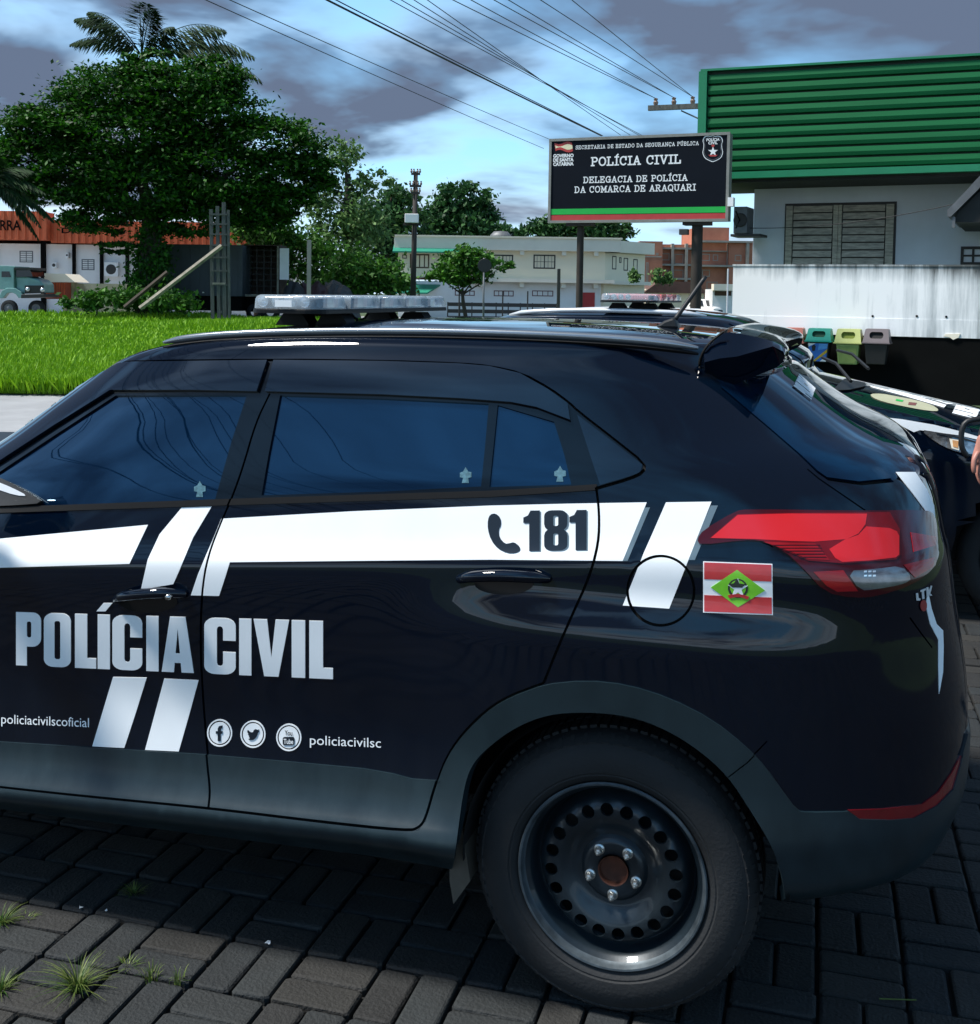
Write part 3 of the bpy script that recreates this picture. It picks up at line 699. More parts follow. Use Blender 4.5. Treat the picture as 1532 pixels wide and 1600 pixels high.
HV = {
 'P': [[(0,0),(0,1)]+[(.66+.34*cos(radians(a)), .84+.16*sin(radians(a))) for a in (90,72,54,36,18,0)]+[(.66+.34*cos(radians(a)), .52+.16*sin(radians(a))) for a in (0,-18,-36,-54,-72,-90)]+[(.43,.36),(.43,0)], rr(.43,.53,.61,.83,.07,.04)],
 'O': [rr(0,0,1,1,.34,.14), rr(.39,.145,.61,.855,.08,.04)],
 'L': [[(0,0),(0,1),(.58,1),(.58,.19),(1,.19),(1,0)]],
 'I': [[(0,0),(0,1),(1,1),(1,0)]],
 'C': [gC()],
 'A': [[(0,0),(.26,1),(.74,1),(1,0),(.62,0),(.595,.17),(.405,.17),(.38,0)], [(.43,.34),(.5,.8),(.57,.34)]],
 'V': [[(0,1),(.38,1),(.5,.32),(.62,1),(1,1),(.70,0),(.30,0)]],
 '1': [[(.36,0),(.36,.70),(0,.70),(0,.83),(.28,.88),(.44,1),(1,1),(1,0)]],
 '8': [[(1-.32+.32*cos(radians(a)), .86+.14*sin(radians(a))) for a in (0,22,45,67,90)]+[(.32+.32*cos(radians(a)), .86+.14*sin(radians(a))) for a in (90,112,135,157,180)]+[(0,.66),(.04,.58),(.15,.52),(.04,.46),(0,.38)]+[(.32+.32*cos(radians(a)), .14+.14*sin(radians(a))) for a in (180,202,225,247,270)]+[(.68+.32*cos(radians(a)), .14+.14*sin(radians(a))) for a in (270,292,315,337,360)]+[(1,.38),(.96,.46),(.85,.52),(.96,.58),(1,.66)], rr(.39,.13,.61,.43,.08,.04), rr(.39,.61,.61,.87,.08,.04)],
}
def word(nm, items, top, bot, conv, mt='white_film', off=.0014):
    "items: (char, x0, x1) in zoomed picture coordinates; top/bot: line functions"
    for ch, x0, x1 in items:
        ps = [conv([(x0+(x1-x0)*u, bot(x0+(x1-x0)*u)+(top(x0+(x1-x0)*u)-bot(x0+(x1-x0)*u))*v) for u, v in dens(p, .12)]) for p in HV[ch]]
        dec(nm, ps, mt, off, dens_px=6)
tp = lambda x: 112+.0292*(x-50); bt = lambda x: 278+.0442*(x-50)
word('letter', [('P',52,130),('O',139,223),('L',236,302),('I',307,345),('C',353,446),('I',459,497),('A',507,607),('C',640,738),('I',749,787),('V',794,905),('I',913,955),('L',968,1042)], tp, bt, z5)
dec('letter_accent', [z5([(303,110),(325,84),(353,84),(331,110)])])
t8 = lambda x: 716-.012*(x-105); b8 = lambda x: 843-.02*(x-105)
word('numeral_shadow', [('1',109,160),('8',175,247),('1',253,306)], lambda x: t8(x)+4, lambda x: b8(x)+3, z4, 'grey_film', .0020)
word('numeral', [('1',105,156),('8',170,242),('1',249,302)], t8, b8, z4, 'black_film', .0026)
ph = [(1,728),(18,724),(34,738),(36,762),(28,775),(30,800),(48,820),(62,818),(76,814),(94,828),(96,842),(80,850),(55,850),(25,835),(4,808),(-6,775),(-6,745)]
dec('phone_symbol', [z4(chaikin(ph, 1, True))], 'black_film', .0026)
# ---- small writing and round badges
body_text(B1, 'door_text', 'policiacivilscoficial', (3, 1130), (140, 1136), 15, M['white_film'], None, 0.0)
body_text(B1, 'door_text', 'policiacivilsc', (485, 1163), (596, 1168), 15.5, M['white_film'], None, 0.0)
def circ(cx_, cy_, r, n=28): return [(cx_+r*.96*cos(2*pi*i/n), cy_+r*1.05*sin(2*pi*i/n)) for i in range(n)]
for cx_, cy_ in ((344, 1145), (396, 1147), (452, 1152)):
    dec('badge_ring', [circ(cx_, cy_, 20.5), circ(cx_, cy_, 18.4)]); dec('badge_disc', [circ(cx_, cy_, 16.3)])
dec('badge_symbol', [z5([(683,515),(683,492),(677,492),(677,484),(683,484),(683,476),(687,468),(697,466),(697,475),(693,476),(692,484),(698,484),(697,492),(692,492),(692,515)])], 'black_film', .003)
bird = [(776,479),(784,487),(793,488),(795,481),(801,477),(806,480),(813,478),(809,483),(813,484),(808,489),(806,499),(798,509),(787,513),(777,509),(785,506),(779,501),(783,500),(776,494),(780,494),(775,487)]
dec('badge_symbol', [z5(chaikin(bird, 1, True))], 'black_film', .003)
dec('badge_symbol', [z5(rr(886,502,922,528,6,6))], 'black_film', .003)
body_text(B1, 'badge_symbol', 'You', (446, 1148.5), (458, 1149), 8.5, M['black_film'], None, .01, off=.003)
body_text(B1, 'badge_symbol', 'Tube', (444.5, 1161.5), (459.5, 1162), 8., M['white_film'], None, .015, off=.0035)
# ---- lettering across the top of the rear window (seen almost edge on)
def quadword(body, nm, items, q, mt, off, parent=None):
    "q: start-bottom, start-top, end-top, end-bottom in photo pixels"
    sb, st, et, eb = [np.array(a, float) for a in q]; n = len(items); out_ = []
    for k, ch in enumerate(items):
        for p in HV[ch]:
            pts = []
            for u, v in dens(p, .25):
                a = (k+.08+.84*u)/n; pts.append(tuple((sb+(eb-sb)*a)*(1-v)+(st+(et-st)*a)*v))
            out_.append((k, pts))
    for k in range(n):
        ps = [p for kk, p in out_ if kk == k]; decal(body, nm, ps, M[mt], parent, off, grid=.03, dens_px=3)
def z5b(p): return [(1180+x/4.352, 480+y/4.352) for x, y in p]
quadword(B1, 'rear_window_letter', 'POLICIA', z5b([(380,634),(258,540),(300,455),(408,555)]), 'white_film', .003)
# ---- flag sticker
FL = lambda u, v: ((1099+108*u)*(1-0)+.8*v*u, (877+80*v)+(4*u))
fm = {'r': mat('flag_red', (.52, .03, .035), .3, coat=.5, var=.15, vscale=30), 'w': M['white_film'], 'g': mat('flag_green', (.20, .62, .03), .3, coat=.5, var=.15, vscale=30), 'd': mat('flag_dark', (.03, .04, .03), .4, var=.2), 's': M['white_film']}
def fl(poly, k, off): return dec('flag_sticker' if off < .0019 else 'flag_motif', [[FL(u, v) for u, v in poly]], None or {'r': 'flag_r', 'w': 'white_film', 'g': 'flag_g', 'd': 'flag_d'}[k], off)
M['flag_r'], M['flag_g'], M['flag_d'] = fm['r'], fm['g'], fm['d']
fl([(0,0),(1,0),(1,1),(0,1)], 'w', .0014)
fl([(.015,.02),(.985,.02),(.985,.345),(.015,.345)], 'r', .002); fl([(.015,.655),(.985,.655),(.985,.98),(.015,.98)], 'r', .002)
fl([(.11,.5),(.49,.14),(.89,.52),(.5,.87)], 'g', .0026)
fl([(.5+.145*cos(a), .5+.19*sin(a)) for a in np.linspace(0, 2*pi, 20)[:-1]]+[], 'd', .0030)
fl([(.5+.115*cos(a), .49+.15*sin(a)) for a in np.linspace(0, 2*pi, 20)[:-1]]+[], 'g', .0034)
fl([(.5+(.15 if i % 2 == 0 else .055)*sin(pi*i/5), .5-(.20 if i % 2 == 0 else .075)*cos(pi*i/5)) for i in range(10)], 'w', .0038)
fl([(.36,.42),(.44,.40),(.49,.30),(.52,.40),(.61,.41),(.56,.48),(.42,.48)], 'd', .0042)
fl([(.35,.64),(.42,.62),(.50,.60),(.58,.62),(.66,.65),(.64,.71),(.55,.67),(.46,.67),(.38,.70)], 'r', .0042)
# ---- small stickers in the windows
for c0 in ((727, 742), (875, 740), (311, 764)):
    q = [(-9,-4),(-4,-6),(0,-13),(4,-6),(9,-5),(9,3),(4,4),(5,12),(-6,12),(-4,4),(-9,3)]
    M.setdefault('sticker', mat('pale_blue_sticker', (.10, .22, .27), .3, var=.6, vscale=120))
    decal(B1, 'window_sticker', [[(c0[0]+a, c0[1]+b_) for a, b_ in q]], M['sticker'], None, -.0046 if c0[0] < 800 else -.0036, grid=.02)
# ---- door handles
for pts, key in (([(182,937),(200,927),(235,922),(268,921),(291,928)], True), ([(718,905),(740,898),(785,895),(835,898),(858,904)], False)):
    uv = np.array(px(pts)); th, t = B1.uv2(uv[:, 0], uv[:, 1]); p = B1.P(th, t); n = B1.Nn(th, t)
    o = [0.0, .026, .034, .030, .0]; pp = [p[i]+n[i]*o[i] for i in range(5)]; pp = chaikin(pp, 2)
    rs = [.010+.004*sin(pi*i/(len(pp)-1)) for i in range(len(pp))]
    mb = MB(); mb.tube(pp, rs, 10); h = mb.build('door_handle', M['paint'], None, True); KIDS.append(h)
    cx_, cy_ = (232, 940) if key else (788, 912)
    decal(B1, 'handle_recess', [[(cx_+46*cos(a), cy_+17*sin(a)) for a in np.linspace(0, 2*pi, 30)[:-1]]], M['rubber'], None, .0016, cut=RIB, grid=.012)
    if key:
        uv = np.array(px([(276, 927)])); th, t = B1.uv2(uv[:, 0], uv[:, 1]); q = B1.P(th, t)[0]+B1.Nn(th, t)[0]*.020
        mb = MB(); mb.lathe([(0, -.022), (.0065, -.022), (.0075, -.012), (.0075, .01)], q, 16); mb.build('key_lock', M['chrome'], None, True)
# ---- wing mirror
mb = MB(); q = onY(-30, 770, -.02)
mp = [(0,0,0),(.02,-.04,.03),(.03,-.09,.05),(.02,-.17,.05),(0,-.21,.02)]; mr_ = [.03,.055,.075,.07,.03]
for i, (a, r) in enumerate(zip(mp, mr_)): pass
mb.tube([Vector(q)+Vector(a)-Vector((.10, 0, .02)) for a in mp], mr_, 14); o = mb.build('wing_mirror', M['paint'], None, True)
decal(B1, 'mirror_base', [z3(chaikin([(-40,600),(0,612),(60,640),(110,668),(146,694),(60,702),(-40,706)], 1, True))], M['black_plastic'], None, .010, depth=.012)
decal(B1, 'mirror_trim', [z3(chaikin([(-30,618),(0,628),(50,648),(100,674),(60,672),(0,652),(-30,646)], 1, True))], M['silver'], None, .0125)
# ---- roof rail
rp = chaikin([(256,535,.27),(285,529,.26),(340,523,.252),(430,519,.245),(560,517,.243),(700,518,.242),(860,523,.245),(980,530,.25),(1050,537,.258),(1092,544,.268)], 2)
for mir in (0, 1):
    pp = [onY(a, b_, y_) for a, b_, y_ in rp]; 
    if mir: pp = [Vector((p.x, 1.78-p.y, p.z)) for p in pp]
    n_ = len(pp); rs = [.0095*min(1, .35+5*min(i, n_-1-i)/n_) for i in range(n_)]
    mb = MB(); mb.tube(pp, rs, 12); mb.build('roof_rail', M['rail'], None, True)
    mb = MB(); mb.tube([p-Vector((0, 0, .014)) for p in pp], [r*.8 for r in rs], 6); mb.build('rail_gasket', M['rubber'], None)
# ---- roof spoiler
sec = [(q.x, q.z) for q in [onY(a_, b_, .30) for a_, b_ in chaikin([(1130,518),(1165,523),(1205,532),(1226,542),(1229,552),(1222,571),(1190,584),(1130,607),(1108,600),(1093,577),(1097,553),(1110,534)], 1, True)]]
ys = [.30,.31,.34,.40,.5,.7,.89]; dx = [0,.001,.003,.003,-.006,-.020,-.026]; sc_ = [1,1,1,1,1,1,1]
rows = []; cxm = .22; czm = 1.51
for y_, d, s_ in list(zip(ys, dx, sc_))+[(1.78-y_, d, s_) for y_, d, s_ in list(zip(ys, dx, sc_))[::-1][1:]]:
    zf = 1.43+.075*min(1., max(0., (min(y_, 1.78-y_)-.315)/.08)); rows.append([(cxm+(a-cxm)*s_+d, y_+(.45*max(0, b_-1.535) if y_ < .315 else (-.45*max(0, b_-1.535) if y_ > 1.465 else 0)), max(zf, czm+(b_-czm)*s_+(.004 if .4 < y_ < 1.38 else 0))) for a, b_ in sec])
vs = [p for r in rows for p in r]; n_ = len(sec); fs = [(i*n_+k, i*n_+(k+1) % n_, (i+1)*n_+(k+1) % n_, (i+1)*n_+k) for i in range(len(rows)-1) for k in range(n_)]
rdg = [onY(a_, b_, .262) for a_, b_ in ((1101,566),(1125,560),(1152,557),(1180,549),(1208,541),(1224,549))]
for end in (0, len(rows)-1):
    rg = rows[end]; p2 = [Vector((p[0], p[2])) for p in rg]+[Vector((p.x, p.z)) for p in rdg]; k0 = len(rg)
    R_ = delaunay_2d_cdt(p2, [(i, (i+1) % k0) for i in range(k0)]+[(k0+i, k0+i+1) for i in range(len(rdg)-1)], [], 1, 1e-6); base = len(vs)
    for q, org in zip(R_[0], R_[3]):
        i = org[0]; y_ = rg[i][1] if i < k0 else (rdg[0].y if end == 0 else 1.78-rdg[0].y); vs.append((q[0], y_, q[1]))
    fs += [tuple(base+i for i in f) for f in R_[2]]
o = mesh('roof_spoiler', vs, fs, M['paint']); smooth_by_angle(o, 38)
# rubber line where spoiler meets the roof side
sp = [onY(a, b_, .292) for a, b_ in chaikin([(1131,518),(1108,536),(1095,556),(1092,577),(1104,595),(1128,607)], 2)]
mb = MB(); mb.tube(sp, .0035, 6); mb.build('spoiler_seal', M['rubber'])
# ---- antenna
b0 = onY(1046, 512, .80); tp_ = W(1103, 432, (Vector(b0)-Vector(CAM)).dot(Vector(FWD)))
fin = [onY(a, b_, .80) for a, b_ in [(1024,512),(1040,501),(1055,496),(1060,505),(1062,513)]]
mb = MB()
prof = [(v_.x, v_.z) for v_ in fin]; mb.prism(prof, .775, .825); o = mb.build('antenna_base', M['black_plastic']); bevel(o, .006, 2)
t0 = onY(1053, 502, .80); mb = MB(); pts = [t0.lerp(tp_, k/10) for k in range(11)]
mb.tube(pts, [.0075]+[.0065]*9+[.006], 8); mb.build('antenna_rod', M['black_plastic'], None, True)
# ---- mud flap
mfp = [onY(a, b_, .06) for a, b_ in [(706,1300),(726,1290),(738,1372),(712,1408),(706,1372)]]
mb = MB(); mb.prism([(v_.x, v_.z) for v_ in mfp], .045, .20); mb.build('mud_flap', M['mud'])
# ---- exhaust-side bits on the hatch: model name left as blank raised strokes, small round badge
M.setdefault('badge_red', mat('badge_red', (.35, .03, .03), .3, coat=.5, var=.2))
dec('hatch_badge', [[(1442+5*cos(a), 946+9*sin(a)) for a in np.linspace(0, 2*pi, 16)[:-1]]], 'badge_red', .003)
for k_, q in enumerate(([(1430,927),(1433,926),(1434,934),(1437,935),(1436,938),(1431,938)], [(1437,922),(1445,919),(1445,922),(1442,923),(1443,935),(1440,936),(1439,924),(1437,925)], [(1446,918),(1449,917),(1450,924),(1453,915),(1455,915),(1452,927),(1455,930),(1452,931),(1450,928),(1449,933),(1447,933)])):
    dec('hatch_lettering', [q], 'silver', .003)
mb = MB(); q = onY(1497, 1016, .42); mb.box(q.x-.012, q.x+.004, q.y-.02, q.y+.03, q.z-.012, q.z+.012); mb.build('bumper_hook_cover', M['rubber'])

# ---- rear wheels
def disc_depth(r):
    return np.interp(r, [0, .034, .036, .047, .066, .078, .092, .112, .128, .150, .162, .170, .176, .182], [.045, .045, .020, .018, .018, .032, .030, .016, .008, .006, .010, .022, .036, .05])
def make_wheel(cy, sgn, parent):
    w_ = bpy.data.objects.new('rear_wheel', None); COL.objects.link(w_); w_.parent = parent; w_.location = (-.022, cy-.89, .33)
    prof = [(.212,.020),(.214,.008),(.218,.0),(.226,-.010),(.236,-.016),(.240,-.0155),(.243,-.0185),(.262,-.0205),(.285,-.017),(.300,-.010),(.306,-.006),(.310,-.0065),(.318,.002),(.325,.014),(.329,.03),(.331,.06),(.331,.15),(.325,.19),(.30,.21),(.22,.20)]
    mb = MB(); mb.lathe([(r, h*sgn) for r, h in prof], (0, 0, 0), 96); o = mb.build('tyre', M['tyre'], w_); smooth_by_angle(o, 30)
    mb = MB()
    for k in range(64):
        q = 2*pi*k/64; a = .026; c_, s_ = cos(q), sin(q)
        for (r0, r1, h0, h1) in ((.3085, .326, -.006, .016),):
            vs = []
            for (qq, r, h) in ((q, r0, h0), (q+a, r0, h0), (q+a, r1, h1), (q, r1, h1)): vs.append((cos(qq)*r, (h-.004)*sgn, sin(qq)*r))
            for (qq, r, h) in ((q, r0, h0), (q+a, r0, h0), (q+a, r1, h1), (q, r1, h1)): vs.append((cos(qq)*(r-.004), (h+.006)*sgn, sin(qq)*(r-.004)))
            mb.add(vs, [(0,1,2,3),(4,7,6,5),(0,4,5,1),(1,5,6,2),(2,6,7,3),(3,7,4,0)])
    for k in range(88):
        q = 2*pi*k/88; a = .05
        for (y0, y1) in ((.035, .085), (.095, .145)):
            vs = [(cos(qq)*r, y*sgn, sin(qq)*r) for qq in (q, q+a) for r in (.328, .336) for y in (y0, y1)]
            mb.add(vs, [(0,1,3,2),(4,6,7,5),(0,2,6,4),(1,5,7,3),(2,3,7,6),(0,4,5,1)])
    tr_ = mb.build('tread', M['tyre'], w_)
    for (nm, prof) in (('rim', [(.2185,-.004),(.2195,-.010),(.2165,-.0135),(.2125,-.0125),(.2095,-.004),(.206,.006),(.198,.012),(.194,.022),(.190,.050),(.183,.058),(.176,.060),(.176,.12),(.0,.12)]),):
        mb = MB(); mb.lathe([(r, h*sgn) for r, h in prof], (0, 0, 0), 120); o = mb.build(nm, M['wheel_lip'], w_, mats=None); smooth_by_angle(o, 40)
        o.data.materials.append(M['wheel'])
        for p in o.data.polygons:
            c0 = sqrt(p.center[0]**2+p.center[2]**2); p.material_index = 0 if c0 > .2045 else 1
    holes = [[(.146*cos(a0)+.0155*cos(b_), .146*sin(a0)+.0155*sin(b_)) for b_ in np.linspace(0, 2*pi, 15)[:-1]] for a0 in [2*pi*(k+.35)/20 for k in range(20)]]
    hub = [(.034*cos(a), .034*sin(a)) for a in np.linspace(0, 2*pi, 33)[:-1]]
    outr = [(.181*cos(a), .181*sin(a)) for a in np.linspace(0, 2*pi, 97)[:-1]]
    pts = []; ed = []
    for p in holes+[hub, outr]:
        n = len(pts); pts += [Vector(q) for q in p]; ed += [(n+i, n+(i+1) % len(p)) for i in range(len(p))]
    for r in (.0365,.041,.047,.054,.06,.066,.072,.078,.085,.092,.102,.112,.120,.128,.166,.170,.1735,.176,.179):
        n = max(40, int(r*640)); pts += [Vector((r*cos(2*pi*k/n), r*sin(2*pi*k/n))) for k in range(n)]
    for r in (.146,): pts += [Vector((r*cos(2*pi*(k+.85)/20), r*sin(2*pi*(k+.85)/20))) for k in range(20)]
    R_ = delaunay_2d_cdt(pts, ed, [], 0, 1e-6); q = np.array([(v[0], v[1]) for v in R_[0]]); tr = np.array(R_[2]); c_ = q[tr].mean(1); rr_ = np.hypot(c_[:, 0], c_[:, 1])
    keep = (rr_ < .181) & (rr_ > .034)
    for p in holes: keep &= ~inpoly(p, c_[:, 0], c_[:, 1])
    rad = np.hypot(q[:, 0], q[:, 1]); V3 = [(a, float(disc_depth(r))*sgn+.006*sgn, b_) for (a, b_), r in zip(q, rad)]; F3 = tr[keep].tolist()
    for p in holes:
        n = len(V3); V3 += [(a, (float(disc_depth(sqrt(a*a+b_*b_)))+.006)*sgn, b_) for a, b_ in p]+[(a*1.0, (float(disc_depth(.146))+.016)*sgn, b_) for a, b_ in p]; k = len(p)
        F3 += [(n+i, n+(i+1) % k, n+k+(i+1) % k, n+k+i) for i in range(k)]
    o = mesh('wheel_disc', V3, F3, M['wheel'], w_); smooth_by_angle(o, 50)
    mb = MB(); mb.lathe([(.0355, .018*sgn), (.033, .020*sgn), (.031, .032*sgn), (.012, .036*sgn), (0, .036*sgn)], (0, 0, 0), 28); smooth_by_angle(mb.build('hub_bore', M['rust'], w_), 40)
    for k in range(5):
        a = -pi/2+2*pi*k/5; mb = MB(); c0 = (.0565*cos(a), .0, .0565*sin(a))
        mb.lathe([(.0125,.026*sgn),(.0125,.020*sgn),(.0085,.018*sgn)], c0, 18)
        mb.lathe([(.0088,.020*sgn),(.0088,.006*sgn),(.0072,.003*sgn),(.0040,.002*sgn),(.0040,-.005*sgn),(0,-.006*sgn)], c0, 6)
        mb.build('lug_nut', M['lug'], w_)
    return w_
# gather the loose pieces under the car
for o in [x for x in COL.objects if x.parent is None and x.type == 'MESH']:
    o.parent = car; o.location = (0, -.89, 0)
make_wheel(.048, 1, car); make_wheel(1.78-.048, -1, car)
for k in (.048, 1.732):
    pass
def simple_wheel(parent, x, cy, sgn, nm='front_wheel'):
    mb = MB(); mb.lathe([(.20,.02*sgn),(.22,0),(.26,-.015*sgn),(.30,-.01*sgn),(.325,.015*sgn),(.331,.06*sgn),(.331,.16*sgn),(.30,.2*sgn)], (0,0,0), 48); o = mb.build(nm, M['tyre'], parent, True); o.location = (x, cy, .33)
    mb = MB(); mb.lathe([(.218,-.006*sgn),(.205,.01*sgn),(.19,.05*sgn),(.17,.02*sgn),(.13,.01*sgn),(.09,.03*sgn),(.05,.02*sgn),(0,.02*sgn)], (0,0,0), 40); r_ = mb.build('rim', M['wheel'], o, True); return o
simple_wheel(car, -2.59, .05-.89, 1); simple_wheel(car, -2.59, 1.73-.89, -1)

# ------------------------------------------------------------------ light bar on the near roof
def rbox(mb, x0, x1, y0, y1, z0, z1, r, n=5, taper=0.):
    def ring(z, ins):
        o = []
        for cx_, cy_, a in ((x1-r, y1-r, 0), (x0+r, y1-r, 90), (x0+r, y0+r, 180), (x1-r, y0+r, 270)):
            o += [(cx_+(r-ins)*cos(radians(a+90*i/n)), cy_+(r-ins)*sin(radians(a+90*i/n)), z) for i in range(n+1)]
        return o
    h = z1-z0; rs = [ring(z0, 0), ring(z0+h*.65, taper*.2), ring(z0+h*.88, taper*.6), ring(z1, taper*1.6)]
    k = len(rs[0]); vs = [p for q in rs for p in q]
    fs = [(i*k+j, i*k+(j+1) % k, (i+1)*k+(j+1) % k, (i+1)*k+j) for i in range(3) for j in range(k)]+[tuple(range(k))[::-1], tuple(range(3*k, 4*k))]
    return mb.add(vs, fs)
def glassy(name, tint, rough=.08, alpha=.5, var=.3):
    m, t, b = newmat(name); b.inputs['Base Color'].default_value = (*tint, 1); b.inputs['Roughness'].default_value = rough
    nz = t.nodes.new('ShaderNodeTexNoise'); nz.inputs['Scale'].default_value = 30; nz.inputs['Detail'].default_value = 3
    tcn = t.nodes.new('ShaderNodeTexCoord'); t.links.new(tcn.outputs['Object'], nz.inputs['Vector'])
    mr = t.nodes.new('ShaderNodeMapRange'); mr.inputs[3].default_value = alpha-var/2; mr.inputs[4].default_value = alpha+var/2
    t.links.new(nz.outputs['Fac'], mr.inputs[0]); t.links.new(mr.outputs[0], b.inputs['Alpha']); b.inputs['Coat Weight'].default_value = .6
    return m
M['dome'] = glassy('clear_dome_plastic', (.42, .50, .56), .10, .42, .3)
M['dome_red'] = glassy('red_dome_plastic', (.85, .22, .22), .10, .7, .2)
M['lb_black'] = mat('lightbar_base_plastic', (.004, .005, .006), .5, spec=.2, var=.3, vscale=20)
def lightbar(name, label, cat, loc, rz, lx, ly, red=()):
    t = thing(name, label, cat, loc, rz); hx, hy = lx/2, ly/2
    mb = MB(); rbox(mb, -hx, hx, -hy, hy, .004, .016, .06, 6, .002); mb.build('base', M['lb_black'], t)
    mb = MB(); rbox(mb, -hx*.5, hx*.5, -hy+.04, hy-.04, .0162, .020, .02); mb.build('circuit_tray', M['lb_black'], t)
    n = 5; ins = .004
    cuts = np.linspace(-hy+.006, hy-.006, n+1)
    for i in range(n):
        y0, y1 = cuts[i]+.0015, cuts[i+1]-.0015; mb = MB(); r = .05 if i in (0, n-1) else .006
        # end segments are rounded outward only: build as full rounded box
        rbox(mb, -hx+ins, hx-ins, y0, y1, .0165, .055, r, 5, .010); smooth_by_angle(mb.build('lens', M['dome_red'] if i in red else M['dome'], t), 50)
    for sx_ in (-1, 1):
        for k in range(14):
            y0 = -hy+.07+k*(ly-.14)/13.5; mb = MB(); x_ = sx_*(hx-.045)
            mb.box(x_-.012, x_+.012, y0-.022, y0+.022, .020, .046); mb.build('led_module', M['led'] if k % 3 else M['lb_black'], t)
    for sy in (-1, 1):
        for k in range(4):
            x_ = -hx+.045+k*.042; mb = MB(); mb.lathe([(0, .004), (.012, 0), (.016, -.012)], (x_, sy*(hy-.03), .036), 12); mb.build('led_module', M['led'], t, True)
    for sy in (-1, 1):
        for sx_ in (-1, 1):
            mb = MB(); yy = sy*(hy-.22); xx = sx_*(hx*.55)
            mb.prism([(xx-.03, 0), (xx+.03, 0), (xx+.055+.0*sx_, -.034), (xx-.055, -.034)], yy-.035, yy+.035); mb.build('mounting_foot', M['lb_black'], t)
    mb = MB(); mb.tube([(hx*.3, -hy*.35, 0), (hx*.5, -hy*.3, -.018), (hx*.3, -hy*.22, -.026), (hx*.3, -hy*.1, -.016), (hx*.2, 0, 0)], .004, 6); mb.build('cable', M['rubber'], t)
    return t
lb = lightbar('light_bar', 'clear-domed light bar on black feet across the roof of the nearest car', 'light bar', (-1.015, .885, 1.5905), 0, .225, 1.09)
mb = MB(); mb.box(-.02, .03, -.548, -.5455, .022, .040); mb.build('maker_plate', M['white_film'], lb)
# ------------------------------------------------------------------ ground
M['base_ground'] = mat('earth_and_grass', (.05, .085, .03), .95, var=.5, vscale=.15)
M['grass_soil'] = mat('grass_soil', (.05, .15, .012), .95, var=.5, vscale=.5)
M['asphalt'] = mat('asphalt', (.055, .056, .058), .9, var=.35, vscale=1.2, bump=.2, bscale=60)
M['path'] = mat('concrete_path', (.30, .31, .32), .85, var=.25, vscale=1.5)
M['joint'] = mat('joint_sand', (.012, .012, .011), .95, var=.4, vscale=30)
def sheet(name, pts, z, mtl, kind='structure'):
    return meta(mesh(name, [(p[0], p[1], z) for p in pts], [tuple(range(len(pts)))], mtl), kind=kind)
sheet('ground', [(-900, -300), (900, -300), (900, 1300), (-900, 1300)], -.050, M['base_ground'])
sheet('paving_bed', [(-9, -8), (9, -8), (9, 12), (-9, 12)], -.024, M['joint'])
sheet('road', [gp(-500, 14.2), gp(1900, 14.2), gp(1900, 9), gp(-500, 9)], -.034, M['asphalt'])
sheet('footpath', [gp(-600, 12.5), gp(700, 12.5), gp(700, 18.3), gp(-600, 17.7)], -.018, M['path'])
mb = MB(); a, b_ = gp(-600, 12.4), gp(700, 12.4); d = (b_-a).normalized(); n = Vector((-d.y, d.x, 0))
for k in range(28):
    p = a+d*(k*1.0); q = a+d*(k*1.0+.985); mb.zprism([tuple(p[:2]), tuple(q[:2]), tuple((q+n*.12)[:2]), tuple((p+n*.12)[:2])], -.05, .09)
meta(mb.build('kerb', M['path']), kind='structure')
sheet('grass_ground', [gp(-700, 18), gp(1010, 18), gp(1010, 64), gp(-700, 64)], -.010, M['grass_soil'])
sheet('yard', [gp(-700, 64.5), gp(700, 64.5), gp(700, 80), gp(-700, 80)], -.014, M['path'])
sheet('street', [gp(700, 40), gp(1250, 40), gp(1250, 79), gp(700, 79)], -.006, M['asphalt'])

# ---- basket-weave concrete pavers: the nearest 300 in view are objects, the rest one mass
PA = YAW-radians(17.0)+radians(1.2); pc, ps_ = cos(PA), sin(PA); O = onG(476.6, 1486.2); U_ = .2065
def pv(a, b): return Vector((O.x+a*pc-b*ps_, O.y+a*ps_+b*pc, 0))
M['paver'] = mat('concrete_paver', (.085, .088, .088), .82, var=.5, vscale=5, bump=.5, bscale=90, coords='Object', rvar=.1)
def paver_mats():
    out_ = []
    for i, c in enumerate([(.017,.021,.022),(.014,.018,.020),(.021,.0205,.018),(.012,.016,.018),(.025,.0245,.022),(.015,.0155,.015)]):
        m_ = mat('concrete_paver_%s' % 'abcdef'[i], c, .80, var=.55, vscale=7, bump=.55, bscale=110, col2=tuple(x*.45 for x in c), rvar=.1, detail=8)
        t_ = m_.node_tree; oi_ = t_.nodes.new('ShaderNodeObjectInfo'); va = t_.nodes.new('ShaderNodeVectorMath'); va.operation = 'ADD'; vm = t_.nodes.new('ShaderNodeMath'); vm.operation = 'MULTIPLY'; vm.inputs[1].default_value = 37
        t_.links.new(oi_.outputs['Random'], vm.inputs[0]); tc_ = [n for n in t_.nodes if n.type == 'TEX_COORD'][0]; t_.links.new(tc_.outputs['Object'], va.inputs[0]); t_.links.new(vm.outputs[0], va.inputs[1])
        for n in t_.nodes:
            if n.type == 'TEX_NOISE': t_.links.new(va.outputs[0], n.inputs['Vector'])
        out_.append(m_)
    return out_
PM = paver_mats()
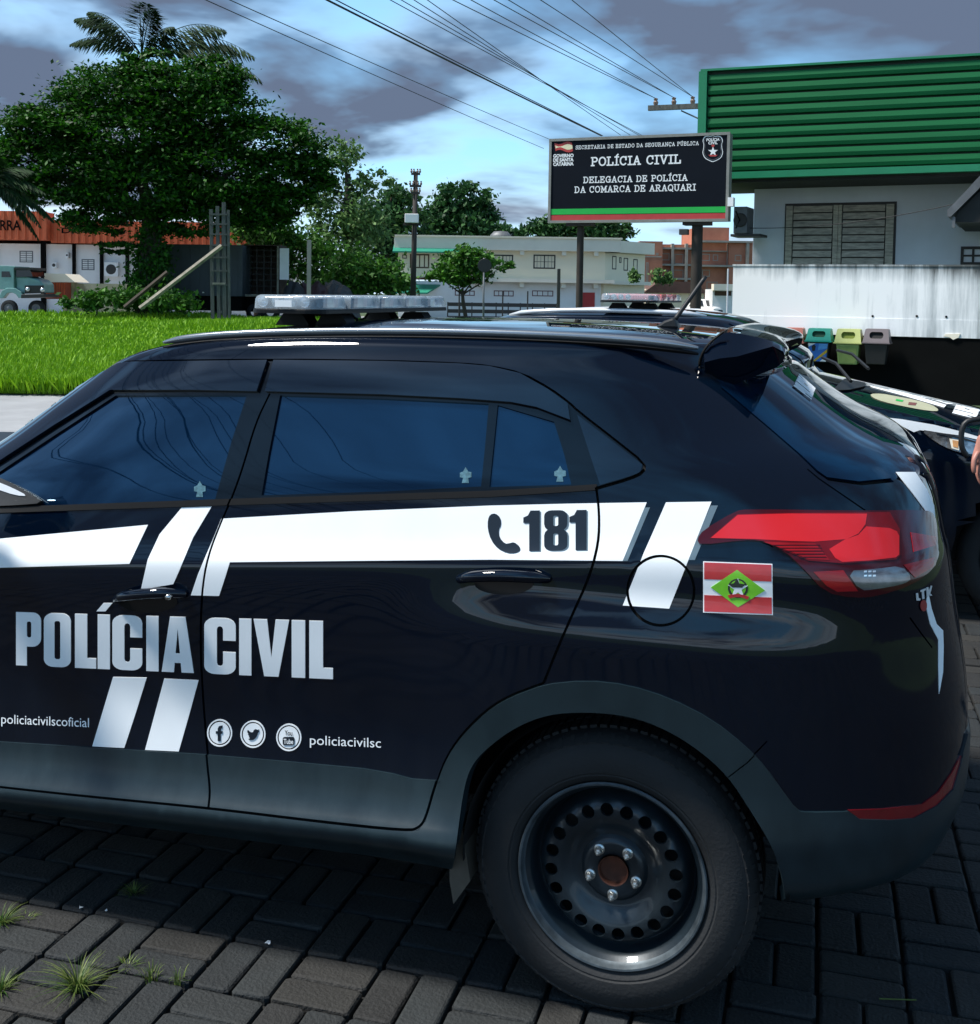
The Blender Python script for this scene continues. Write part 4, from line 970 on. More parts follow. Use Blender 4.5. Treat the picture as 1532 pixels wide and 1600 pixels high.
def paver_geo(lx, ly, h=.06, jit=0.):
    n = 3; vs = []; fs = []; b = .006
    R = lambda: random.uniform(-jit, jit)
    xs = [-lx/2, lx/2]; c = [(-lx/2, -ly/2), (lx/2, -ly/2), (lx/2, ly/2), (-lx/2, ly/2)]
    ring = []
    for (x, y) in c:
        sx_, sy_ = (1 if x > 0 else -1), (1 if y > 0 else -1)
        pts = [(x, y-sy_*.008), (x-sx_*.008, y)]
        if (x > 0) == (y > 0): ring += pts
        else: ring += pts[::-1]
    k = len(ring)
    for ins, z in ((0, -h), (0, -.007), (.0025, -.002), (.008, 0)):
        for (x, y) in ring: vs.append((x*(1-ins*2/lx)+R(), y*(1-ins*2/ly)+R(), z))
    fs = [(i*k+j, i*k+(j+1) % k, (i+1)*k+(j+1) % k, (i+1)*k+j) for i in range(3) for j in range(k)]+[tuple(range(3*k, 4*k))]
    return vs, fs
PME = []
for v_ in range(12):
    vs, fs = paver_geo(.198, .0945, jit=.0012); me = bpy.data.meshes.new('paver'); me.from_pydata(vs, [], fs); me.materials.append(PM[v_ % 6]); PME.append(me)
cand = []
for i in range(-30, 32):
    for j in range(-22, 36):
        par = (i+j) % 2 == 0
        for k in (0, 1):
            o_ = (k-.5)*U_/2
            a, b_ = ((i+.5)*U_+o_, (j+.5)*U_) if par else ((i+.5)*U_, (j+.5)*U_+o_)
            cand.append((pv(a, b_), par))
def vis(p):
    d = Vector(p)-Vector(CAM); z = d.dot(Vector(FWD)); 
    if z < .3: return None
    X = d.dot(Vector(RGT))/z; Y = d.dot(Vector(UPV))/z; x = X*cr+Y*sr; y = -X*sr+Y*cr; return PX+F*x, PY-F*y, z
near = []; far = []
for p, par in cand:
    v_ = vis(p); inside = v_ and -40 < v_[0] < 1572 and v_[1] < 1640
    if inside:
        x_, y_, _ = v_
        if x_ < 760 and y_ < 1235+x_*.15: inside = False
        if 760 <= x_ < 1200 and y_ < 1470: inside = False
        if 1200 <= x_ < 1455 and y_ < 1375: inside = False
        if x_ >= 1455 and y_ < 915: inside = False
    (near if inside else far).append((p, par, v_))
near.sort(key=lambda q: q[2][2]); far += near[300:]; near = near[:300]
print('pavers near', len(near), 'far', len(far))
pvroot = meta(bpy.data.objects.new('paving', None), kind='structure'); COL.objects.link(pvroot)
for k, (p, par, _) in enumerate(near):
    o = bpy.data.objects.new('paver', random.choice(PME)); COL.objects.link(o); o.parent = pvroot
    o.location = (p.x+random.uniform(-.0015, .0015), p.y+random.uniform(-.0015, .0015), random.uniform(-.0045, .0015))
    o.rotation_euler = (random.uniform(-.010, .010), random.uniform(-.010, .010), PA+(pi/2 if par else 0)+random.uniform(-.012, .012)+random.choice((0, pi)))
vs = []; fs = []; mi = []
for p, par, _ in far:
    a = PA+(pi/2 if par else 0)+random.uniform(-.01, .01); c_, s_ = cos(a), sin(a); n = len(vs); dz = random.uniform(-.004, .001); b = .006
    for ins, z in ((0, -.02), (0, -.006), (b, 0)):
        for x, y in ((-1, -1), (1, -1), (1, 1), (-1, 1)):
            x *= .099-ins; y *= .04725-ins; vs.append((p.x+x*c_-y*s_, p.y+x*s_+y*c_, z+dz))
    for i in range(2):
        for j in range(4): fs.append((n+i*4+j, n+i*4+(j+1) % 4, n+(i+1)*4+(j+1) % 4, n+(i+1)*4+j))
    fs.append((n+8, n+9, n+10, n+11)); mi += [random.randrange(6)]*9
meta(mesh('far_pavers', vs, fs, None, pvroot, mats=PM, mi=mi), kind='stuff')

# ------------------------------------------------------------------ plane helper for facades
class Site:
    def __init__(s, px0, Z, rot=0.):
        s.o = gp(px0, Z); s.a = YAW+radians(rot); s.d = Vector((cos(s.a), sin(s.a), 0)); s.n = Vector((-sin(s.a), cos(s.a), 0))
    def loc(s, px_, py_, back=0.):
        r = Vector(rays(px_, py_)); o = s.o+s.n*back; t = (o-Vector(CAM)).dot(s.n)/r.dot(s.n); p = Vector(CAM)+r*t
        return (p-s.o).dot(s.d), p.z
    def x(s, px_, back=0.): return s.loc(px_, 460, back)[0]
    def z(s, px_, py_, back=0.): return s.loc(px_, py_, back)[1]
    def rect(s, x0, y0, x1, y1, back=0.):
        a = s.loc(x0, y0, back); b = s.loc(x1, y1, back); c = s.loc((x0+x1)/2, y0, back); d = s.loc((x0+x1)/2, y1, back); return a[0], b[0], d[1], c[1]
    def world(s, x, y, z): return s.o+s.d*x+s.n*y+Vector((0, 0, z))
def site_thing(s, name, label, cat, group=None): return thing(name, label, cat, s.o, s.a, group)
def boxp(name, mtl, parent, *b, bev=0):
    mb = MB(); mb.box(*b); o = mb.build(name, mtl, parent)
    if bev: bevel(o, bev, 2)
    return o
def window(parent, x0, x1, z0, z1, yf, frame, pane, fw=.06, nx=2, nz=1, bars=None, dep=.12):
    "frame standing 2 cm proud of the wall face at y=yf, dark pane set back in it"
    mb = MB()
    mb.box(x0, x0+fw, yf-.02, yf+dep, z0, z1); mb.box(x1-fw, x1, yf-.02, yf+dep, z0, z1)
    mb.box(x0+fw, x1-fw, yf-.02, yf+dep, z1-fw, z1); mb.box(x0+fw, x1-fw, yf-.02, yf+dep, z0, z0+fw)
    for i in range(1, nx): xx = x0+(x1-x0)*i/nx; mb.box(xx-fw*.4, xx+fw*.4, yf-.015, yf+dep, z0+fw, z1-fw)
    for i in range(1, nz): zz_ = z0+(z1-z0)*i/nz; mb.box(x0+fw, x1-fw, yf-.012, yf+dep, zz_-fw*.35, zz_+fw*.35)
    f = mb.build('window', frame, parent)
    boxp('pane', pane, f, x0+fw*.9, x1-fw*.9, yf+.012, yf+.03, z0+fw*.9, z1-fw*.9)
    if bars:
        mb = MB(); n = max(2, int((x1-x0)/bars))
        for i in range(1, n): xx = x0+(x1-x0)*i/n; mb.box(xx-.012, xx+.012, yf-.045, yf-.025, z0, z1)
        mb.box(x0, x1, yf-.05, yf-.045, (z0+z1)/2-.015, (z0+z1)/2+.015); mb.build('window_grille', frame, f)
    return f
M['pane'] = mat('dark_window_pane', (.015, .018, .022), .08, var=.3, vscale=2)
M['dark_frame'] = mat('dark_frame', (.03, .028, .026), .6, var=.2)
M['white_wall'] = mat('white_rendered_wall', (.80, .80, .79), .85, var=.12, vscale=.8, bump=.1, bscale=30, detail=8)
M['cream_wall'] = mat('cream_rendered_wall', (.85, .77, .58), .85, var=.12, vscale=.25, detail=8)
M['cream_trim'] = mat('cream_trim', (.86, .79, .64), .8, var=.15, vscale=.4)
M['brown_wood'] = mat('brown_wood', (.10, .055, .035), .7, var=.4, vscale=3)
M['maroon'] = mat('maroon_shutter', (.16, .05, .045), .7, var=.3, vscale=3)
M['teal_roof'] = mat('green_metal_awning', (.02, .25, .16), .5, var=.2, vscale=1)
M['tile'] = mat('orange_roof_sheet', (.68, .13, .045), .7, var=.3, vscale=2, stretch=(4, 1, 1))
M['brick_red'] = mat('raw_brick_wall', (.50, .20, .12), .9, var=.35, vscale=.9, detail=9, col2=(.36, .13, .08))
M['concrete'] = mat('bare_concrete', (.38, .33, .28), .9, var=.3, vscale=1.2)
M['black_paint'] = mat('black_wall_paint', (.004, .0045, .0045), .9, spec=.1, var=.4, vscale=2)
M['red_gate'] = mat('red_gate', (.45, .03, .03), .6, var=.2)
M['metal_grey'] = mat('weathered_metal', (.16, .17, .18), .55, metal=.3, var=.4, vscale=4)

# ------------------------------------------------------------------ cream two-storey building across the street
s = Site(620, 80); t = site_thing(s, 'cream_building', 'long cream two-storey building with flat parapet and green awning, beyond the street', 'building')
X = s.x; x0, x1 = X(622), X(945); zr = s.z(760, 391); zp = s.z(760, 372); zl = s.z(760, 437)
boxp('wall', M['cream_wall'], t, x0, x1, 0, 14, zl+.1, zr)
boxp('ground_floor_wall', M['white_paint'], t, x0, x1, .25, 14, 0, zl-.15)
boxp('parapet', M['cream_trim'], t, x0-.25, x1+1.0, -.55, 14.2, zr, zp)
boxp('parapet_lip', M['cream_wall'], t, x0-.35, x1+1.1, -.65, 14.3, zp, zp+.12)
boxp('ledge', M['cream_trim'], t, X(735), x1+.6, -.7, .25, zl-.15, zl+.1)
for p_ in (755, 815, 880, 930):
    mb = MB(); mb.prism([(X(p_)-.15, zr-.002), (X(p_)+.15, zr-.002), (X(p_)+.15, zr-.30), (X(p_)-.15, zr-.30)], -.45, -.002); mb.build('bracket', M['cream_trim'], t)
    mb = MB(); mb.box(X(p_)-.15, X(p_)+.15, -.5, .248, zl-.5, zl-.152); mb.build('bracket', M['cream_trim'], t)
for a in ((641, 397, 671, 419, 4), (770, 398, 802, 420, 2), (834, 398, 868, 420, 2)):
    r = s.rect(*a[:4]); window(t, r[0], r[1], r[2], r[3], 0, M['brown_wood'] if a[4] == 4 else M['dark_frame'], M['pane'], .09, a[4], 1, bars=.22 if a[4] == 2 else None)
r = s.rect(629, 398, 636, 404); window(t, *r, 0, M['dark_frame'], M['pane'], .05, 1)
for a in ((711, 454, 742, 462), (772, 454, 803, 463), (832, 454, 865, 463)):
    r = s.rect(*a); window(t, *r, .25, M['maroon'], M['maroon'], .06, 4)
r = s.rect(616, 386, 752, 394); mb = MB(); mb.add([(r[0], 0, r[3]+.15), (r[1], 0, r[3]+.15), (r[1], -1.1, r[2]), (r[0], -1.1, r[2]), (r[0], 0, r[3]+.05), (r[1], 0, r[3]+.05), (r[1], -1.1, r[2]-.1), (r[0], -1.1, r[2]-.1)], [(0,3,2,1),(4,5,6,7),(3,7,6,2),(0,4,7,3),(1,2,6,5)]); mb.build('awning', M['teal_roof'], t)
r = s.rect(628, 444, 688, 457); mb = MB(); mb.add([(r[0], .25, r[3]), (r[1], .25, r[3]), (r[1]-.8, -1.6, r[2]), (r[0]-.5, -1.6, r[2]), (r[0], .25, r[3]-.1), (r[1], .25, r[3]-.1), (r[1]-.8, -1.6, r[2]-.1), (r[0]-.5, -1.6, r[2]-.1)], [(0,3,2,1),(4,5,6,7),(3,7,6,2),(0,4,7,3),(1,2,6,5)]); mb.build('awning', M['teal_roof'], t)
# receding right wing
s2 = Site(945, 80.2, 50); ang = radians(50)
def wing(name, mtl, xa, xb, y0, y1, za, zb):
    o = boxp(name, mtl, t, xa, xb, y0, y1, za, zb); o.location = (x1, .05, 0); o.rotation_euler = (0, 0, ang); return o
wl = s2.x(1008); wing('side_wall', M['cream_wall'], 0, wl, .05, 8, 0, zr-.02); wing('side_parapet', M['cream_trim'], -.1, wl+.4, -.5, 8.1, zr, zp-.02)
for a in ((958, 400, 964, 421), (976, 403, 982, 423), (991, 405, 997, 424), (969, 402, 972, 411)):
    r = s2.rect(*a); o = window(t, *r, .05, M['dark_frame'], M['pane'], .07, 1); o.location = (x1, .05, 0); o.rotation_euler = (0, 0, ang)
wing('side_ledge', M['cream_trim'], 0, wl, -.5, .05, zl-.2, zl+.05)
r = s.rect(906, 457, 930, 474); boxp('gate', M['red_gate'], t, r[0], r[1], .18, .248, 0, r[3])
mb = MB(); mb.lathe([(0, .55), (.5, .5), (.75, .25), (.8, 0), (0, 0)], (X(782), 3, zp+.12), 16, 'Z'); mb.build('roof_tank', M['metal_grey'], t, True)

# ------------------------------------------------------------------ brick building site
s = Site(1000, 112); t = site_thing(s, 'brick_building', 'unfinished red brick building with concrete floors and empty window openings, behind the sign post', 'building')
X = s.x
for nm, a, dy in (('left_block', (1000, 377, 1034, 470), 0), ('middle_block', (1034, 381, 1094, 470), 1.5), ('stair_tower', (1092, 354, 1141, 470), 1.2), ('right_block', (1141, 376, 1176, 470), .4)):
    r = s.rect(*a); boxp(nm, M['brick_red'], t, r[0], r[1], dy, 10, 0, r[3])
for a, dy in (((1034, 386, 1094, 389), .9), ((1034, 412, 1094, 415), .9), ((1000, 400, 1034, 402), -.03), ((1092, 376, 1176, 379), -.1), ((1092, 391, 1141, 393), .9), ((1034, 434, 1094, 437), .9), ((1092, 414, 1176, 417), .3)):
    r = s.rect(*a); boxp('floor_slab', M['concrete'], t, r[0], r[1], dy, dy+1.2, r[2], r[3])
for px_ in (1000, 1033, 1053, 1075, 1093, 1141, 1168):
    r = s.rect(px_-1, 380, px_+1, 470); boxp('column', M['concrete'], t, r[0], r[1], -.05 if px_ in (1000, 1168) else .85, 1.6, 0, r[3])
for a in ((1037,395,1050,406),(1058,396,1072,412),(1100,396,1113,407),(1025,395,1029,399),(1037,421,1048,432),(1056,421,1072,435),(1101,421,1113,432),(1118,397,1126,407),(1150,398,1160,408),(1010,410,1013,440),(1108,440,1125,452)):
    dy = 0 if a[0] < 1033 else (.4 if a[0] > 1141 else (1.2 if a[0] > 1092 else 1.5)); r = s.rect(*a); window(t, *r, dy, M['concrete'], M['pane'], .08, 1)
# brown roofs and white awning in front of the site
s = Site(1010, 92); t = site_thing(s, 'brown_roofed_shed', 'low shed with dark brown tiled roof beside the sign post', 'shed')
r = s.rect(1010, 452, 1100, 475); boxp('wall', M['cream_wall'], t, r[0], r[1], 0, 5, 0, r[3])
M['brown_roof'] = mat('brown_roof_tiles', (.12, .06, .045), .85, var=.4, vscale=2)
r = s.rect(1005, 440, 1104, 458); mb = MB(); mb.prism([(0, 0)]*0 or [(r[0], r[2]), (r[1], r[2]), (r[1]-1, r[3]), (r[0]+1.2, r[3])], -.6, 5.5); mb.build('roof', M['brown_roof'], t)
s = Site(1115, 86); t = site_thing(s, 'white_kiosk', 'small white kiosk with a cream awning left of the stained wall', 'kiosk')
r = s.rect(1114, 452, 1146, 492); boxp('wall', M['white_paint'], t, r[0], r[1], 0, 3, 0, r[3]); r = s.rect(1112, 444, 1146, 454); boxp('awning', M['cream_trim'], t, r[0], r[1], -1, -.002, r[2], r[3])
r = s.rect(1117, 455, 1143, 462); boxp('counter_opening', M['brown_wood'], t, r[0], r[1], -.03, 0-.002, r[2], r[3])

# ------------------------------------------------------------------ left building with orange roof band
s = Site(-160, 76, 0); t = site_thing(s, 'orange_roofed_building', 'white building with orange sheet fascia and dark pillars behind the big tree', 'building'); X = s.x
def rib_sheet(parent, xa, xb, y, za, zb, name='fascia_sheet'):
    n = max(2, int((xb-xa)/.45)); prof = []
    for i in range(n+1): xx = xa+(xb-xa)*i/n; prof += [(xx, y), (xx+(xb-xa)/n*.35, y), (xx+(xb-xa)/n*.45, y-.07), (xx+(xb-xa)/n*.9, y-.07)]
    prof = [p for p in prof if p[0] <= xb]; k = len(prof); vs = [(a, b, za) for a, b in prof]+[(a, b, zb) for a, b in prof]
    return mesh(name, vs, [(i, i+1, k+i+1, k+i) for i in range(k-1)], M['tile'], parent)
zt, zb_, zc = s.z(50, 332), s.z(50, 376), s.z(50, 381)
xa, xb, xc = X(-160), X(86), X(425)
boxp('wall', M['white_wall'], t, xa, xc, 0, 12, 0, zc)
boxp('fascia_backing', M['tile'], t, xa, xb, -1.2, 0-.002, zb_, zt-.05); rib_sheet(t, xa, xb, -1.24, zb_, zt)
r2_ = s.rect(87, 345, 425, 384); boxp('fascia_backing', M['tile'], t, xb+.01, xc, -.6, 0-.002, s.z(90, 379), s.z(300, 352)); rib_sheet(t, xb+.01, xc, -.64, s.z(200, 382), s.z(300, 348))
boxp('roof', M['tile'], t, xa, xc, -.3, 12, zc+.3, zt-.8)
for a in (66, 115, 158, 198, 240, -10, -80): r = s.rect(a, 375, a+(7 if a == 66 else 4.5), 460); boxp('pillar', M['black_paint'], t, r[0], r[1], -.25, -.002, 0, r[3])
for a in ((31, 392, 52, 410, 4), (128, 405, 148, 422, 1)): r = s.rect(*a[:4]); window(t, *r, 0, M['metal_grey'], M['pane'] if a[4] == 4 else M['metal_grey'], .06, 2, 5)
def ac_unit(parent, r, y): 
    o = boxp('air_conditioner', M['white_paint'], parent, r[0], r[1], y-.35, y-.002, r[2], r[3]); cx_, cz_ = (r[0]+r[1])/2, (r[2]+r[3])/2; mb = MB(); mb.lathe([(min(r[1]-r[0], r[3]-r[2])*.38, -.01), (0, -.02)], (cx_, y-.35, cz_), 16); mb.build('fan_grille', M['dark_frame'], o)
for a in ((166, 410, 187, 432), (84, 410, 91, 419), (106, 395, 110, 403)): ac_unit(t, s.rect(*a), 0)
for s_, pxa, pxb, py0, py1 in (('RRA', 14, 46, 361, 346), ('DI', 103, 122, 365, 357)):
    a, z0_ = s.loc(pxa, py0); b_, z1_ = s.loc(pxb, py1); y_ = -1.33 if s_ == 'RRA' else -.73
    text_on('fascia_lettering', s_, lambda u, v, a=a, b_=b_, z0_=z0_, z1_=z1_, y_=y_: (a+(b_-a)*u, y_, z0_+(z1_-z0_)*v), M['black_paint'], t, .02)
s = Site(60, 70); t = site_thing(s, 'low_wall', 'low pale mossy garden wall in front of the white building', 'wall'); M['mossy'] = mat('mossy_render', (.48, .47, .34), .9, var=.5, vscale=1.0, col2=(.22, .24, .14), detail=9)
r = s.rect(62, 441, 210, 476); boxp('wall', M['mossy'], t, s.x(118), r[1], 0, .25, 0, s.z(150, 443)); boxp('end_pier', M['mossy'], t, s.x(100), s.x(118)-.01, -.1, .35, 0, s.z(110, 440))
s = Site(72, 69); t = site_thing(s, 'orange_hut', 'small orange ribbed hut with a pale sloping roof beside the old truck', 'hut')
r = s.rect(72, 441, 103, 462); boxp('wall', mat('orange_boards', (.42, .09, .05), .7, var=.3, vscale=8), t, r[0], r[1], 0, 2, r[2]-.2, r[3])
for k in range(8): xx = r[0]+(r[1]-r[0])*(k+.5)/8; boxp('board', M['tile'], t, xx-.05, xx+.05, -.03, -.002, r[2], r[3]-.03)
mb = MB(); p = [s.loc(a, b_) for a, b_ in ((72, 441), (120, 441), (104, 428), (72, 427))]; mb.prism(p, -.25, 2.2); mb.build('roof', M['cream_trim'], t)

# ------------------------------------------------------------------ station building on the right
s = Site(1175, 22, -25.5); t = site_thing(s, 'station_building', 'white building with a deep green ribbed fascia and a louvred window, right of the sign', 'building'); X = s.x
st = t; sB = s
M['st_wall'] = mat('station_wall', (.62, .65, .68), .85, var=.15, vscale=1.2, bump=.1, bscale=25, detail=8)
xe = X(1640); M['soffit'] = mat('dark_soffit', (.02, .022, .022), .8, var=.2)
x0, x1 = X(1175), xe
boxp('wall', M['st_wall'], t, x0, x1, 0, 9, 0, s.z(1350, 262)+.6)
M['fascia_green'] = mat('green_fascia_sheet', (.002, .125, .038), .6, spec=.2, var=.3, vscale=1.2, stretch=(.4, 1, 6), rvar=.1)
M['fascia_groove'] = mat('dark_green_groove', (.002, .03, .014), .6, var=.2)
M['green_trim'] = mat('green_edge_trim', (.01, .20, .09), .4, var=.2, vscale=2)
FB = 1.25   # the fascia stands this far in front of the wall
s3 = Site(1090, 21.0, -25.5)
ft = thing('green_fascia', 'deep green ribbed metal fascia along the top of the white building', 'fascia', s3.o, s3.a)
za0, za1 = s3.z(1092, 276), s3.z(1092, 113); L_ = s3.x(1700); zb0, zb1 = s3.z(1532, 262), s3.z(1532, 88); xr_ = s3.x(1532)
NR = 9
# keep the boards level: use the mean of both ends
z0_, z1_ = (za0+zb0)/2, (za1+zb1)/2
sl0 = (zb0-za0)/xr_; sl1 = (zb1-za1)/xr_
def FZ(x, f): return (za0+sl0*x)*(1-f)+(za1+sl1*x)*f
def skewbox(name, mtl, parent, xa, xb, ya, yb, f0, f1, dz0=0., dz1=0.):
    v = []
    for y in (ya, yb):
        for x, f, dz in ((xa, f0, dz0), (xb, f0, dz0), (xb, f1, dz1), (xa, f1, dz1)): v.append((x, y, FZ(x, f)+dz))
    return mesh(name, v, [(0,1,2,3),(7,6,5,4),(0,4,5,1),(1,5,6,2),(2,6,7,3),(3,7,4,0)], mtl, parent)
skewbox('backing', M['fascia_groove'], ft, .06, L_, .05, 1.0, 0, 1)
for k in range(NR):
    f0, f1 = (k+.0)/NR, (k+1)/NR; a = .03+.94*f0; b_ = .03+.94*f1
    v = []; prof = [(0.05, a+.012), (-.03, a+.018), (-.045, a+(b_-a)*.5), (-.03, b_-.006), (.05, b_-.001)]
    for x in (.12, L_-.02):
        for y, f in prof: v.append((x, y, FZ(x, f)))
    n = len(prof); mesh('fascia_board', v, [(i, n+i, n+i+1, i+1) for i in range(n-1)]+[tuple(range(n))], M['fascia_green'], ft)
skewbox('top_trim', M['green_trim'], ft, -.02, L_, -.07, 1.0, 1, 1, .002, .04); skewbox('bottom_trim', M['green_trim'], ft, -.02, L_, -.08, .1, 0, .03, -.06, 0)
skewbox('end_trim', M['green_trim'], ft, -.05, .10, -.075, 1.0, .0302, .9998)
skewbox('soffit', M['soffit'], ft, 0, L_, .102, 2.3, 0, 0, -.12, -.02)
# louvred window
r = s.rect(1230, 320, 1396, 414)
M['old_wood'] = mat('weathered_louvre', (.50, .45, .35), .75, var=.4, vscale=6, stretch=(1, 1, 5), col2=(.20, .19, .155), detail=9)
wr = bpy.data.objects.new('window', None); COL.objects.link(wr); wr.parent = t
wx0, wx1, wz0, wz1 = r; ww = wx1-wx0; wh = wz1-wz0
boxp('window_recess', M['dark_frame'], wr, wx0-.03, wx1+.03, -.012, 0.0-.001, wz0, wz1+.04)
def wb(nm, u0, u1, v0, v1, y0=-.07, y1=-.013): return boxp(nm, M['old_wood'], wr, wx0+ww*u0, wx0+ww*u1, y0, y1, wz0+wh*v0, wz0+wh*v1, bev=.004)
wb('frame_post', 0, .062, 0, .995, -.06); wb('frame_post', .445, .49, 0, .995, -.06); wb('frame_post', .4925, .525, 0, .995, -.058); wb('frame_post', .925, .995, 0, .995, -.06)
for side in (0, 1):
    u0, u1 = ((.072, .435), (.535, .915))[side]
    for k in range(8):
        v0 = k/8+.008; v1 = (k+1)/8-.012; xa, xb = wx0+ww*u0, wx0+ww*u1; za, zb_ = wz0+wh*v0, wz0+wh*v1
        mb = MB(); mb.add([(xa, -.075, za), (xb, -.075, za), (xb, -.035, zb_), (xa, -.035, zb_), (xa, -.060, za), (xb, -.060, za), (xb, -.015, zb_), (xa, -.015, zb_)], [(0,1,2,3),(7,6,5,4),(0,4,5,1),(1,5,6,2),(2,6,7,3),(3,7,4,0)]); mb.build('louvre_slat', M['old_wood'], wr)
# second small window at the frame edge
r = s.rect(1502, 385, 1560, 414); window(t, *r, 0, M['dark_frame'], M['pane'], .05, 3, 2)
# conditioner box hung on the left corner
s4 = Site(1145, 21.6, -25.5); t4 = site_thing(s4, 'air_conditioner', 'grey air conditioner box hung at the left corner of the white building', 'air conditioner')
r = s4.rect(1151, 324, 1171, 366); boxp('casing', M['metal_grey'], t4, r[0], r[1], -.2, .35, r[2], r[3], bev=.015); mb = MB(); mb.lathe([(.13, -.005), (.11, -.02), (0, -.01)], ((r[0]+r[1])/2, -.2, (r[2]+r[3])/2), 20); mb.build('fan_guard', M['dark_frame'], t4)
boxp('bracket', M['dark_frame'], t4, r[0]-.05, r[1]+.25, -.2, .4, r[2]-.05, r[2]-.005)
mb = MB(); mb.tube([(r[0]+.04, -.205, r[3]-.08), (r[0]+.12, -.22, (r[2]+r[3])/2), (r[0]+.05, -.21, r[2]+.1)], .012, 6); mb.build('pipe', M['black_paint'], t4)
# canopy roof poking in from the right
s5 = Site(1483, 18, -25.5); t5 = site_thing(s5, 'canopy_roof', 'dark sloping canopy roof edge entering at the right, under the green fascia', 'canopy')
P5 = [s5.loc(a, b_) for a, b_ in ((1483, 332), (1532, 280), (1640, 170), (1640, 186), (1532, 298), (1489, 341), (1484, 341))]
mb = MB(); mb.prism(P5, -.4, 2.5); mb.build('roof_sheet', M['metal_grey'], t5)
P5 = [s5.loc(a, b_) for a, b_ in ((1495, 349), (1498, 334), (1532, 302), (1640, 190), (1640, 349))]; mb = MB(); mb.prism(P5, -.3, 2.3); mb.build('gable', M['soffit'], t5)
r = s5.rect(1491, 341, 1495, 358); boxp('rafter_end', M['metal_grey'], t5, r[0], r[1], -.38, -.3, r[2], r[3])

# ------------------------------------------------------------------ stained boundary wall and bins
s = Site(1145, 20, -25.5); t = site_thing(s, 'boundary_wall', 'white rain-streaked boundary wall with a black painted base, behind the bins', 'wall')
def stained():
    m, tr, b = newmat('rain_streaks_and_falloff'); tcn = tr.nodes.new('ShaderNodeTexCoord'); mp = tr.nodes.new('ShaderNodeMapping'); mp.inputs['Scale'].default_value = (2.6, 1, .22)
    tr.links.new(tcn.outputs['Object'], mp.inputs[0]); n1 = tr.nodes.new('ShaderNodeTexNoise'); n1.inputs['Scale'].default_value = 2.2; n1.inputs['Detail'].default_value = 9; n1.inputs['Roughness'].default_value = .68; tr.links.new(mp.outputs[0], n1.inputs['Vector'])
    n2 = tr.nodes.new('ShaderNodeTexNoise'); n2.inputs['Scale'].default_value = .55; n2.inputs['Detail'].default_value = 6; tr.links.new(tcn.outputs['Object'], n2.inputs['Vector'])
    sp = tr.nodes.new('ShaderNodeSeparateXYZ'); tr.links.new(tcn.outputs['Object'], sp.inputs[0])
    def mt(op, a, b_=None, c=None):
        n = tr.nodes.new('ShaderNodeMath'); n.operation = op
        for i, v in enumerate((a, b_, c)):
            if v is None: continue
            if isinstance(v, (int, float)): n.inputs[i].default_value = v
            else: tr.links.new(v, n.inputs[i])
        return n.outputs[0]
    top = tr.nodes.new('ShaderNodeMapRange'); top.inputs[1].default_value = 1.9; top.inputs[2].default_value = 2.32; top.inputs[3].default_value = 0; top.inputs[4].default_value = .40; tr.links.new(sp.outputs[2], top.inputs[0])
    rx = tr.nodes.new('ShaderNodeMapRange'); rx.inputs[1].default_value = .5; rx.inputs[2].default_value = 4.4; rx.inputs[3].default_value = -.10; rx.inputs[4].default_value = .16; tr.links.new(sp.outputs[0], rx.inputs[0])  # light falloff towards the right put into the colour, on top of the streaks
    f = mt('ADD', mt('ADD', mt('MULTIPLY', n1.outputs['Fac'], .8), mt('MULTIPLY', n2.outputs['Fac'], .45)), mt('ADD', top.outputs[0], rx.outputs[0]))
    r = tr.nodes.new('ShaderNodeValToRGB'); e = r.color_ramp.elements; e[0].position = .64; e[0].color = (.88, .89, .89, 1); e[1].position = 1.05; e[1].color = (.10, .11, .11, 1); x_ = e.new(.83); x_.color = (.52, .55, .56, 1)
    tr.links.new(f, r.inputs[0]); tr.links.new(r.outputs[0], b.inputs['Base Color']); b.inputs['Roughness'].default_value = .9; return m
M['stained'] = stained()
zt = s.z(1300, 416); zb_ = s.z(1300, 523); xl, xr_ = s.x(1145), s.x(1640); zc = s.z(1300, 496)
boxp('wall_face', M['stained'], t, xl, xr_, 0, .18, zb_, zt)
boxp('coping', M['stained'], t, xl-.01, xr_, -.012, .19, zt+.001, zt+.03)
boxp('black_base', M['black_paint'], t, xl, xr_, .012, .17, 0, zb_-.002)
boxp('render_line', M['stained'], t, xl, xr_, -.006, -.0005, zb_+.002, zc)
for a in ((1364, 494), (1433, 494), (1479, 495)):
    x_, z_ = s.loc(*a); mb = MB(); mb.lathe([(0, -.008), (.016, -.008), (.02, -.0065)], (x_, 0, z_), 10); mb.build('bolt_hole', M['black_paint'], t)
x_, z_ = s.loc(1488, 524); mb = MB(); mb.prism([(x_-.10, z_+.02), (x_+.12, z_+.03), (x_+.10, z_-.03), (x_+.02, z_-.07), (x_-.04, z_-.03), (x_-.12, z_-.02)], -.02, .011); meta_o = mb.build('peeling_patch', M['cream_trim'], t)
sheet('wall_verge', [s.world(xl-1, -3.2, 0)[:2], s.world(xr_, -3.2, 0)[:2], s.world(xr_, 0, 0)[:2], s.world(xl-1, 0, 0)[:2]], -.008, M['base_ground'])
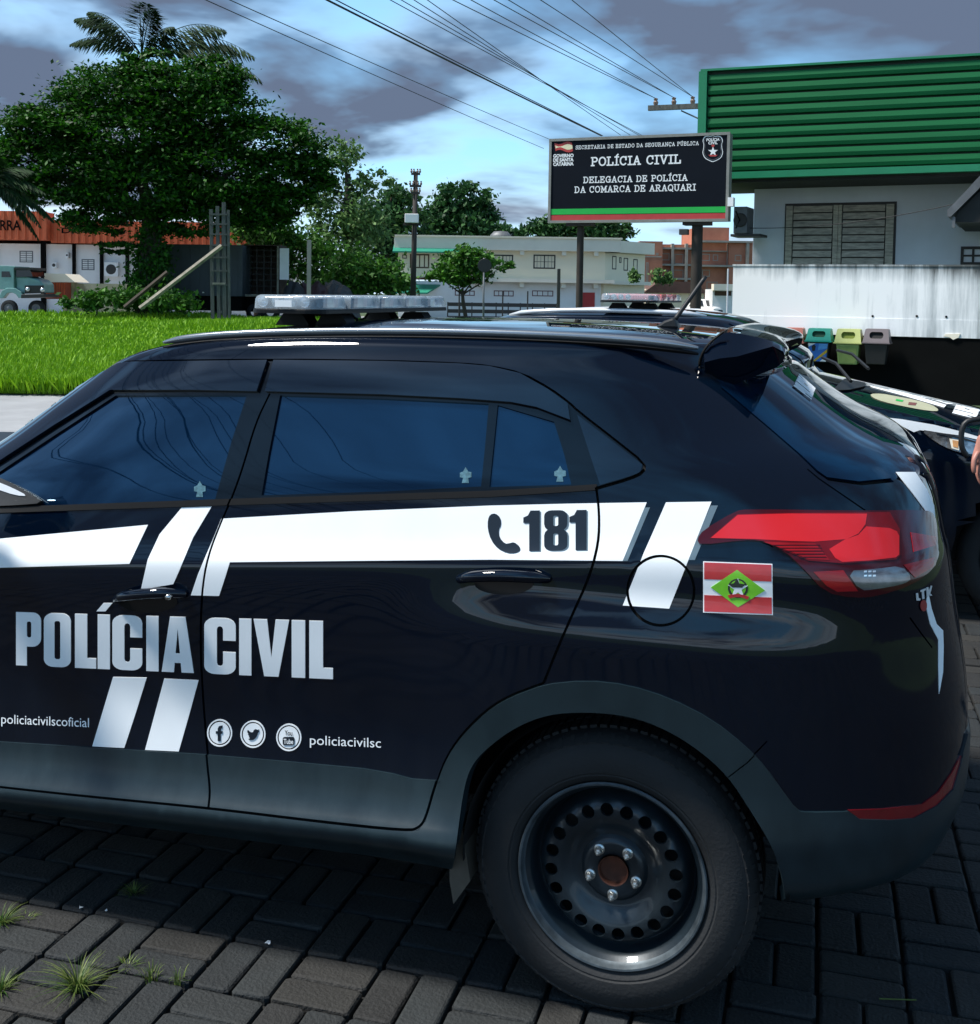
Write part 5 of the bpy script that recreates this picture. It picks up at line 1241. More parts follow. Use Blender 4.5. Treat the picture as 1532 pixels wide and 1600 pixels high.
bins = [('salmon', (1218, 512, 1257, 534), (.62, .19, .13), (.45, .42, .42), 'salmon-lidded bin with a pale label, leftmost of the row on the black wall base', (.02, .03, .22)),
        ('teal', (1260, 513, 1300, 532), (.0, .32, .22), (.02, .16, .55), 'teal-lidded bin with a blue and yellow poster on its front', (.005, .06, .03)),
        ('yellow', (1305, 514, 1347, 535), (.46, .50, .16), (.26, .36, .11), 'pale yellow-lidded bin with a plain green front', (.16, .20, .02)),
        ('grey', (1349, 514, 1391, 535), (.13, .105, .11), (.012, .012, .013), 'grey-brown lidded bin with a black body, rightmost of the row', (.006, .006, .006))]
sb = Site(1218, 19.3, -25.5)
for key, a, lidc, bodc, lab, holec in bins:
    r = sb.rect(*a); tb = thing('litter_bin', lab, 'bin', sb.world((r[0]+r[1])/2, .1, 0), sb.a, 'recycling bins in a row on the boundary wall')
    h = (r[1]-r[0])/2*.98; z0_, z1_ = r[2], r[3]; ml = mat('bin_lid_'+key, lidc, .45, var=.2, vscale=6); mbd = mat('bin_body_'+key, bodc, .5, var=.25, vscale=5); mh = mat('bin_opening_'+key, holec, .8, var=.2)
    # lid: front leans back, with a real slot cut through it
    W0, W1, D0 = h*.97, h*.80, .17
    outer = [(-1, 0), (1, 0), (.86, 1), (.78, 1.06), (-.78, 1.06), (-.86, 1)]; slot = [(x_*.9, y_+.02) for x_, y_ in rr(-.58, .28, .58, .80, .22, .26)]
    pts = [Vector(p) for p in outer+slot]; no = len(outer); ns = len(slot)
    R_ = delaunay_2d_cdt(pts, [(i, (i+1) % no) for i in range(no)]+[(no+i, no+(i+1) % ns) for i in range(ns)], [], 0, 1e-6)
    q = np.array([(v[0], v[1]) for v in R_[0]]); tr = np.array(R_[2]); c_ = q[tr].mean(1); keep = inpoly(outer, c_[:, 0], c_[:, 1]) & ~inpoly(slot, c_[:, 0], c_[:, 1])
    f3 = lambda u, v, d=0.: (u*h, -D0+.09*v+d, z0_+(z1_-z0_)*v/1.06)
    V = [f3(u, v) for u, v in q]; Fc = tr[keep].tolist()
    n = len(V); V += [f3(u, v) for u, v in slot]+[f3(u, v, .05) for u, v in slot]; Fc += [(n+i, n+(i+1) % ns, n+ns+(i+1) % ns, n+ns+i) for i in range(ns)]
    n = len(V); V += [f3(u, v) for u, v in outer]+[(u*h, D0-.03*v, z0_+(z1_-z0_)*v/1.06) for u, v in outer]; Fc += [(n+i, n+(i+1) % no, n+no+(i+1) % no, n+no+i) for i in range(no)]; Fc.append(tuple(range(n+no, n+2*no)))
    mesh('lid', V, Fc, ml, tb)
    mesh('lid_opening', [f3(u, v, .045) for u, v in slot], [tuple(range(ns))], mh, tb)
    boxp('lid_flange', ml, tb, -h*1.08, h*1.08, -D0-.02, D0+.01, z0_-.025, z0_-.002, bev=.006)
    zb = z0_-.36; mb = MB(); w0, w1 = h*.86, h*.70
    mb.add([(-w1, -D0*.75, zb), (w1, -D0*.75, zb), (w1, D0*.7, zb), (-w1, D0*.7, zb), (-w0, -D0*.95, z0_-.03), (w0, -D0*.95, z0_-.03), (w0, D0*.95, z0_-.03), (-w0, D0*.95, z0_-.03)], [(0,3,2,1),(4,5,6,7),(0,1,5,4),(1,2,6,5),(2,3,7,6),(3,0,4,7)]); o = mb.build('bin_body', mbd if key in ('yellow', 'grey') else M['black_plastic'], tb); bevel(o, .012)
    def fr(u, v, d=.004): ww_ = w1+(w0-w1)*v; return (u*ww_, -D0*(.75+.2*v)-d, zb+(z0_-.03-zb)*v)
    def lab_(nm, poly, c, d): return mesh(nm, [fr(u, v, d) for u, v in poly], [tuple(range(len(poly)))], c, tb)
    if key == 'teal':
        lab_('poster', [(-.9,.05),(.9,.05),(.9,.95),(-.9,.95)], mbd, .004)
        lab_('poster_band', [(-.3,.05),(.9,.5),(.9,.68),(-.6,.05)], mat('poster_yellow', (.65, .42, .02), .5, var=.3, vscale=20), .006)
        lab_('poster_band', [(.2,.05),(.9,.05),(.9,.2),(.5,.16)], M['white_paint'], .006); lab_('poster_band', [(-.9,.78),(-.2,.95),(-.9,.95)], M['white_paint'], .006)
        lab_('poster_figure', [(-.55,.55),(-.3,.58),(-.2,.8),(-.35,.9),(-.6,.8)], M['black_plastic'], .007); lab_('poster_sky', [(.0,.6),(.9,.72),(.9,.95),(.1,.95)], mat('poster_pale_blue', (.10, .35, .75), .5, var=.3, vscale=20), .006)
    if key == 'salmon':
        lab_('label_plate', [(-.9,.05),(.9,.05),(.9,.92),(-.9,.92)], mbd, .004)
        for k in range(3): lab_('label_line', [(-.5,.62-k*.2),(.6,.66-k*.2),(.6,.74-k*.2),(-.5,.7-k*.2)], M['maroon'] if k else M['black_plastic'], .006)
    if key == 'yellow': lab_('front_panel', [(-.84,.06),(.84,.06),(.84,.9),(-.84,.9)], mat('bin_panel_green', (.22, .30, .08), .5, var=.2, vscale=8), .004)
    boxp('wall_bracket', M['dark_frame'], tb, -.05, .05, D0*.96, .68, z0_-.2, z0_-.12)

# ------------------------------------------------------------------ police sign on two posts
s = Site(1134, 18.5, -22); t = site_thing(s, 'police_sign', 'black billboard on two posts with white lettering POLÍCIA CIVIL above green and red bands', 'sign')
def zq(X_, Y_): return 840+X_/4.506, 190+Y_/4.506
xl, xr_ = s.x(856), s.x(1134.5); zt = (s.z(857, 217)+s.z(1134, 209))/2; zb_ = (s.z(856, 347)+s.z(1134, 346))/2
zl0, zl1, zr0, zr1 = s.z(857, 347), s.z(857, 217), s.z(1134, 346), s.z(1134, 209)
M['sign_face'] = mat('sign_navy_face', (.003, .006, .012), .6, spec=.12, var=.3, vscale=2); M['sign_frame'] = mat('sign_frame', (.28, .28, .25), .5, metal=.3, var=.3, vscale=6)
M['sign_green'] = mat('sign_green', (.01, .42, .06), .4, var=.1); M['sign_red'] = mat('sign_red', (.50, .05, .045), .4, var=.2, vscale=4)
M['sign_white'] = mat('sign_white', (.82, .84, .84), .4, var=.05)
boxp('cabinet', M['sign_frame'], t, xl, xr_, 0, .26, zb_, zt); f = .035
for b5 in ((xl-.01, xr_+.01, -.03, -.001, zt-f, zt+.01), (xl-.01, xr_+.01, -.03, -.001, zb_-.01, zb_+f), (xl-.01, xl+f, -.029, -.001, zb_+f+.001, zt-f-.001), (xr_-f, xr_+.01, -.029, -.001, zb_+f+.001, zt-f-.001)): boxp('frame_bar', M['sign_frame'], t, *b5)
hh = zt-zb_; boxp('face', M['sign_face'], t, xl+f, xr_-f, -.012, -.001, zb_+f, zt-f)
boxp('green_band', M['sign_green'], t, xl+f, xr_-f, -.016, -.0121, zb_+hh*.095, zb_+hh*.163); boxp('red_band', M['sign_red'], t, xl+f, xr_-f, -.016, -.0121, zb_+f*.9, zb_+hh*.088)
def splc(a, b, capz):
    x_a, z_a = s.loc(*zq(*a)); x_b, z_b = s.loc(*zq(*b)); zz_ = (z_a+z_b)/2; ch = capz/4.506/F*18.9
    return lambda u, v, l=.0: (x_a+(x_b-x_a)*u, -.0125-l, zz_+ch*v)
slab('sign_lettering', 'SECRETARIA DE ESTADO DA SEGURANÇA PÚBLICA', splc((272, 190), (1137, 170), 24), M['sign_white'], t, .15)
slab('sign_lettering', 'POLÍCIA CIVIL', splc((382, 305), (1010, 298), 56), M['sign_white'], t, .17, .16)
slab('sign_lettering', 'DELEGACIA DE POLÍCIA', splc((327, 428), (1057, 418), 40), M['sign_white'], t, .16, .17)
slab('sign_lettering', 'DA COMARCA DE ARAQUARI', splc((265, 497), (1115, 487), 41), M['sign_white'], t, .16, .17)
for tx, yb in (('GOVERNO', 252), ('DE SANTA', 281), ('CATARINA', 310)):
    pl = splc((113, yb), (257, yb), 24); text_on('government_lettering', tx, lambda u, v, pl=pl: pl(u, v, .002), M['sign_white'], t, .045)
def sgn(nm, poly, mt, l):
    v = []
    for X_, Y_ in poly: a, z_ = s.loc(*zq(X_, Y_)); v.append((a, -.0125-l, z_))
    pts = [Vector((p[0], p[2])) for p in v]; R_ = delaunay_2d_cdt(pts, [(i, (i+1) % len(pts)) for i in range(len(pts))], [], 1, 1e-6)
    return mesh(nm, [(q[0], -.0125-l, q[1]) for q in R_[0]], [tuple(x) for x in R_[2]], mt, t)
wave = lambda y, w0, w1: [(w0+(w1-w0)*i/10, y+9*sin(i/10*2*pi)) for i in range(11)]
sgn('flag_emblem', wave(150, 122, 245)+wave(208, 252, 130)[::1], M['sign_red'], .001)
sgn('flag_emblem', wave(168, 128, 248)+wave(190, 250, 131), mat('sign_cream', (.75, .70, .45), .4), .002)
def shield(cx_, cy_, w_, h_):
    o = [(0,-1),(.25,-.93),(.5,-.98),(.8,-.88),(.93,-.6),(.82,-.35),(.85,0),(.95,.3),(.75,.7),(.35,.88),(0,1)]; o = o+[(-a, b) for a, b in o[::-1][1:-1]]
    return [(cx_+a*w_/2, cy_+b*h_/2) for a, b in chaikin(o, 1, True)]
sgn('shield_emblem', shield(1236, 192, 156, 190), M['sign_white'], .001); sgn('shield_emblem', shield(1236, 192, 146, 178), M['sign_face'], .002); sgn('shield_emblem', shield(1236, 192, 134, 164), M['metal_grey'], .0025); sgn('shield_emblem', shield(1236, 192, 128, 157), M['sign_face'], .003)
sgn('shield_star', [(1238+(36 if i % 2 == 0 else 14)*sin(pi*i/5), 212-(36 if i % 2 == 0 else 14)*cos(pi*i/5)) for i in range(10)], M['sign_white'], .004)
sgn('shield_star', [(1225,168),(1238,160),(1251,168),(1243,180),(1233,180)], M['sign_red'], .0045); sgn('shield_star', [(1205,235),(1270,235),(1258,246),(1218,246)], M['sign_red'], .0045)
for tx, yb, x_a, x_b in (('POLÍCIA', 137, 1192, 1284), ('CIVIL', 160, 1205, 1270)):
    pl = splc((x_a, yb), (x_b, yb), 19); text_on('shield_lettering', tx, lambda u, v, pl=pl: pl(u, v, .005), M['sign_white'], t, .03)
M['post'] = mat('weathered_steel_post', (.05, .04, .032), .75, metal=.3, var=.5, vscale=4)
for pxp, wpx in ((902, 11), (1085, 17)):
    x_ = s.x(pxp); r_ = wpx/2*mpp(19.1); mb = MB(); mb.lathe([(r_*1.02, 0), (r_, 1), (r_, zb_-.06)], (x_, .13, 0), 16, 'Z'); mb.build('post', M['post'], t, True)
    boxp('mounting_plate', M['post'], t, x_-.22, x_+.22, .0, .26, zb_-.06, zb_-.002)
x_, z_ = s.loc(1141, 316); boxp('floodlight', M['sign_white'], t, x_-.02, x_+.07, -.1, .05, z_-.07, z_+.07); x_, z_ = s.loc(1070, 362); boxp('camera_box', M['dark_frame'], t, x_-.08, x_+.06, -.05, .07, z_-.05, z_+.04)
# ------------------------------------------------------------------ vegetation
def leafmat(name, c1, c2, rough=.6):
    m = mat(name, c1, rough, var=.5, vscale=.8, col2=c2, island=.55, coords='Object', spec=.3); b = m.node_tree.nodes['Principled BSDF']
    tr = m.node_tree.nodes.new('ShaderNodeBsdfTranslucent'); mx = m.node_tree.nodes.new('ShaderNodeMixShader'); mx.inputs[0].default_value = .22
    l = b.inputs['Base Color'].links; 
    if l: m.node_tree.links.new(l[0].from_socket, tr.inputs[0])
    o = [n for n in m.node_tree.nodes if n.type == 'OUTPUT_MATERIAL'][0]
    m.node_tree.links.new(b.outputs[0], mx.inputs[1]); m.node_tree.links.new(tr.outputs[0], mx.inputs[2]); m.node_tree.links.new(mx.outputs[0], o.inputs[0]); return m
M['leaf_dark'] = leafmat('dark_broad_leaves', (.030, .135, .005), (.006, .034, .003))
M['leaf_mid'] = leafmat('mid_green_leaves', (.065, .20, .015), (.02, .075, .008))
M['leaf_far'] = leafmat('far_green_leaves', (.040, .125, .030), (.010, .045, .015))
M['leaf_pale'] = leafmat('pale_green_leaves', (.14, .26, .07), (.06, .13, .035))
M['palm_leaf'] = leafmat('palm_leaflets', (.020, .060, .012), (.008, .025, .008), .8)
M['bark'] = mat('bark', (.055, .042, .03), .9, var=.5, vscale=6, bump=.5, bscale=20)
M['blade'] = leafmat('grass_blades', (.22, .42, .010), (.13, .31, .006), .6)
M['weed'] = leafmat('weed_blades', (.16, .20, .05), (.03, .08, .012), .5)
def quads(name, c, ax, bx, mtl, parent=None, kind=None):
    "leaf faces: centre c (n,3), half axes ax,bx; each leaf a lozenge of two folded triangles pairs"
    n = len(c); v = np.stack([c-ax, c-bx*.55+ax*.1, c+ax, c+bx*.55+ax*.1], 1).reshape(-1, 3)
    me = bpy.data.meshes.new(name); me.vertices.add(4*n); me.vertices.foreach_set('co', v.ravel().astype(np.float32))
    me.loops.add(4*n); me.loops.foreach_set('vertex_index', np.arange(4*n, dtype=np.int32)); me.polygons.add(n); me.polygons.foreach_set('loop_start', np.arange(0, 4*n, 4, dtype=np.int32)); me.polygons.foreach_set('loop_total', np.full(n, 4, np.int32))
    me.materials.append(mtl); me.update(); me.validate(); o = link(bpy.data.objects.new(name, me), parent)
    if kind: o['kind'] = kind
    return o
def unit(v): return v/(np.linalg.norm(v, axis=1, keepdims=True)+1e-9)
def cloud(blobs, ncl, per, lsize, flat=.35, crad=.12, up=.7):
    "blobs (cx,cy,cz,rx,ry,rz): leaf pads scattered mostly over each blob's outer shell"
    vol = np.array([b[3]*b[5] for b in blobs]); vol = vol/vol.sum(); C_ = []; S_ = []
    for b, f in zip(blobs, vol):
        k = max(3, int(ncl*f)); d = unit(RNG.normal(size=(k, 3))); r = RNG.uniform(.45, 1.0, (k, 1))**.5
        C_.append(np.array(b[:3])+d*r*np.array(b[3:6])); S_.append(np.full(k, (b[3]*b[5])**.5))
    C_ = np.concatenate(C_); S_ = np.concatenate(S_); n = len(C_)*per
    cc = np.repeat(C_, per, 0); ss = np.repeat(S_, per)[:, None]*crad*RNG.uniform(.5, 1.6, (n, 1))
    p = cc+RNG.normal(size=(n, 3))*ss*np.array([1, 1, flat])
    nn = unit(RNG.normal(size=(n, 3))*(1-up)+np.array([0, 0, up])); a = unit(np.cross(nn, RNG.normal(size=(n, 3)))); b = np.cross(nn, a); sz = lsize*RNG.uniform(.6, 1.4, (n, 1))
    return p, a*sz, b*sz
def tree(name, label, cat, px0, Z, blobs_px, ncl, per, lsize, leaf, trunk=None, group=None, depth=.9, flat=.35, crad=.12, up=.7, limbs=6, ivy=None):
    "blobs in photo pixels (cx,cy,rx,ry[,dz]) at depth Z"
    base = gp(px0, Z); t = thing(name, label, cat, base, YAW, group); k = mpp(Z); bl = []
    for q in blobs_px:
        cx_, cy_, rx, ry = q[:4]; dz = q[4] if len(q) > 4 else 0
        x = (cx_-px0)*k; z = zat(cx_, cy_, Z); bl.append((x, dz, z, rx*k, rx*k*depth, ry*k))
    p, a, b = cloud(bl, ncl, per, lsize, flat, crad, up); quads('crown', p, a, b, leaf, t)
    if trunk:
        r, h = trunk; mb = MB(); top = Vector((random.uniform(-.3, .3), 0, h)); pts = [Vector((0, 0, -.1)), Vector((.02, .02, h*.3)), top*.7, top]; mb.tube(pts, [r*1.25, r, r*.85, r*.6], 10); mb.build('trunk', M['bark'], t, True)
        mb = MB(); bb = sorted(bl, key=lambda q: -q[3]*q[5])[:limbs]
        for q in bb: e = Vector(q[:3]); m_ = top.lerp(e, .5)+Vector((0, 0, -.12*(e-top).length)); mb.tube([top*.85, m_, e], [r*.45, r*.28, r*.08], 6); 
        if bb: o = mb.build('limbs', M['bark'], t, True); o['kind'] = 'stuff'
    return t
big = [(90,205,80,42),(50,250,55,50),(180,150,90,42),(285,145,85,45),(230,112,45,26),(200,215,120,50),(330,190,90,45),(420,225,85,40),(455,275,62,38),(120,280,90,42),(230,290,110,52),(340,280,100,52),(485,265,38,26),(400,330,62,26),(150,345,55,26),(300,350,70,25),(55,300,35,22),(430,315,50,28),(185,385,32,15),(330,120,50,28)]
t = tree('fig_tree', 'huge dark spreading tree with ivy-clad trunk at the left edge of the grass', 'tree', 233, 60, big, 1150, 115, .122, M['leaf_dark'], (.62, 6.2), depth=.75, flat=.30, crad=.22, up=.62, limbs=10)
k = mpp(60); p, a, b = cloud([((235-233)*k, 0, zat(235, y_, 60), 22*k, 22*k, 26*k) for y_ in (385, 420, 452, 472)], 80, 70, .13, .8, .35, .2); quads('ivy', p, a, b, M['leaf_dark'], t)
def palm(name, label, px0, py0, Z, fronds, ln, trunk=True, leaflen=.55):
    base = gp(px0, Z); t = thing(name, label, 'palm', base, YAW); top = Vector((0, 0, zat(px0, py0, Z)))
    if trunk: mb = MB(); mb.tube([(0, 0, 0), (.1, 0, top.z*.5), tuple(top)], [.22, .17, .15], 10); mb.build('trunk', M['bark'], t, True)
    for ang, el, sc_ in fronds:
        d = Vector((cos(radians(ang)), .35*sin(radians(ang*3+el)), 0)).normalized(); P_ = []; n = 26
        for i in range(n+1):
            f = i/n; P_.append(top+d*(ln*sc_*f*cos(radians(el))*1.0)+Vector((0, 0, ln*sc_*(sin(radians(el))*f-.85*f*f*(1-.5*sin(radians(el)))))))
        mb = MB(); mb.tube(P_, [.04*(1-i/n*.8) for i in range(n+1)], 5); fr_ = mb.build('frond', M['palm_leaf'], t, True)
        C_ = []; A_ = []; B_ = []
        for i in range(3, n):
            tt = (P_[min(i+1, n)]-P_[i-1]).normalized(); sd_ = tt.cross(Vector((0, 0, 1))).normalized()
            for s_ in (-1, 1):
                for j in range(4):
                    q = (sd_*s_*random.uniform(.5, .9)+tt*.55+Vector((0, 0, -random.uniform(.35, .95)))).normalized(); l_ = leaflen*sc_*sin(pi*(i/n*.85+.12))*random.uniform(.8, 1.1)
                    c0 = P_[i]+tt*random.uniform(-.04, .04); C_.append(c0+q*l_*.5); A_.append(q*l_*.5); w_ = q.cross(sd_*s_+Vector((0, 0, .6))).normalized(); B_.append(w_*.065)
        quads('leaflets', np.array(C_), np.array(A_), np.array(B_), M['palm_leaf'], fr_)
    return t
palm('palm_tree', 'palm whose drooping fronds rise above the huge dark tree', 222, 92, 64, [(178,60,1.15),(172,54,1.22),(185,40,1.0),(100,87,1.05),(70,84,1.0),(45,80,.9),(3,50,1.45),(0,38,1.6),(350,28,1.55),(330,60,.8)], 4.9, True, 1.4)
palm('palm_tree', 'palm at the left frame edge with fronds hanging before the orange roof', -22, 288, 48, [(0,30,1),(10,12,1.0),(350,5,.9),(20,48,1),(180,30,1),(170,60,1),(60,70,.8),(5,-8,.8)], 2.8, True, .95)
tree('eucalyptus_tree', 'pale feathery tall tree right of the huge dark tree', 'tree', 545, 72, [(535,245,28,22),(560,290,25,18),(520,275,22,20),(545,330,45,32),(500,310,30,30),(600,280,16,10),(565,365,40,32),(520,370,40,30)], 120, 55, .15, M['leaf_pale'], (.3, 9), crad=.28, up=.3, flat=.8)
tree('dark_tree', 'dark rounded tree behind the utility pole', 'tree', 610, 95, [(615,325,35,28),(590,350,40,35),(640,360,32,32),(600,400,55,35),(650,405,30,30),(612,300,18,14)], 120, 70, .24, M['leaf_far'], (.35, 8), crad=.26, up=.4, flat=.7)
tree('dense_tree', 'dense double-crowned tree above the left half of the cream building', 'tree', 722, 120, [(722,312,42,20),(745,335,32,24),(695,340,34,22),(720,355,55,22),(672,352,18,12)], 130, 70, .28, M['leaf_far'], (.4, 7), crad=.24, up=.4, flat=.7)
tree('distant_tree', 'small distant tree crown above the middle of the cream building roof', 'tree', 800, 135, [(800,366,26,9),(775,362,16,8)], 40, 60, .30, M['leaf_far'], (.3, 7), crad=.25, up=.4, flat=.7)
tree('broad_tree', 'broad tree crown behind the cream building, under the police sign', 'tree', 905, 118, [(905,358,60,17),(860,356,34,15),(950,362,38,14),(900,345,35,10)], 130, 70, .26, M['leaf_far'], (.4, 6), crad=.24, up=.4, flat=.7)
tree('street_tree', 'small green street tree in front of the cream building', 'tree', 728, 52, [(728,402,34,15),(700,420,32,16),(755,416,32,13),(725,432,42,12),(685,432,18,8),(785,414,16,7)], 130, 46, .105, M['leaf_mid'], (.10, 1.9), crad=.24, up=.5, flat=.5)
for px0, Z_, bl, lab in ((480, 69, [(465,395,40,32),(500,410,45,35),(470,440,45,22),(425,400,30,32)], 'lighter bushy growth between the truck box and the leaning post'), (575, 66, [(560,420,50,28),(600,432,38,22),(540,448,60,16),(610,450,40,12)], 'rounded bushes left of the cream building'), (400, 68, [(385,330,40,22),(420,355,45,26),(390,360,35,15)], 'small green tree crown above the open truck box')):
    tree('bush', lab, 'bush', px0, Z_, bl, 90, 60, .15, M['leaf_mid'], (.12, 2.0) if 'crown' in lab else None, crad=.30, up=.45, flat=.6, limbs=3)
tree('palm_shrub', 'small light green cactus-like shrubs beside the brick building', 'shrub', 1020, 78, [(988,432,9,7),(1027,430,7,10),(1042,436,8,7)], 24, 40, .14, M['leaf_pale'], None, crad=.3, up=.2, flat=.9)
# grass of the vacant lot
n = 120000; pxs = RNG.uniform(-420, 760, n); Zs = 17.8+46*RNG.uniform(0, 1, n)**1.7
base = CAM+rays(pxs, np.full(n, 460.))*Zs[:, None]; base[:, 2] = 0
pat = np.sin(base[:, 0]*.7)+np.sin(base[:, 1]*.5+1)+np.sin(base[:, 0]*.23+base[:, 1]*.31)*1.5
h = (.12+.08*RNG.uniform(0, 1, n)+.05*pat.clip(-1, 2))*(1+.014*Zs); lean = RNG.normal(size=(n, 2))*.35
upv = np.stack([lean[:, 0]*h, lean[:, 1]*h, h], 1); wv = unit(np.stack([RNG.normal(size=n), RNG.normal(size=n), np.zeros(n)], 1))*(.008+.0007*Zs)[:, None]
gr = quads('tall_grass', base+upv*.5, upv*.5, wv*1.8, M['blade'], None, 'stuff')
# brush at the foot of the trees
tree('weed_clump', 'dark green weeds at the foot of the huge tree and its brace', 'weeds', 190, 57, [(150,468,30,8),(195,465,35,9),(270,470,40,8),(120,472,20,6)], 60, 60, .13, M['leaf_mid'], None, crad=.35, up=.2, flat=.9)
# weeds between the pavers
def tuft(px_, py_, h, n, spread, lab, mt='weed'):
    c = onG(px_, py_); t = thing('grass_tuft', lab, 'weed', c, random.uniform(0, 6), 'weeds growing between the pavers')
    vs = []; fs = []
    for k in range(n):
        a = random.uniform(0, 2*pi); l = h*random.uniform(.5, 1.15); out_ = random.uniform(.25, 1.1)*spread; w_ = random.uniform(.0012, .0026); r0 = random.uniform(0, .02)
        b0 = Vector((cos(a)*r0, sin(a)*r0, -.01)); sd_ = Vector((-sin(a), cos(a), 0))*w_; i = len(vs); m_ = 5
        for j in range(m_+1):
            f = j/m_; p = b0+Vector((cos(a)*out_*f*f, sin(a)*out_*f*f, l*(f-.42*f*f*f*out_/spread))); ww_ = sd_*(1-f*.92); vs += [p-ww_, p+ww_]
        for j in range(m_): fs.append((i+2*j, i+2*j+1, i+2*j+3, i+2*j+2))
    o = mesh('blades', vs, fs, M[mt], t); o['kind'] = 'stuff'
for a in ((122,1542,.075,130,.10,'largest spreading grass tuft, left of the pale sprigs'),(236,1527,.05,32,.028,'pale upright sprig just right of the largest tuft'),(278,1532,.05,26,.022,'pale sprig rightmost of the tufts at lower left'),(210,1393,.03,60,.045,'low green tuft near the car shadow'),(200,1508,.025,50,.04,'low green tuft above the largest one'),(2,1440,.05,90,.06,'dark tuft at the left frame edge, upper one'),(2,1545,.05,80,.05,'dark tuft at the left frame edge, lower one'),(42,1432,.02,30,.03,'tiny green sprout beside the left edge tuft')): tuft(*a)
def debris(px_, py_, lab, s_=.006):
    c = onG(px_, py_); mb = MB(); mb.add([(random.uniform(-s_, s_)*1.6, random.uniform(-s_, s_), random.uniform(0, s_)) for _ in range(8)], [(0,1,2,3),(4,5,6,7),(0,4,5,1),(1,5,6,2),(2,6,7,3)]); o = mb.build('litter_scrap', M['white_paint']); o.location = c; meta(o, lab, 'litter')
debris(127, 1419, 'tiny white scrap on the joint near the green tuft'); debris(165, 1423, 'tiny white scrap right of the other scrap'); debris(420, 1474, 'white crumb on the joint left of the centre pavers')
mb = MB(); p = onG(1374, 1563); q = onG(1432, 1565); mb.tube([p+Vector((0, 0, .004)), q+Vector((0, 0, .004))], .0018, 5); meta(mb.build('straw', M['weed']), 'thin pale straw lying on the dark pavers at lower right', 'straw')

# ------------------------------------------------------------------ left background objects
s = Site(0, 66); t = site_thing(s, 'old_truck', 'old pale teal truck with rounded bonnet parked at the left edge', 'truck'); X = s.x
M['teal_paint'] = mat('faded_teal_paint', (.22, .42, .40), .4, var=.25, vscale=3, coat=.3)
def pr(nm, pts, y0, y1, mt, parent=t, bev=.03):
    mb = MB(); mb.prism([s.loc(a, b_) for a, b_ in pts], y0, y1); o = mb.build(nm, mt, parent); 
    if bev: bevel(o, bev, 2)
    return o
pr('cab', [(-34,452),(-34,424),(-28,418),(10,418),(22,419),(22,452)], 0, 2.1, M['teal_paint'])
pr('bonnet', [(22,452),(22,432),(40,432),(58,437),(66,444),(67,458),(22,458)], .25, 1.85, M['teal_paint'], bev=.08)
pr('fender', [(-2,466),(4,454),(12,450),(24,450),(34,456),(38,464),(30,466),(26,460),(20,457),(12,458),(6,466)], -.08, .35, M['teal_paint'])
pr('windscreen', [(24,422),(46,422),(50,432),(24,433)], .15, 1.95, M['pane'], bev=0); pr('sun_visor', [(22,418),(50,418),(50,422),(22,421)], 0, 2.1, M['dark_frame'], bev=0)
pr('roof', [(-34,418),(-28,415),(10,415),(24,416),(24,419),(-34,419)], 0, 2.1, M['teal_paint'])
pr('side_window', [(3,424),(15,424),(18,433),(3,433)], -.02, .05, M['pane'], bev=0)
pr('grille', [(38,446),(66,446),(67,458),(38,459)], .1, .249, M['dark_frame'], bev=0); pr('bumper', [(34,460),(70,459),(72,464),(34,466)], -.1, 2.2, M['dark_frame'])
pr('chassis', [(-90,452),(-34,452),(-34,466),(-90,466)], .3, 1.8, M['dark_frame'], bev=0)
for a, b_ in ((43, 452), (66, 453)): x_, z_ = s.loc(a, b_); mb = MB(); mb.lathe([(.13, -.06), (.12, -.1), (0, -.13)], (x_, .12, z_), 16); mb.build('headlight', M['led'], t, True)
for a, b_ in ((14, 466), (51, 467), (-60, 467)):
    x_, z_ = s.loc(a, b_); mb = MB(); mb.lathe([(.25, 0), (.42, -.02), (.46, .04), (.46, .25), (.42, .28)], (x_, -.05 if a < 40 else .5, .46), 28); w_ = mb.build('wheel', M['tyre'], t, True); mb = MB(); mb.lathe([(.26, .0), (.2, .05), (.08, -.02), (0, -.03)], (x_, -.05 if a < 40 else .5, .46), 20); mb.build('rim', M['metal_grey'], w_, True)
# wooden hoarding frame with brace
s = Site(340, 54, 0); t = site_thing(s, 'board_frame', 'tall weathered hoarding frame with vertical posts, in front of the dark truck box', 'hoarding frame')
M['grey_wood'] = mat('weathered_grey_wood', (.11, .115, .105), .85, var=.5, vscale=5, stretch=(3, 3, .5), bump=.3, bscale=30); M['pale_wood'] = mat('pale_bleached_plank', (.30, .28, .22), .85, var=.5, vscale=5)
for (xa, ya, xb, yb, w_) in ((330,327,333,478,.08),(340,322,343,484,.08),(350,316,352,484,.085),(357,328,359,484,.055)):
    a, b_ = s.loc(xa, ya), s.loc(xb, yb); mb = MB(); mb.prism([(a[0]-w_, a[1]), (a[0]+w_, a[1]), (b_[0]+w_, 0), (b_[0]-w_, 0)], -.05, .05); mb.build('post', M['grey_wood'], t)
a, b_ = s.loc(346, 330), s.loc(358, 484); boxp('board', M['grey_wood'], t, a[0], b_[0], .051, .08, 0.5, a[1])
for ya in (335, 350, 366, 383, 402, 423, 445): a = s.loc(329, ya); b_ = s.loc(356, ya); boxp('rail', M['grey_wood'], t, a[0], b_[0], -.075, -.051, a[1]-.04, a[1]+.04)
a, b_ = s.loc(333, 443), s.loc(353, 440); boxp('pale_batten', M['pale_wood'], t, a[0], b_[0], -.10, -.076, a[1]-.04, a[1]+.05)
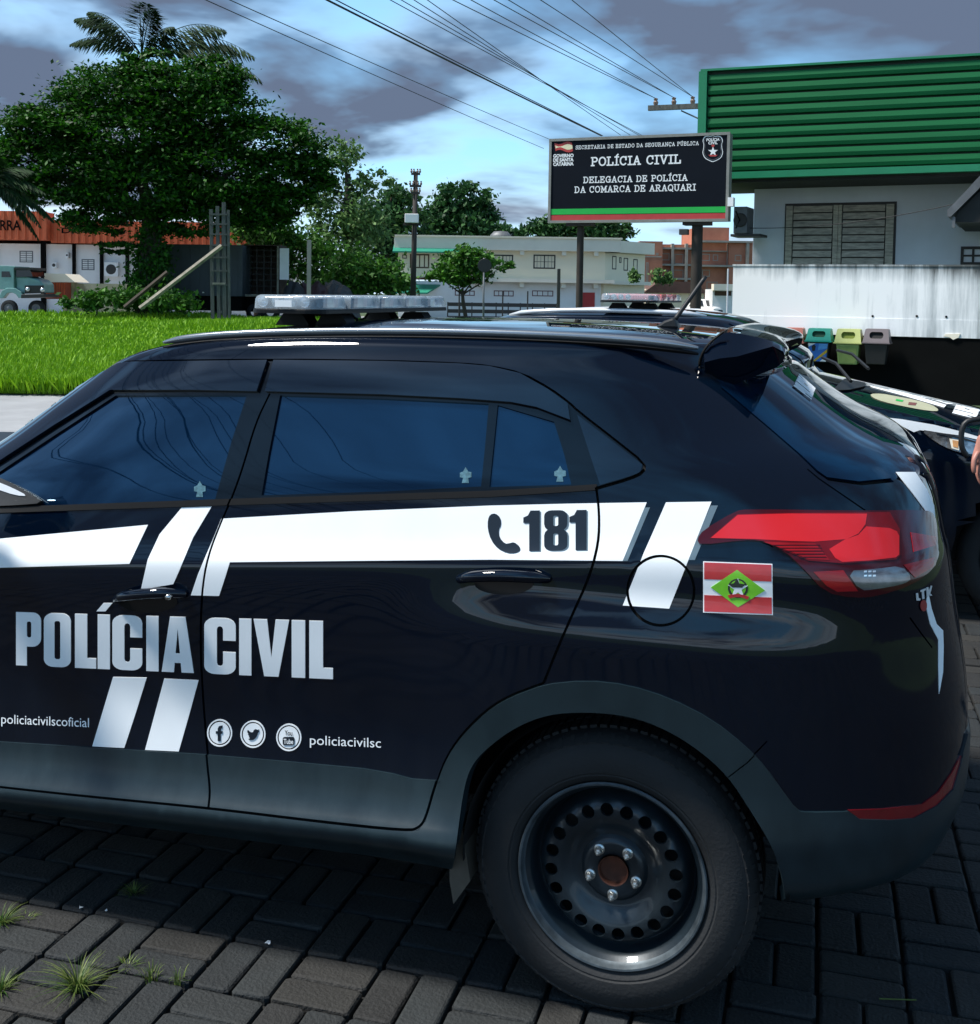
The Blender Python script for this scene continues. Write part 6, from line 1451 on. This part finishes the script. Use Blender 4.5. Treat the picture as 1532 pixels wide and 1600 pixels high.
t = thing('brace_pole', 'long pale timber brace leaning up to the hoarding frame', 'timber', gp(218, 53)); mb = MB(); a, b_ = W(219, 482, 53)-t.location, W(347, 384, 53.6)-t.location; mb.tube([a, b_], .11, 4); mb.build('timber', M['pale_wood'], t)
t = thing('brace_pole', 'shorter dark timber brace standing behind the pale one', 'timber', gp(195, 54.4)); mb = MB(); a, b_ = W(195, 480, 54.4)-t.location, W(262, 425, 54.6)-t.location; mb.tube([a, b_], .10, 4); mb.build('timber', M['bark'], t)
# truck boxes
s = Site(245, 62, 0); t = site_thing(s, 'truck_box', 'dark grey box trailer behind the hoarding frame', 'trailer'); M['trailer'] = mat('trailer_side', (.045, .058, .065), .6, var=.35, vscale=1.5, stretch=(1, 1, .4))
r = s.rect(245, 382, 379, 462); boxp('box', M['trailer'], t, r[0], r[1], 0, 2.4, r[2], r[3]); boxp('chassis', M['black_paint'], t, r[0]+.2, r[1]-.1, .2, 2.2, .55, r[2]-.002)
for k in range(9): xx = r[0]+(r[1]-r[0])*(k+.5)/9; boxp('side_rib', M['trailer'], t, xx-.02, xx+.02, -.025, -.001, r[2], r[3])
for a in (262, 280, 300, 318): x_, z_ = s.loc(a, 457); boxp('marker_light', M['cream_trim'], t, x_-.05, x_+.05, -.02, -.001, z_-.03, z_+.03)
for a in (270, 345): mb = MB(); mb.lathe([(.2, 0), (.45, -.02), (.48, .05), (.48, .3)], (s.x(a), .25, .48), 24); mb.build('wheel', M['tyre'], t, True)
s = Site(380, 63, 0); t = site_thing(s, 'open_truck_box', 'open brown-lined truck body with slatted interior and a white door', 'truck body'); r = s.rect(380, 384, 436, 460)
M['slat_brown'] = mat('brown_slats', (.055, .032, .022), .75, var=.5, vscale=4); x0, x1, z0, z1 = r
boxp('back_panel', M['slat_brown'], t, x0, x1, 2.2, 2.25, z0, z1); boxp('side_panel', M['slat_brown'], t, x0-.05, x0, 0, 2.2, z0, z1); boxp('side_panel', M['slat_brown'], t, x1, x1+.05, 0, 2.2, z0, z1); boxp('roof', M['slat_brown'], t, x0-.05, x1+.05, 0, 2.25, z1+.002, z1+.06)
for k in range(8): zz_ = z0+(z1-z0)*(k+.3)/8; boxp('slat', M['dark_frame'], t, x0+.02, x1-.02, .9, .96, zz_, zz_+.05)
for k in range(5): xx = x0+(x1-x0)*(k+.5)/5; boxp('stake', M['dark_frame'], t, xx-.03, xx+.03, .84, .899, z0, z1)
for xx in (x0-.02, x1-.05): boxp('edge_frame', M['pale_wood'], t, xx-.05, xx+.05, -.06, -.002, z0, z1)
boxp('floor', M['pale_wood'], t, x0-.1, x1+.1, -.3, 2.2, z0-.12, z0-.002); a = s.rect(438, 388, 452, 437); boxp('door', M['white_paint'], t, a[0], a[1], -.1, -.05, a[2], a[3]); boxp('chassis', M['black_paint'], t, x0+.1, x1-.1, .2, 2, .5, z0-.13)
for xx in (x0+.6, x1-.5): mb = MB(); mb.lathe([(.2, 0), (.45, -.02), (.48, .05), (.48, .3)], (xx, .2, .48), 24); mb.build('wheel', M['tyre'], t, True)
for k_, c_ in (('dark_frame', (.012,.013,.014)), ('maroon', (.05,.012,.012)), ('metal_grey', (.05,.055,.06))): M['tarp_'+k_] = mat('tarpaulin_'+k_, c_, .6, var=.5, vscale=2)
for i, (a, mt) in enumerate((((436,470,447,438,462,441,470,455),'dark_frame'),((462,472,470,440,484,446,492,438,506,452),'maroon'),((500,472,505,440,520,438,545,452,550,470),'metal_grey'))):
    s = Site(a[0], 60+i, 0); t = site_thing(s, 'tarpaulin', ['dark tarpaulin heap beside the open truck body', 'dark red tarpaulin over junk, middle of the heap', 'grey tarpaulin over junk, right end of the heap'][i], 'tarpaulin'); pts = [s.loc(a[j], a[j+1]) for j in range(0, len(a), 2)]
    x0, x1 = pts[0][0], max(p[0] for p in pts)+.4; nx_, ny_ = 14, 8; vs = []; fs = []
    for ix in range(nx_+1):
        xx = x0+(x1-x0)*ix/nx_; hh_ = np.interp(xx, [p[0] for p in pts]+[x1], [p[1] for p in pts]+[.2])
        for iy in range(ny_+1): f = iy/ny_; vs.append((xx+random.uniform(-.06, .06), f*2.2, max(0, (hh_)*sin(pi*min(1, .08+f*.95))**.6+random.uniform(-.1, .1)*(0 < iy < ny_))))
    for ix in range(nx_):
        for iy in range(ny_): q = ix*(ny_+1)+iy; fs.append((q, q+ny_+1, q+ny_+2, q+1))
    mesh('sheet', vs, fs, M['tarp_'+mt], t)

# ------------------------------------------------------------------ poles, small signs, cars far off
M['pole_wood'] = mat('dark_utility_pole', (.045, .038, .034), .85, var=.5, vscale=3, stretch=(1, 1, .2)); M['insul'] = mat('insulator', (.20, .13, .10), .4, var=.2); M['wire'] = mat('black_cable', (.012, .012, .014), .6, var=.2)
s = Site(648, 60, 0); t = site_thing(s, 'utility_pole', 'dark utility pole with stacked insulator arms left of the cream building', 'utility pole')
zt = s.z(648, 268); mb = MB(); mb.tube([(-.1, 0, 0), (.0, 0, zt)], [.17, .11], 10); mb.build('pole', M['pole_wood'], t, True)
for py_, wpx in ((272, 7), (291, 9), (302, 7)):
    z_ = s.z(648, py_); w_ = wpx*mpp(60); boxp('crossarm', M['pole_wood'], t, -w_, w_, -.16, -.06, z_-.06, z_+.06)
    for u in (-.95, -.4, .4, .95): mb = MB(); mb.lathe([(.0, 0), (.05, 0), (.06, .08), (.03, .14), (.05, .18), (0, .22)], (u*w_, -.11, z_+.06), 8, 'Z'); mb.build('insulator', M['insul'], t)
r = s.rect(634, 335, 655, 349); boxp('transformer_box', M['white_paint'], t, r[0], r[1], -.55, -.18, r[2], r[3], bev=.03); boxp('box_arm', M['pole_wood'], t, r[0]-.1, r[1]+.1, -.2, -.1, r[2]-.12, r[2]-.01)
s = Site(1092, 30, -20); t = site_thing(s, 'utility_pole', 'utility pole crossarm with three insulators showing left of the green fascia', 'utility pole')
zt = s.z(1060, 160); mb = MB(); mb.tube([(2.4, 0, 0), (2.4, 0, zt-.1)], [.17, .13], 10); mb.build('pole', M['pole_wood'], t, True)
a, b_ = s.loc(1015, 170), s.loc(1084, 166); boxp('crossarm', M['grey_wood'], t, a[0], 2.6, -.18, -.07, a[1]-.07, a[1]+.06)
for px_ in (1020, 1048, 1077): mb = MB(); mb.lathe([(0, 0), (.05, 0), (.07, .08), (.04, .12), (.06, .17), (0, .2)], (s.x(px_), -.12, a[1]+.06), 10, 'Z'); mb.build('insulator', M['insul'], t)
c0 = s.loc(1066, 171); mb = MB(); mb.tube([(c0[0], -.12, c0[1]-.05), (.9, -.1, c0[1]-.75)], .022, 6); mb.build('brace', M['metal_grey'], t)
ARM = [s.world(s.x(px_), -.12, a[1]+.24) for px_ in (1020, 1048, 1077)]
for (px_, Z_, y0, w_, nm, lab, mt) in ((483, 58, 375, 6, 'concrete_post', 'leaning grey concrete post among the bushes', 'concrete'), (873, 34, 420, 5, 'dark_post', 'dark square post in front of the cream building, left of the sign post', 'dark_frame'), (1137, 60, 420, 2, 'thin_post', 'thin white post near the white kiosk', 'white_paint')):
    s = Site(px_, Z_, 0); w2 = w_/2*mpp(Z_); mb = MB(); mb.box(-w2, w2, -w2, w2, 0, s.z(px_, y0)); o = mb.build(nm, M[mt]); o.location = s.o; o.rotation_euler = (0, 0, s.a); bevel(o, .01); meta(o, lab, 'post')
for px_, lab in ((718, 'left of the street tree trunk'), (786, 'right of the round sign'), (825, 'between round sign and dark post')):
    s = Site(px_, 55, 0); mb = MB(); mb.tube([(0, 0, 0), (0, 0, s.z(px_, 455))], .035, 6); o = mb.build('thin_post', M['dark_frame']); o.location = s.o; meta(o, 'thin dark fence post '+lab, 'post', 'thin posts along the street')
s = Site(756, 38, 0); t = site_thing(s, 'round_sign', 'back of a dark round traffic sign on a thin pale pole', 'traffic sign'); z_ = s.z(756, 415); mb = MB(); mb.tube([(0, 0, 0), (0, 0, z_+.25)], .03, 8); mb.build('pole', M['metal_grey'], t, True); mb = MB(); mb.lathe([(0, -.045), (.22, -.045), (.23, -.04), (.22, -.033), (0, -.033)], (.02, 0, z_), 28); mb.build('disc', M['black_plastic'], t)
s = Site(700, 62, 0); t = site_thing(s, 'low_fence', 'low dark fence at the foot of the cream building', 'fence'); r = s.rect(700, 473, 870, 492)
for k in range(10): xx = r[0]+(r[1]-r[0])*k/9; boxp('post', M['dark_frame'], t, xx-.03, xx+.03, 0, .06, 0, r[3])
for k in range(3): z_ = r[3]*(.3+.3*k); boxp('rail', M['dark_frame'], t, r[0], r[1], -.03, -.002, z_-.1, z_+.1)
# parked cars in the distance
def far_car(px_, Z_, py_bot, lab, w=1.7, col='white_paint', rz=0.):
    g = gp(px_, Z_); t = thing('parked_car', lab, 'car', g, YAW+rz, 'cars parked down the street')
    mb = MB(); rbox(mb, -.85, .85, -2.1, 2.1, .35, .95, .25, 4, .08); smooth_by_angle(mb.build('body', M[col], t), 40)
    mb = MB(); v = [(-.78,-.9,.95),(.78,-.9,.95),(.78,1.9,.95),(-.78,1.9,.95),(-.62,-.3,1.5),(.62,-.3,1.5),(.62,1.4,1.5),(-.62,1.4,1.5)]; mb.add(v, [(4,5,6,7),(0,1,5,4),(1,2,6,5),(2,3,7,6),(3,0,4,7)]); bevel(mb.build('cabin', M[col], t), .05)
    v = [(-.68,-.87,1.0),(.68,-.87,1.0),(.56,-.40,1.44),(-.56,-.40,1.44)]; mesh('windscreen', [(a, b_-.06, c) for a, b_, c in v], [(0,1,2,3)], M['pane'], t)
    for sx_ in (-1, 1): mesh('side_glass', [(sx_*.795, -.6, 1.0), (sx_*.795, 1.6, 1.0), (sx_*.665, 1.2, 1.42), (sx_*.665, -.2, 1.42)], [(0,1,2,3)], M['pane'], t); boxp('headlight', M['chrome'], t, sx_*.62-.15, sx_*.62+.15, -2.12, -2.05, .66, .80)
    boxp('grille', M['dark_frame'], t, -.4, .4, -2.115, -2.06, .5, .72)
    for sx_ in (-1, 1):
        for yy in (-1.3, 1.35): mb = MB(); mb.add([(sx_*.80+.1*cos(0)*k_, yy+.33*cos(2*pi*j/16), .33+.33*sin(2*pi*j/16)) for k_ in (-1, 1) for j in range(16)], [(j, (j+1) % 16, 16+(j+1) % 16, 16+j) for j in range(16)]+[tuple(range(16)), tuple(range(16, 32))[::-1]]); mb.build('wheel', M['tyre'], t)
far_car(1108, 88, 494, 'white pickup parked nearest of the distant cars, left of the stained wall', rz=.35)
far_car(1122, 96, 492, 'white car half hidden behind the white pickup', rz=.35)

# ------------------------------------------------------------------ overhead cables
def cable(name, a, b, sag, r, lab, far_pt=None):
    a, b = Vector(a), Vector(b); n = 26; pts = []
    for i in range(n+1): f = i/n; p = a.lerp(b, f); p.z -= sag*4*f*(1-f); pts.append(p)
    mb = MB(); mb.tube(pts, r, 5); meta(mb.build(name, M['wire'], None, True), lab, 'cable', 'overhead cables')
def through(a, px_, py_, Z_, ext, k=2.6):
    ext = ext*k
    return W(px_, py_, Z_)+(W(px_, py_, Z_)-Vector(a))*ext
def through_old(a, px_, py_, Z_, ext): p = W(px_, py_, Z_); return p+(p-Vector(a))*ext
A0 = W(940, 212, 29); cable('power_cable', A0, through(A0, 556, 0, 18, 1.6), .35, .017, 'thick black cable running from behind the sign up to the top edge of the sky')
A0b = W(942, 212, 29.3); cable('power_cable', A0b, through(A0b, 562, 0, 18.3, 1.6), .30, .010, 'thin black cable hugging the thick one')
for i, (arm, px_, lab) in enumerate(((0, 740, 'leftmost'), (0, 765, 'second from the left'), (1, 800, 'third from the left'), (1, 820, 'fourth from the left'), (2, 868, 'fifth from the left'), (2, 912, 'rightmost'))):
    cable('power_cable', ARM[arm], through(ARM[arm], px_, 0, 19+i*.3, 1.5), .25, .008, 'thin crossarm cable beside the green fascia, '+lab+' at the top edge')
for i, (xa, ya, xt, lab) in enumerate(((1010, 215, 640, 'leftmost of four'), (1000, 212, 655, 'second of four'), (985, 211, 672, 'third of four'), (970, 211, 690, 'rightmost of four'))):
    A1 = W(xa, ya, 31+i*.3); cable('power_cable', A1, through(A1, xt, 0, 18.5+i*.3, 1.5), .25, .0075, 'thin cable in the middle of the sky, '+lab+' ending behind the sign')
for i, (xt, xb, yb) in enumerate(((382, 850, 232), (420, 860, 218))):
    A1 = W(xb, yb, 45); cable('power_cable', A1, through(A1, xt, 0, 24, 1.3), .5, .010, ('lower' if i == 0 else 'upper')+' thin cable crossing the left half of the sky')
A1 = W(1160, 356, 21.6); cable('house_wire', A1, W(1495, 318, 17.9), .12, .007, 'thin wire sagging across the white wall in front of the louvred window')

# ------------------------------------------------------------------ second police car, nose to the right
def zmod2(z0, sl, x, y, t):
    xh = np.maximum(x, .30); hood = 1.165-.20*(xh-.30)-.10*np.maximum(0, xh-1.2)**2*3+.045*(1-((y-4.70)/.85)**2)
    z = z0+sl*(np.clip(x, -1.8, .5)+.6)-.05*np.maximum(0, -(x+.9))**2*S(8, 11, t)-.04*np.maximum(0, x+.5)**2*S(8, 11, t)
    return np.where(x > .30, np.minimum(z, hood), z)
def extra2(x, y, z, t): return .02*np.exp(-((x-1.15)/.45)**4)*S(1.0, .8, z)
LV2 = [(.26,0,.07,1.62,-2.0,5),(.34,0,.02,1.80,-2.1,5),(.50,0,.0,1.88,-2.12,5),(.72,0,.008,1.90,-2.1,5),(.88,.0,.0,1.86,-2.06,4.6),(1.00,.02,.01,1.78,-2.0,4.4),
       (1.10,.02,.04,1.55,-1.95,4),(1.17,.03,.10,.46,-1.92,3.6),(1.28,.03,.15,.28,-1.86,3.6),(1.40,.02,.20,.10,-1.78,3.7),(1.49,.0,.25,-.02,-1.70,3.8),(1.535,0,.30,-.12,-1.62,4),(1.555,0,.38,-.22,-1.55,4)]
LV2 = [(a, b, c+3.78, d, e, f_) for a, b, c, d, e, f_ in LV2]
B2 = Body(LV2, -.60, 4.70, extra2, zmod2)
pre = set(bpy.data.objects)
gth = np.concatenate([np.linspace(-pi/2, pi/2, 120)]); gt_ = np.linspace(0, B2.nl-1, 90); T_, V_ = np.meshgrid(gth, gt_, indexing='ij'); uvg = np.stack(B2.tuv(T_.ravel(), V_.ravel()), 1)
tri = [(i*90+j, (i+1)*90+j, (i+1)*90+j+1) for i in range(119) for j in range(89)]+[(i*90+j, (i+1)*90+j+1, i*90+j+1) for i in range(119) for j in range(89)]
tri = np.array(tri); c_ = uvg[tri].mean(1); th_, t_ = B2.uv2(c_[:, 0], c_[:, 1]); pc_ = B2.P(th_, t_)
keep = ~(((pc_[:, 0]-1.38)**2+(pc_[:, 2]-.33)**2 < .37**2) | ((pc_[:, 0]+1.45)**2+(pc_[:, 2]-.33)**2 < .37**2))
patch(B2, uvg, tri[keep], 'body', M['paint'], None, 0, 0, 'join', wall=False)
ring = []
for q in np.concatenate([ths, pi-ths[::-1][1:-1]]):
    p = B2.P(q if q <= pi/2 else pi-q, float(B2.nl-1)); ring.append(p if q <= pi/2 else np.array([p[0], 2*B2.yc-p[1], p[2]]))
ring = np.array(ring); nr = len(ring); c = np.array([-.75, 4.70, 0]); vs = []; fs = []
for i in range(10):
    s_ = 1-i/10
    for p in ring: r = c+(p-c)*s_; r[2] = p[2]*s_*s_+(1-s_*s_)*1.585; vs.append(r)
vs.append((c[0], c[1], 1.585))
for i in range(9):
    for k in range(nr): fs.append((i*nr+k, i*nr+(k+1) % nr, (i+1)*nr+(k+1) % nr, (i+1)*nr+k))
for k in range(nr): fs.append((9*nr+k, 9*nr+(k+1) % nr, len(vs)-1))
mesh('roof', vs, fs, M['paint'], None, True)
def D2(nm, polys, mt, off=.003, **k): k.setdefault('grid', .03); return decal(B2, nm, polys, M[mt], None, off, dens_px=4, **k)
def uvt(x_, t_):
    "parameter of the point with given x on the near side at level t"
    th = np.linspace(-1.5, 1.5, 800); p = B2.P(th, np.full(800, float(t_))); return tuple(float(v) for v in B2.tuv(np.interp(x_, p[:, 0], th), t_))
wp = dens([uvt(.28, 7.35), uvt(.02, 9), uvt(-.17, 10.4)], .02, False); Um = B2.Umax+.01
ws = wp+[(Um, wp[-1][1]+.02), (Um, wp[0][1]+.01)]
decal(B2, 'windscreen', [ws], M['glass'], None, .004, grid=.04, uvin=True, mirror='join')
for xa, xb in ((-.55, .1), (-1.15, -.62), (-1.55, -1.2)):
    decal(B2, 'side_window', [dens([uvt(xa, 7.4), uvt(xb+(.05 if xb > 0 else 0), 7.4), uvt(xb-(.38 if xb > 0 else 0), 10.2), uvt(xa+.04 if xa > -1.5 else -1.4, 10.2)], .05)], M['glass'], None, .004, grid=.05, uvin=True, mirror='sep')
def z5p(p): return [(1180+x/4.352, 480+y/4.352) for x, y in p]
D2('cowl', [z5p([(540,560),(600,500),(690,475),(772,520),(740,548),(640,572),(560,576)])], 'black_plastic', .010)
D2('hood_emblem', [z5p(chaikin([(780,592),(860,590),(960,608),(1080,632),(1200,665),(1252,700),(1230,712),(1130,700),(1000,675),(880,648),(800,618)], 1, True))], 'mossy', .003)
D2('hood_emblem_mark', [z5p([(1045,650),(1100,655),(1090,672),(1040,668)])], 'maroon', .0045); D2('hood_emblem_mark', [z5p([(960,628),(1010,638),(1000,648),(955,640)])], 'sign_green', .0045)
D2('hood_stripe', [z5p([(765,530),(800,533),(1050,592),(1300,668),(1285,684),(1040,612),(800,548)])], 'white_film'); D2('hood_stripe', [z5p([(960,558),(1000,556),(1150,592),(1318,648),(1308,660),(1140,606)])], 'white_film')
quadword(B2, 'hood_letter', 'POLICIA', z5p([(1500,762),(1340,722),(1372,655),(1532,692)]), 'white_film', .003)
D2('fender_stripe', [z5p([(690,772),(760,776),(890,796),(912,812),(890,820),(740,804)])], 'white_film')
D2('fender_stripe', [z5p([(888,750),(1000,762),(1220,800),(1400,845),(1532,885),(1532,905),(1380,870),(1230,850),(1120,836),(1080,850),(1000,810)])], 'white_film')
M['head_lamp'] = mat('headlamp_glass', (.55, .55, .54), .1, metal=.7, coat=1., var=.8, vscale=18, col2=(.05, .05, .055))
D2('headlight', [z5p(chaikin([(1120,832),(1230,848),(1400,880),(1532,915),(1532,1000),(1440,1000),(1330,970),(1230,920)], 1, True))], 'head_lamp', .006)
D2('indicator', [z5p([(1320,895),(1390,905),(1385,975),(1335,960)])], 'cream_trim', .009); M['amber'] = mat('amber_lens', (.70, .32, .08), .2, coat=.8, var=.3, vscale=30); D2('indicator', [z5p([(1340,905),(1380,912),(1378,960),(1345,950)])], 'amber', .011)
D2('lamp_rim', [z5p([(1230,850),(1400,884),(1532,925),(1532,935),(1390,895),(1230,862)])], 'black_plastic', .009)
for (xa, xb) in ((-1.55, -1.05),): pass
rp2 = [B2.P(np.array([q]), np.array([11.6]))[0] for q in [float(np.interp(x_, B2.P(np.linspace(-1.2, 1.2, 400), np.full(400, 11.6))[:, 0], np.linspace(-1.2, 1.2, 400))) for x_ in np.linspace(-1.5, -.30, 14)]]
for m_ in (0, 1):
    pts = [Vector(p)+Vector((0, 0, .022*sin(pi*min(1, max(0, i/13)))**.4)) for i, p in enumerate(rp2)]
    if m_: pts = [Vector((p.x, 9.4-p.y, p.z)) for p in pts]
    mb = MB(); mb.tube(pts, [.008]+[.014]*12+[.008], 8); mb.build('roof_rail', M['silver'], None, True)
bbp = [W(a, b_, 5.75) for a, b_ in ((1560, 652), (1522, 655), (1508, 660), (1503, 672), (1502, 690), (1504, 702), (1512, 714))]; mb = MB(); mb.tube(chaikin([tuple(p) for p in bbp], 1), .014, 8); mb.build('bull_bar', M['black_plastic'], None, True)
mb = MB(); 
for a, b_ in (((.50, 4.05, 1.21), (.34, 4.55, 1.31)), ((.60, 4.60, 1.25), (.42, 5.15, 1.33))): mb.tube([a, ((a[0]+b_[0])/2, (a[1]+b_[1])/2, (a[2]+b_[2])/2+.03), b_], .010, 5)
o = mb.build('wiper', M['black_plastic'], None); o['kind'] = 'stuff'
car2 = thing('police_car', 'second black police car parked behind the first, bonnet with white stripes pointing right', 'police car', (-.1, 4.70, 0))
for o in [x for x in COL.objects if x.parent is None and x.type == 'MESH' and x not in pre]: o.parent = car2; o.location = (.1, -4.70, 0)
for x_ in (1.38, -1.45):
    for cy_, sg in ((3.75-4.70, 1), (5.65-4.70, -1)): simple_wheel(car2, x_+.1, cy_+.15*sg, sg, 'wheel')
mb = MB(); mb.box(-1.95, 1.8, -.75, .75, .22, .5); mb.build('underbody', M['inner'], car2)
lightbar('light_bar', 'grey and red light bar on the roof of the second police car', 'light bar', (-.745, 4.66, 1.615), 0, .34, 1.12, red=(1, 3))

# ------------------------------------------------------------------ bystander at the right edge (only the hand is in frame)
def skin_body(name, verts, edges, radii, mtl, parent, sub=2, root=0):
    me = bpy.data.meshes.new(name); me.from_pydata(verts, edges, []); o = link(bpy.data.objects.new(name, me), parent); me.materials.append(mtl)
    md = o.modifiers.new('skin', 'SKIN'); md.use_smooth_shade = True
    if not me.skin_vertices: 
        bm = bmesh.new(); bm.from_mesh(me); bm.verts.layers.skin.verify(); bm.to_mesh(me); bm.free()
    for i, r in enumerate(radii): me.skin_vertices[0].data[i].radius = (r, r) if not isinstance(r, tuple) else r; me.skin_vertices[0].data[i].use_root = (i == root)
    s_ = o.modifiers.new('sub', 'SUBSURF'); s_.levels = sub; s_.render_levels = sub; return o
hp = W(1529, 735, 4.4); gx = hp.x+.34; gy = hp.y+.10
pt = thing('person', 'person in dark clothes mostly outside the right edge, one bare hand showing', 'person', (gx, gy, 0), radians(0))
M['skin'] = mat('skin', (.46, .20, .15), .5, var=.2, vscale=20); M['dark_cloth'] = mat('dark_cloth', (.012, .013, .016), .9, var=.4, vscale=12, bump=.3, bscale=60); M['hair'] = mat('dark_hair', (.015, .01, .008), .6, var=.4, vscale=60)
hx, hy, hz_ = hp.x-gx, hp.y-gy, hp.z
V = [(0,0,.95),(0,0,1.12),(0,0,1.32),(0,0,1.46),(0,0,1.54),(0,-.01,1.62),(0,-.02,1.70), (.10,0,.90),(.11,.01,.50),(.12,.03,.09),(.12,-.10,.03), (-.10,0,.90),(-.12,.01,.50),(-.13,.03,.09),(-.13,-.10,.03), (.19,0,1.42),(.26,.03,1.15),(.25,-.05,.92), (-.19,0,1.42),(-.27,.02,1.20),(hx+.02,hy+.03,hz_+.10)]
E_ = [(0,1),(1,2),(2,3),(3,4),(4,5),(5,6),(0,7),(7,8),(8,9),(9,10),(0,11),(11,12),(12,13),(13,14),(3,15),(15,16),(16,17),(3,18),(18,19),(19,20)]
R_ = [(.15,.11),(.14,.11),(.16,.11),(.10,.08),.055,.075,.085, .10,.07,.045,.035, .10,.07,.045,.035, .07,.05,.035, .07,.05,.035]
body_o = skin_body('body', V, E_, R_, M['dark_cloth'], pt)
mb = MB(); mb.lathe([(0,-.115),(.045,-.105),(.075,-.05),(.085,.0),(.082,.05),(.06,.09),(0,.108)], (0,-.015,1.66), 24, 'Z'); h_ = mb.build('head', M['skin'], pt, True)
mb = MB(); mb.lathe([(.088,-.01),(.092,.04),(.072,.10),(0,.125)], (0,.0,1.665), 24, 'Z'); mb.build('hair', M['hair'], pt, True)
for sx_ in (-1, 1): mb = MB(); mb.lathe([(0,-.012),(.012,-.006),(.012,.006),(0,.01)], (sx_*.03,-.095,1.665), 12); mb.build('eye', M['hair'], h_, True)
mb = MB(); mb.add([(-.012,-.095,1.645),(.012,-.095,1.645),(0,-.125,1.632),(0,-.095,1.685)], [(0,2,3),(2,1,3),(0,1,2)]); mb.build('nose', M['skin'], h_)
w0 = Vector((hx+.02, hy+.03, hz_+.10))
HV_ = [tuple(w0+Vector((0,0,.04))), tuple(w0), tuple(w0+Vector((-.008,-.01,-.05))), tuple(w0+Vector((-.012,-.015,-.085)))]; HE = [(0,1),(1,2),(2,3)]; HR = [.028,(.030,.022),(.038,.018),(.038,.016)]
hand = skin_body('hand', HV_, HE, HR, M['skin'], pt)
for k, (dx_, dy_, ln_) in enumerate(((-.012,-.034,.068),(-.016,-.014,.078),(-.016,.008,.074),(-.010,.028,.058))):
    b0 = w0+Vector((dx_,dy_,-.085)); pts = [b0+Vector((0,0,.02)), b0, b0+Vector((-.004,-.002,-ln_*.42)), b0+Vector((.004,-.002,-ln_*.74)), b0+Vector((.016,-.002,-ln_*.98))]
    skin_body('finger', [tuple(p) for p in pts], [(0,1),(1,2),(2,3),(3,4)], [.009,.0095,.009,.0085,.0065], M['skin'], hand, 1, 0)
b0 = w0+Vector((-.02,-.03,-.025)); skin_body('thumb', [tuple(b0), tuple(b0+Vector((-.018,-.018,-.03))), tuple(b0+Vector((-.020,-.024,-.062))), tuple(b0+Vector((-.016,-.022,-.085)))], [(0,1),(1,2),(2,3)], [.011,.011,.010,.008], M['skin'], hand, 1, 0)
for sx_ in (-1, 1): mb = MB(); rbox(mb, sx_*.125-.045, sx_*.125+.045, -.20, .08, 0, .07, .035, 5, .01); mb.build('shoe', M['black_plastic'], pt, True)
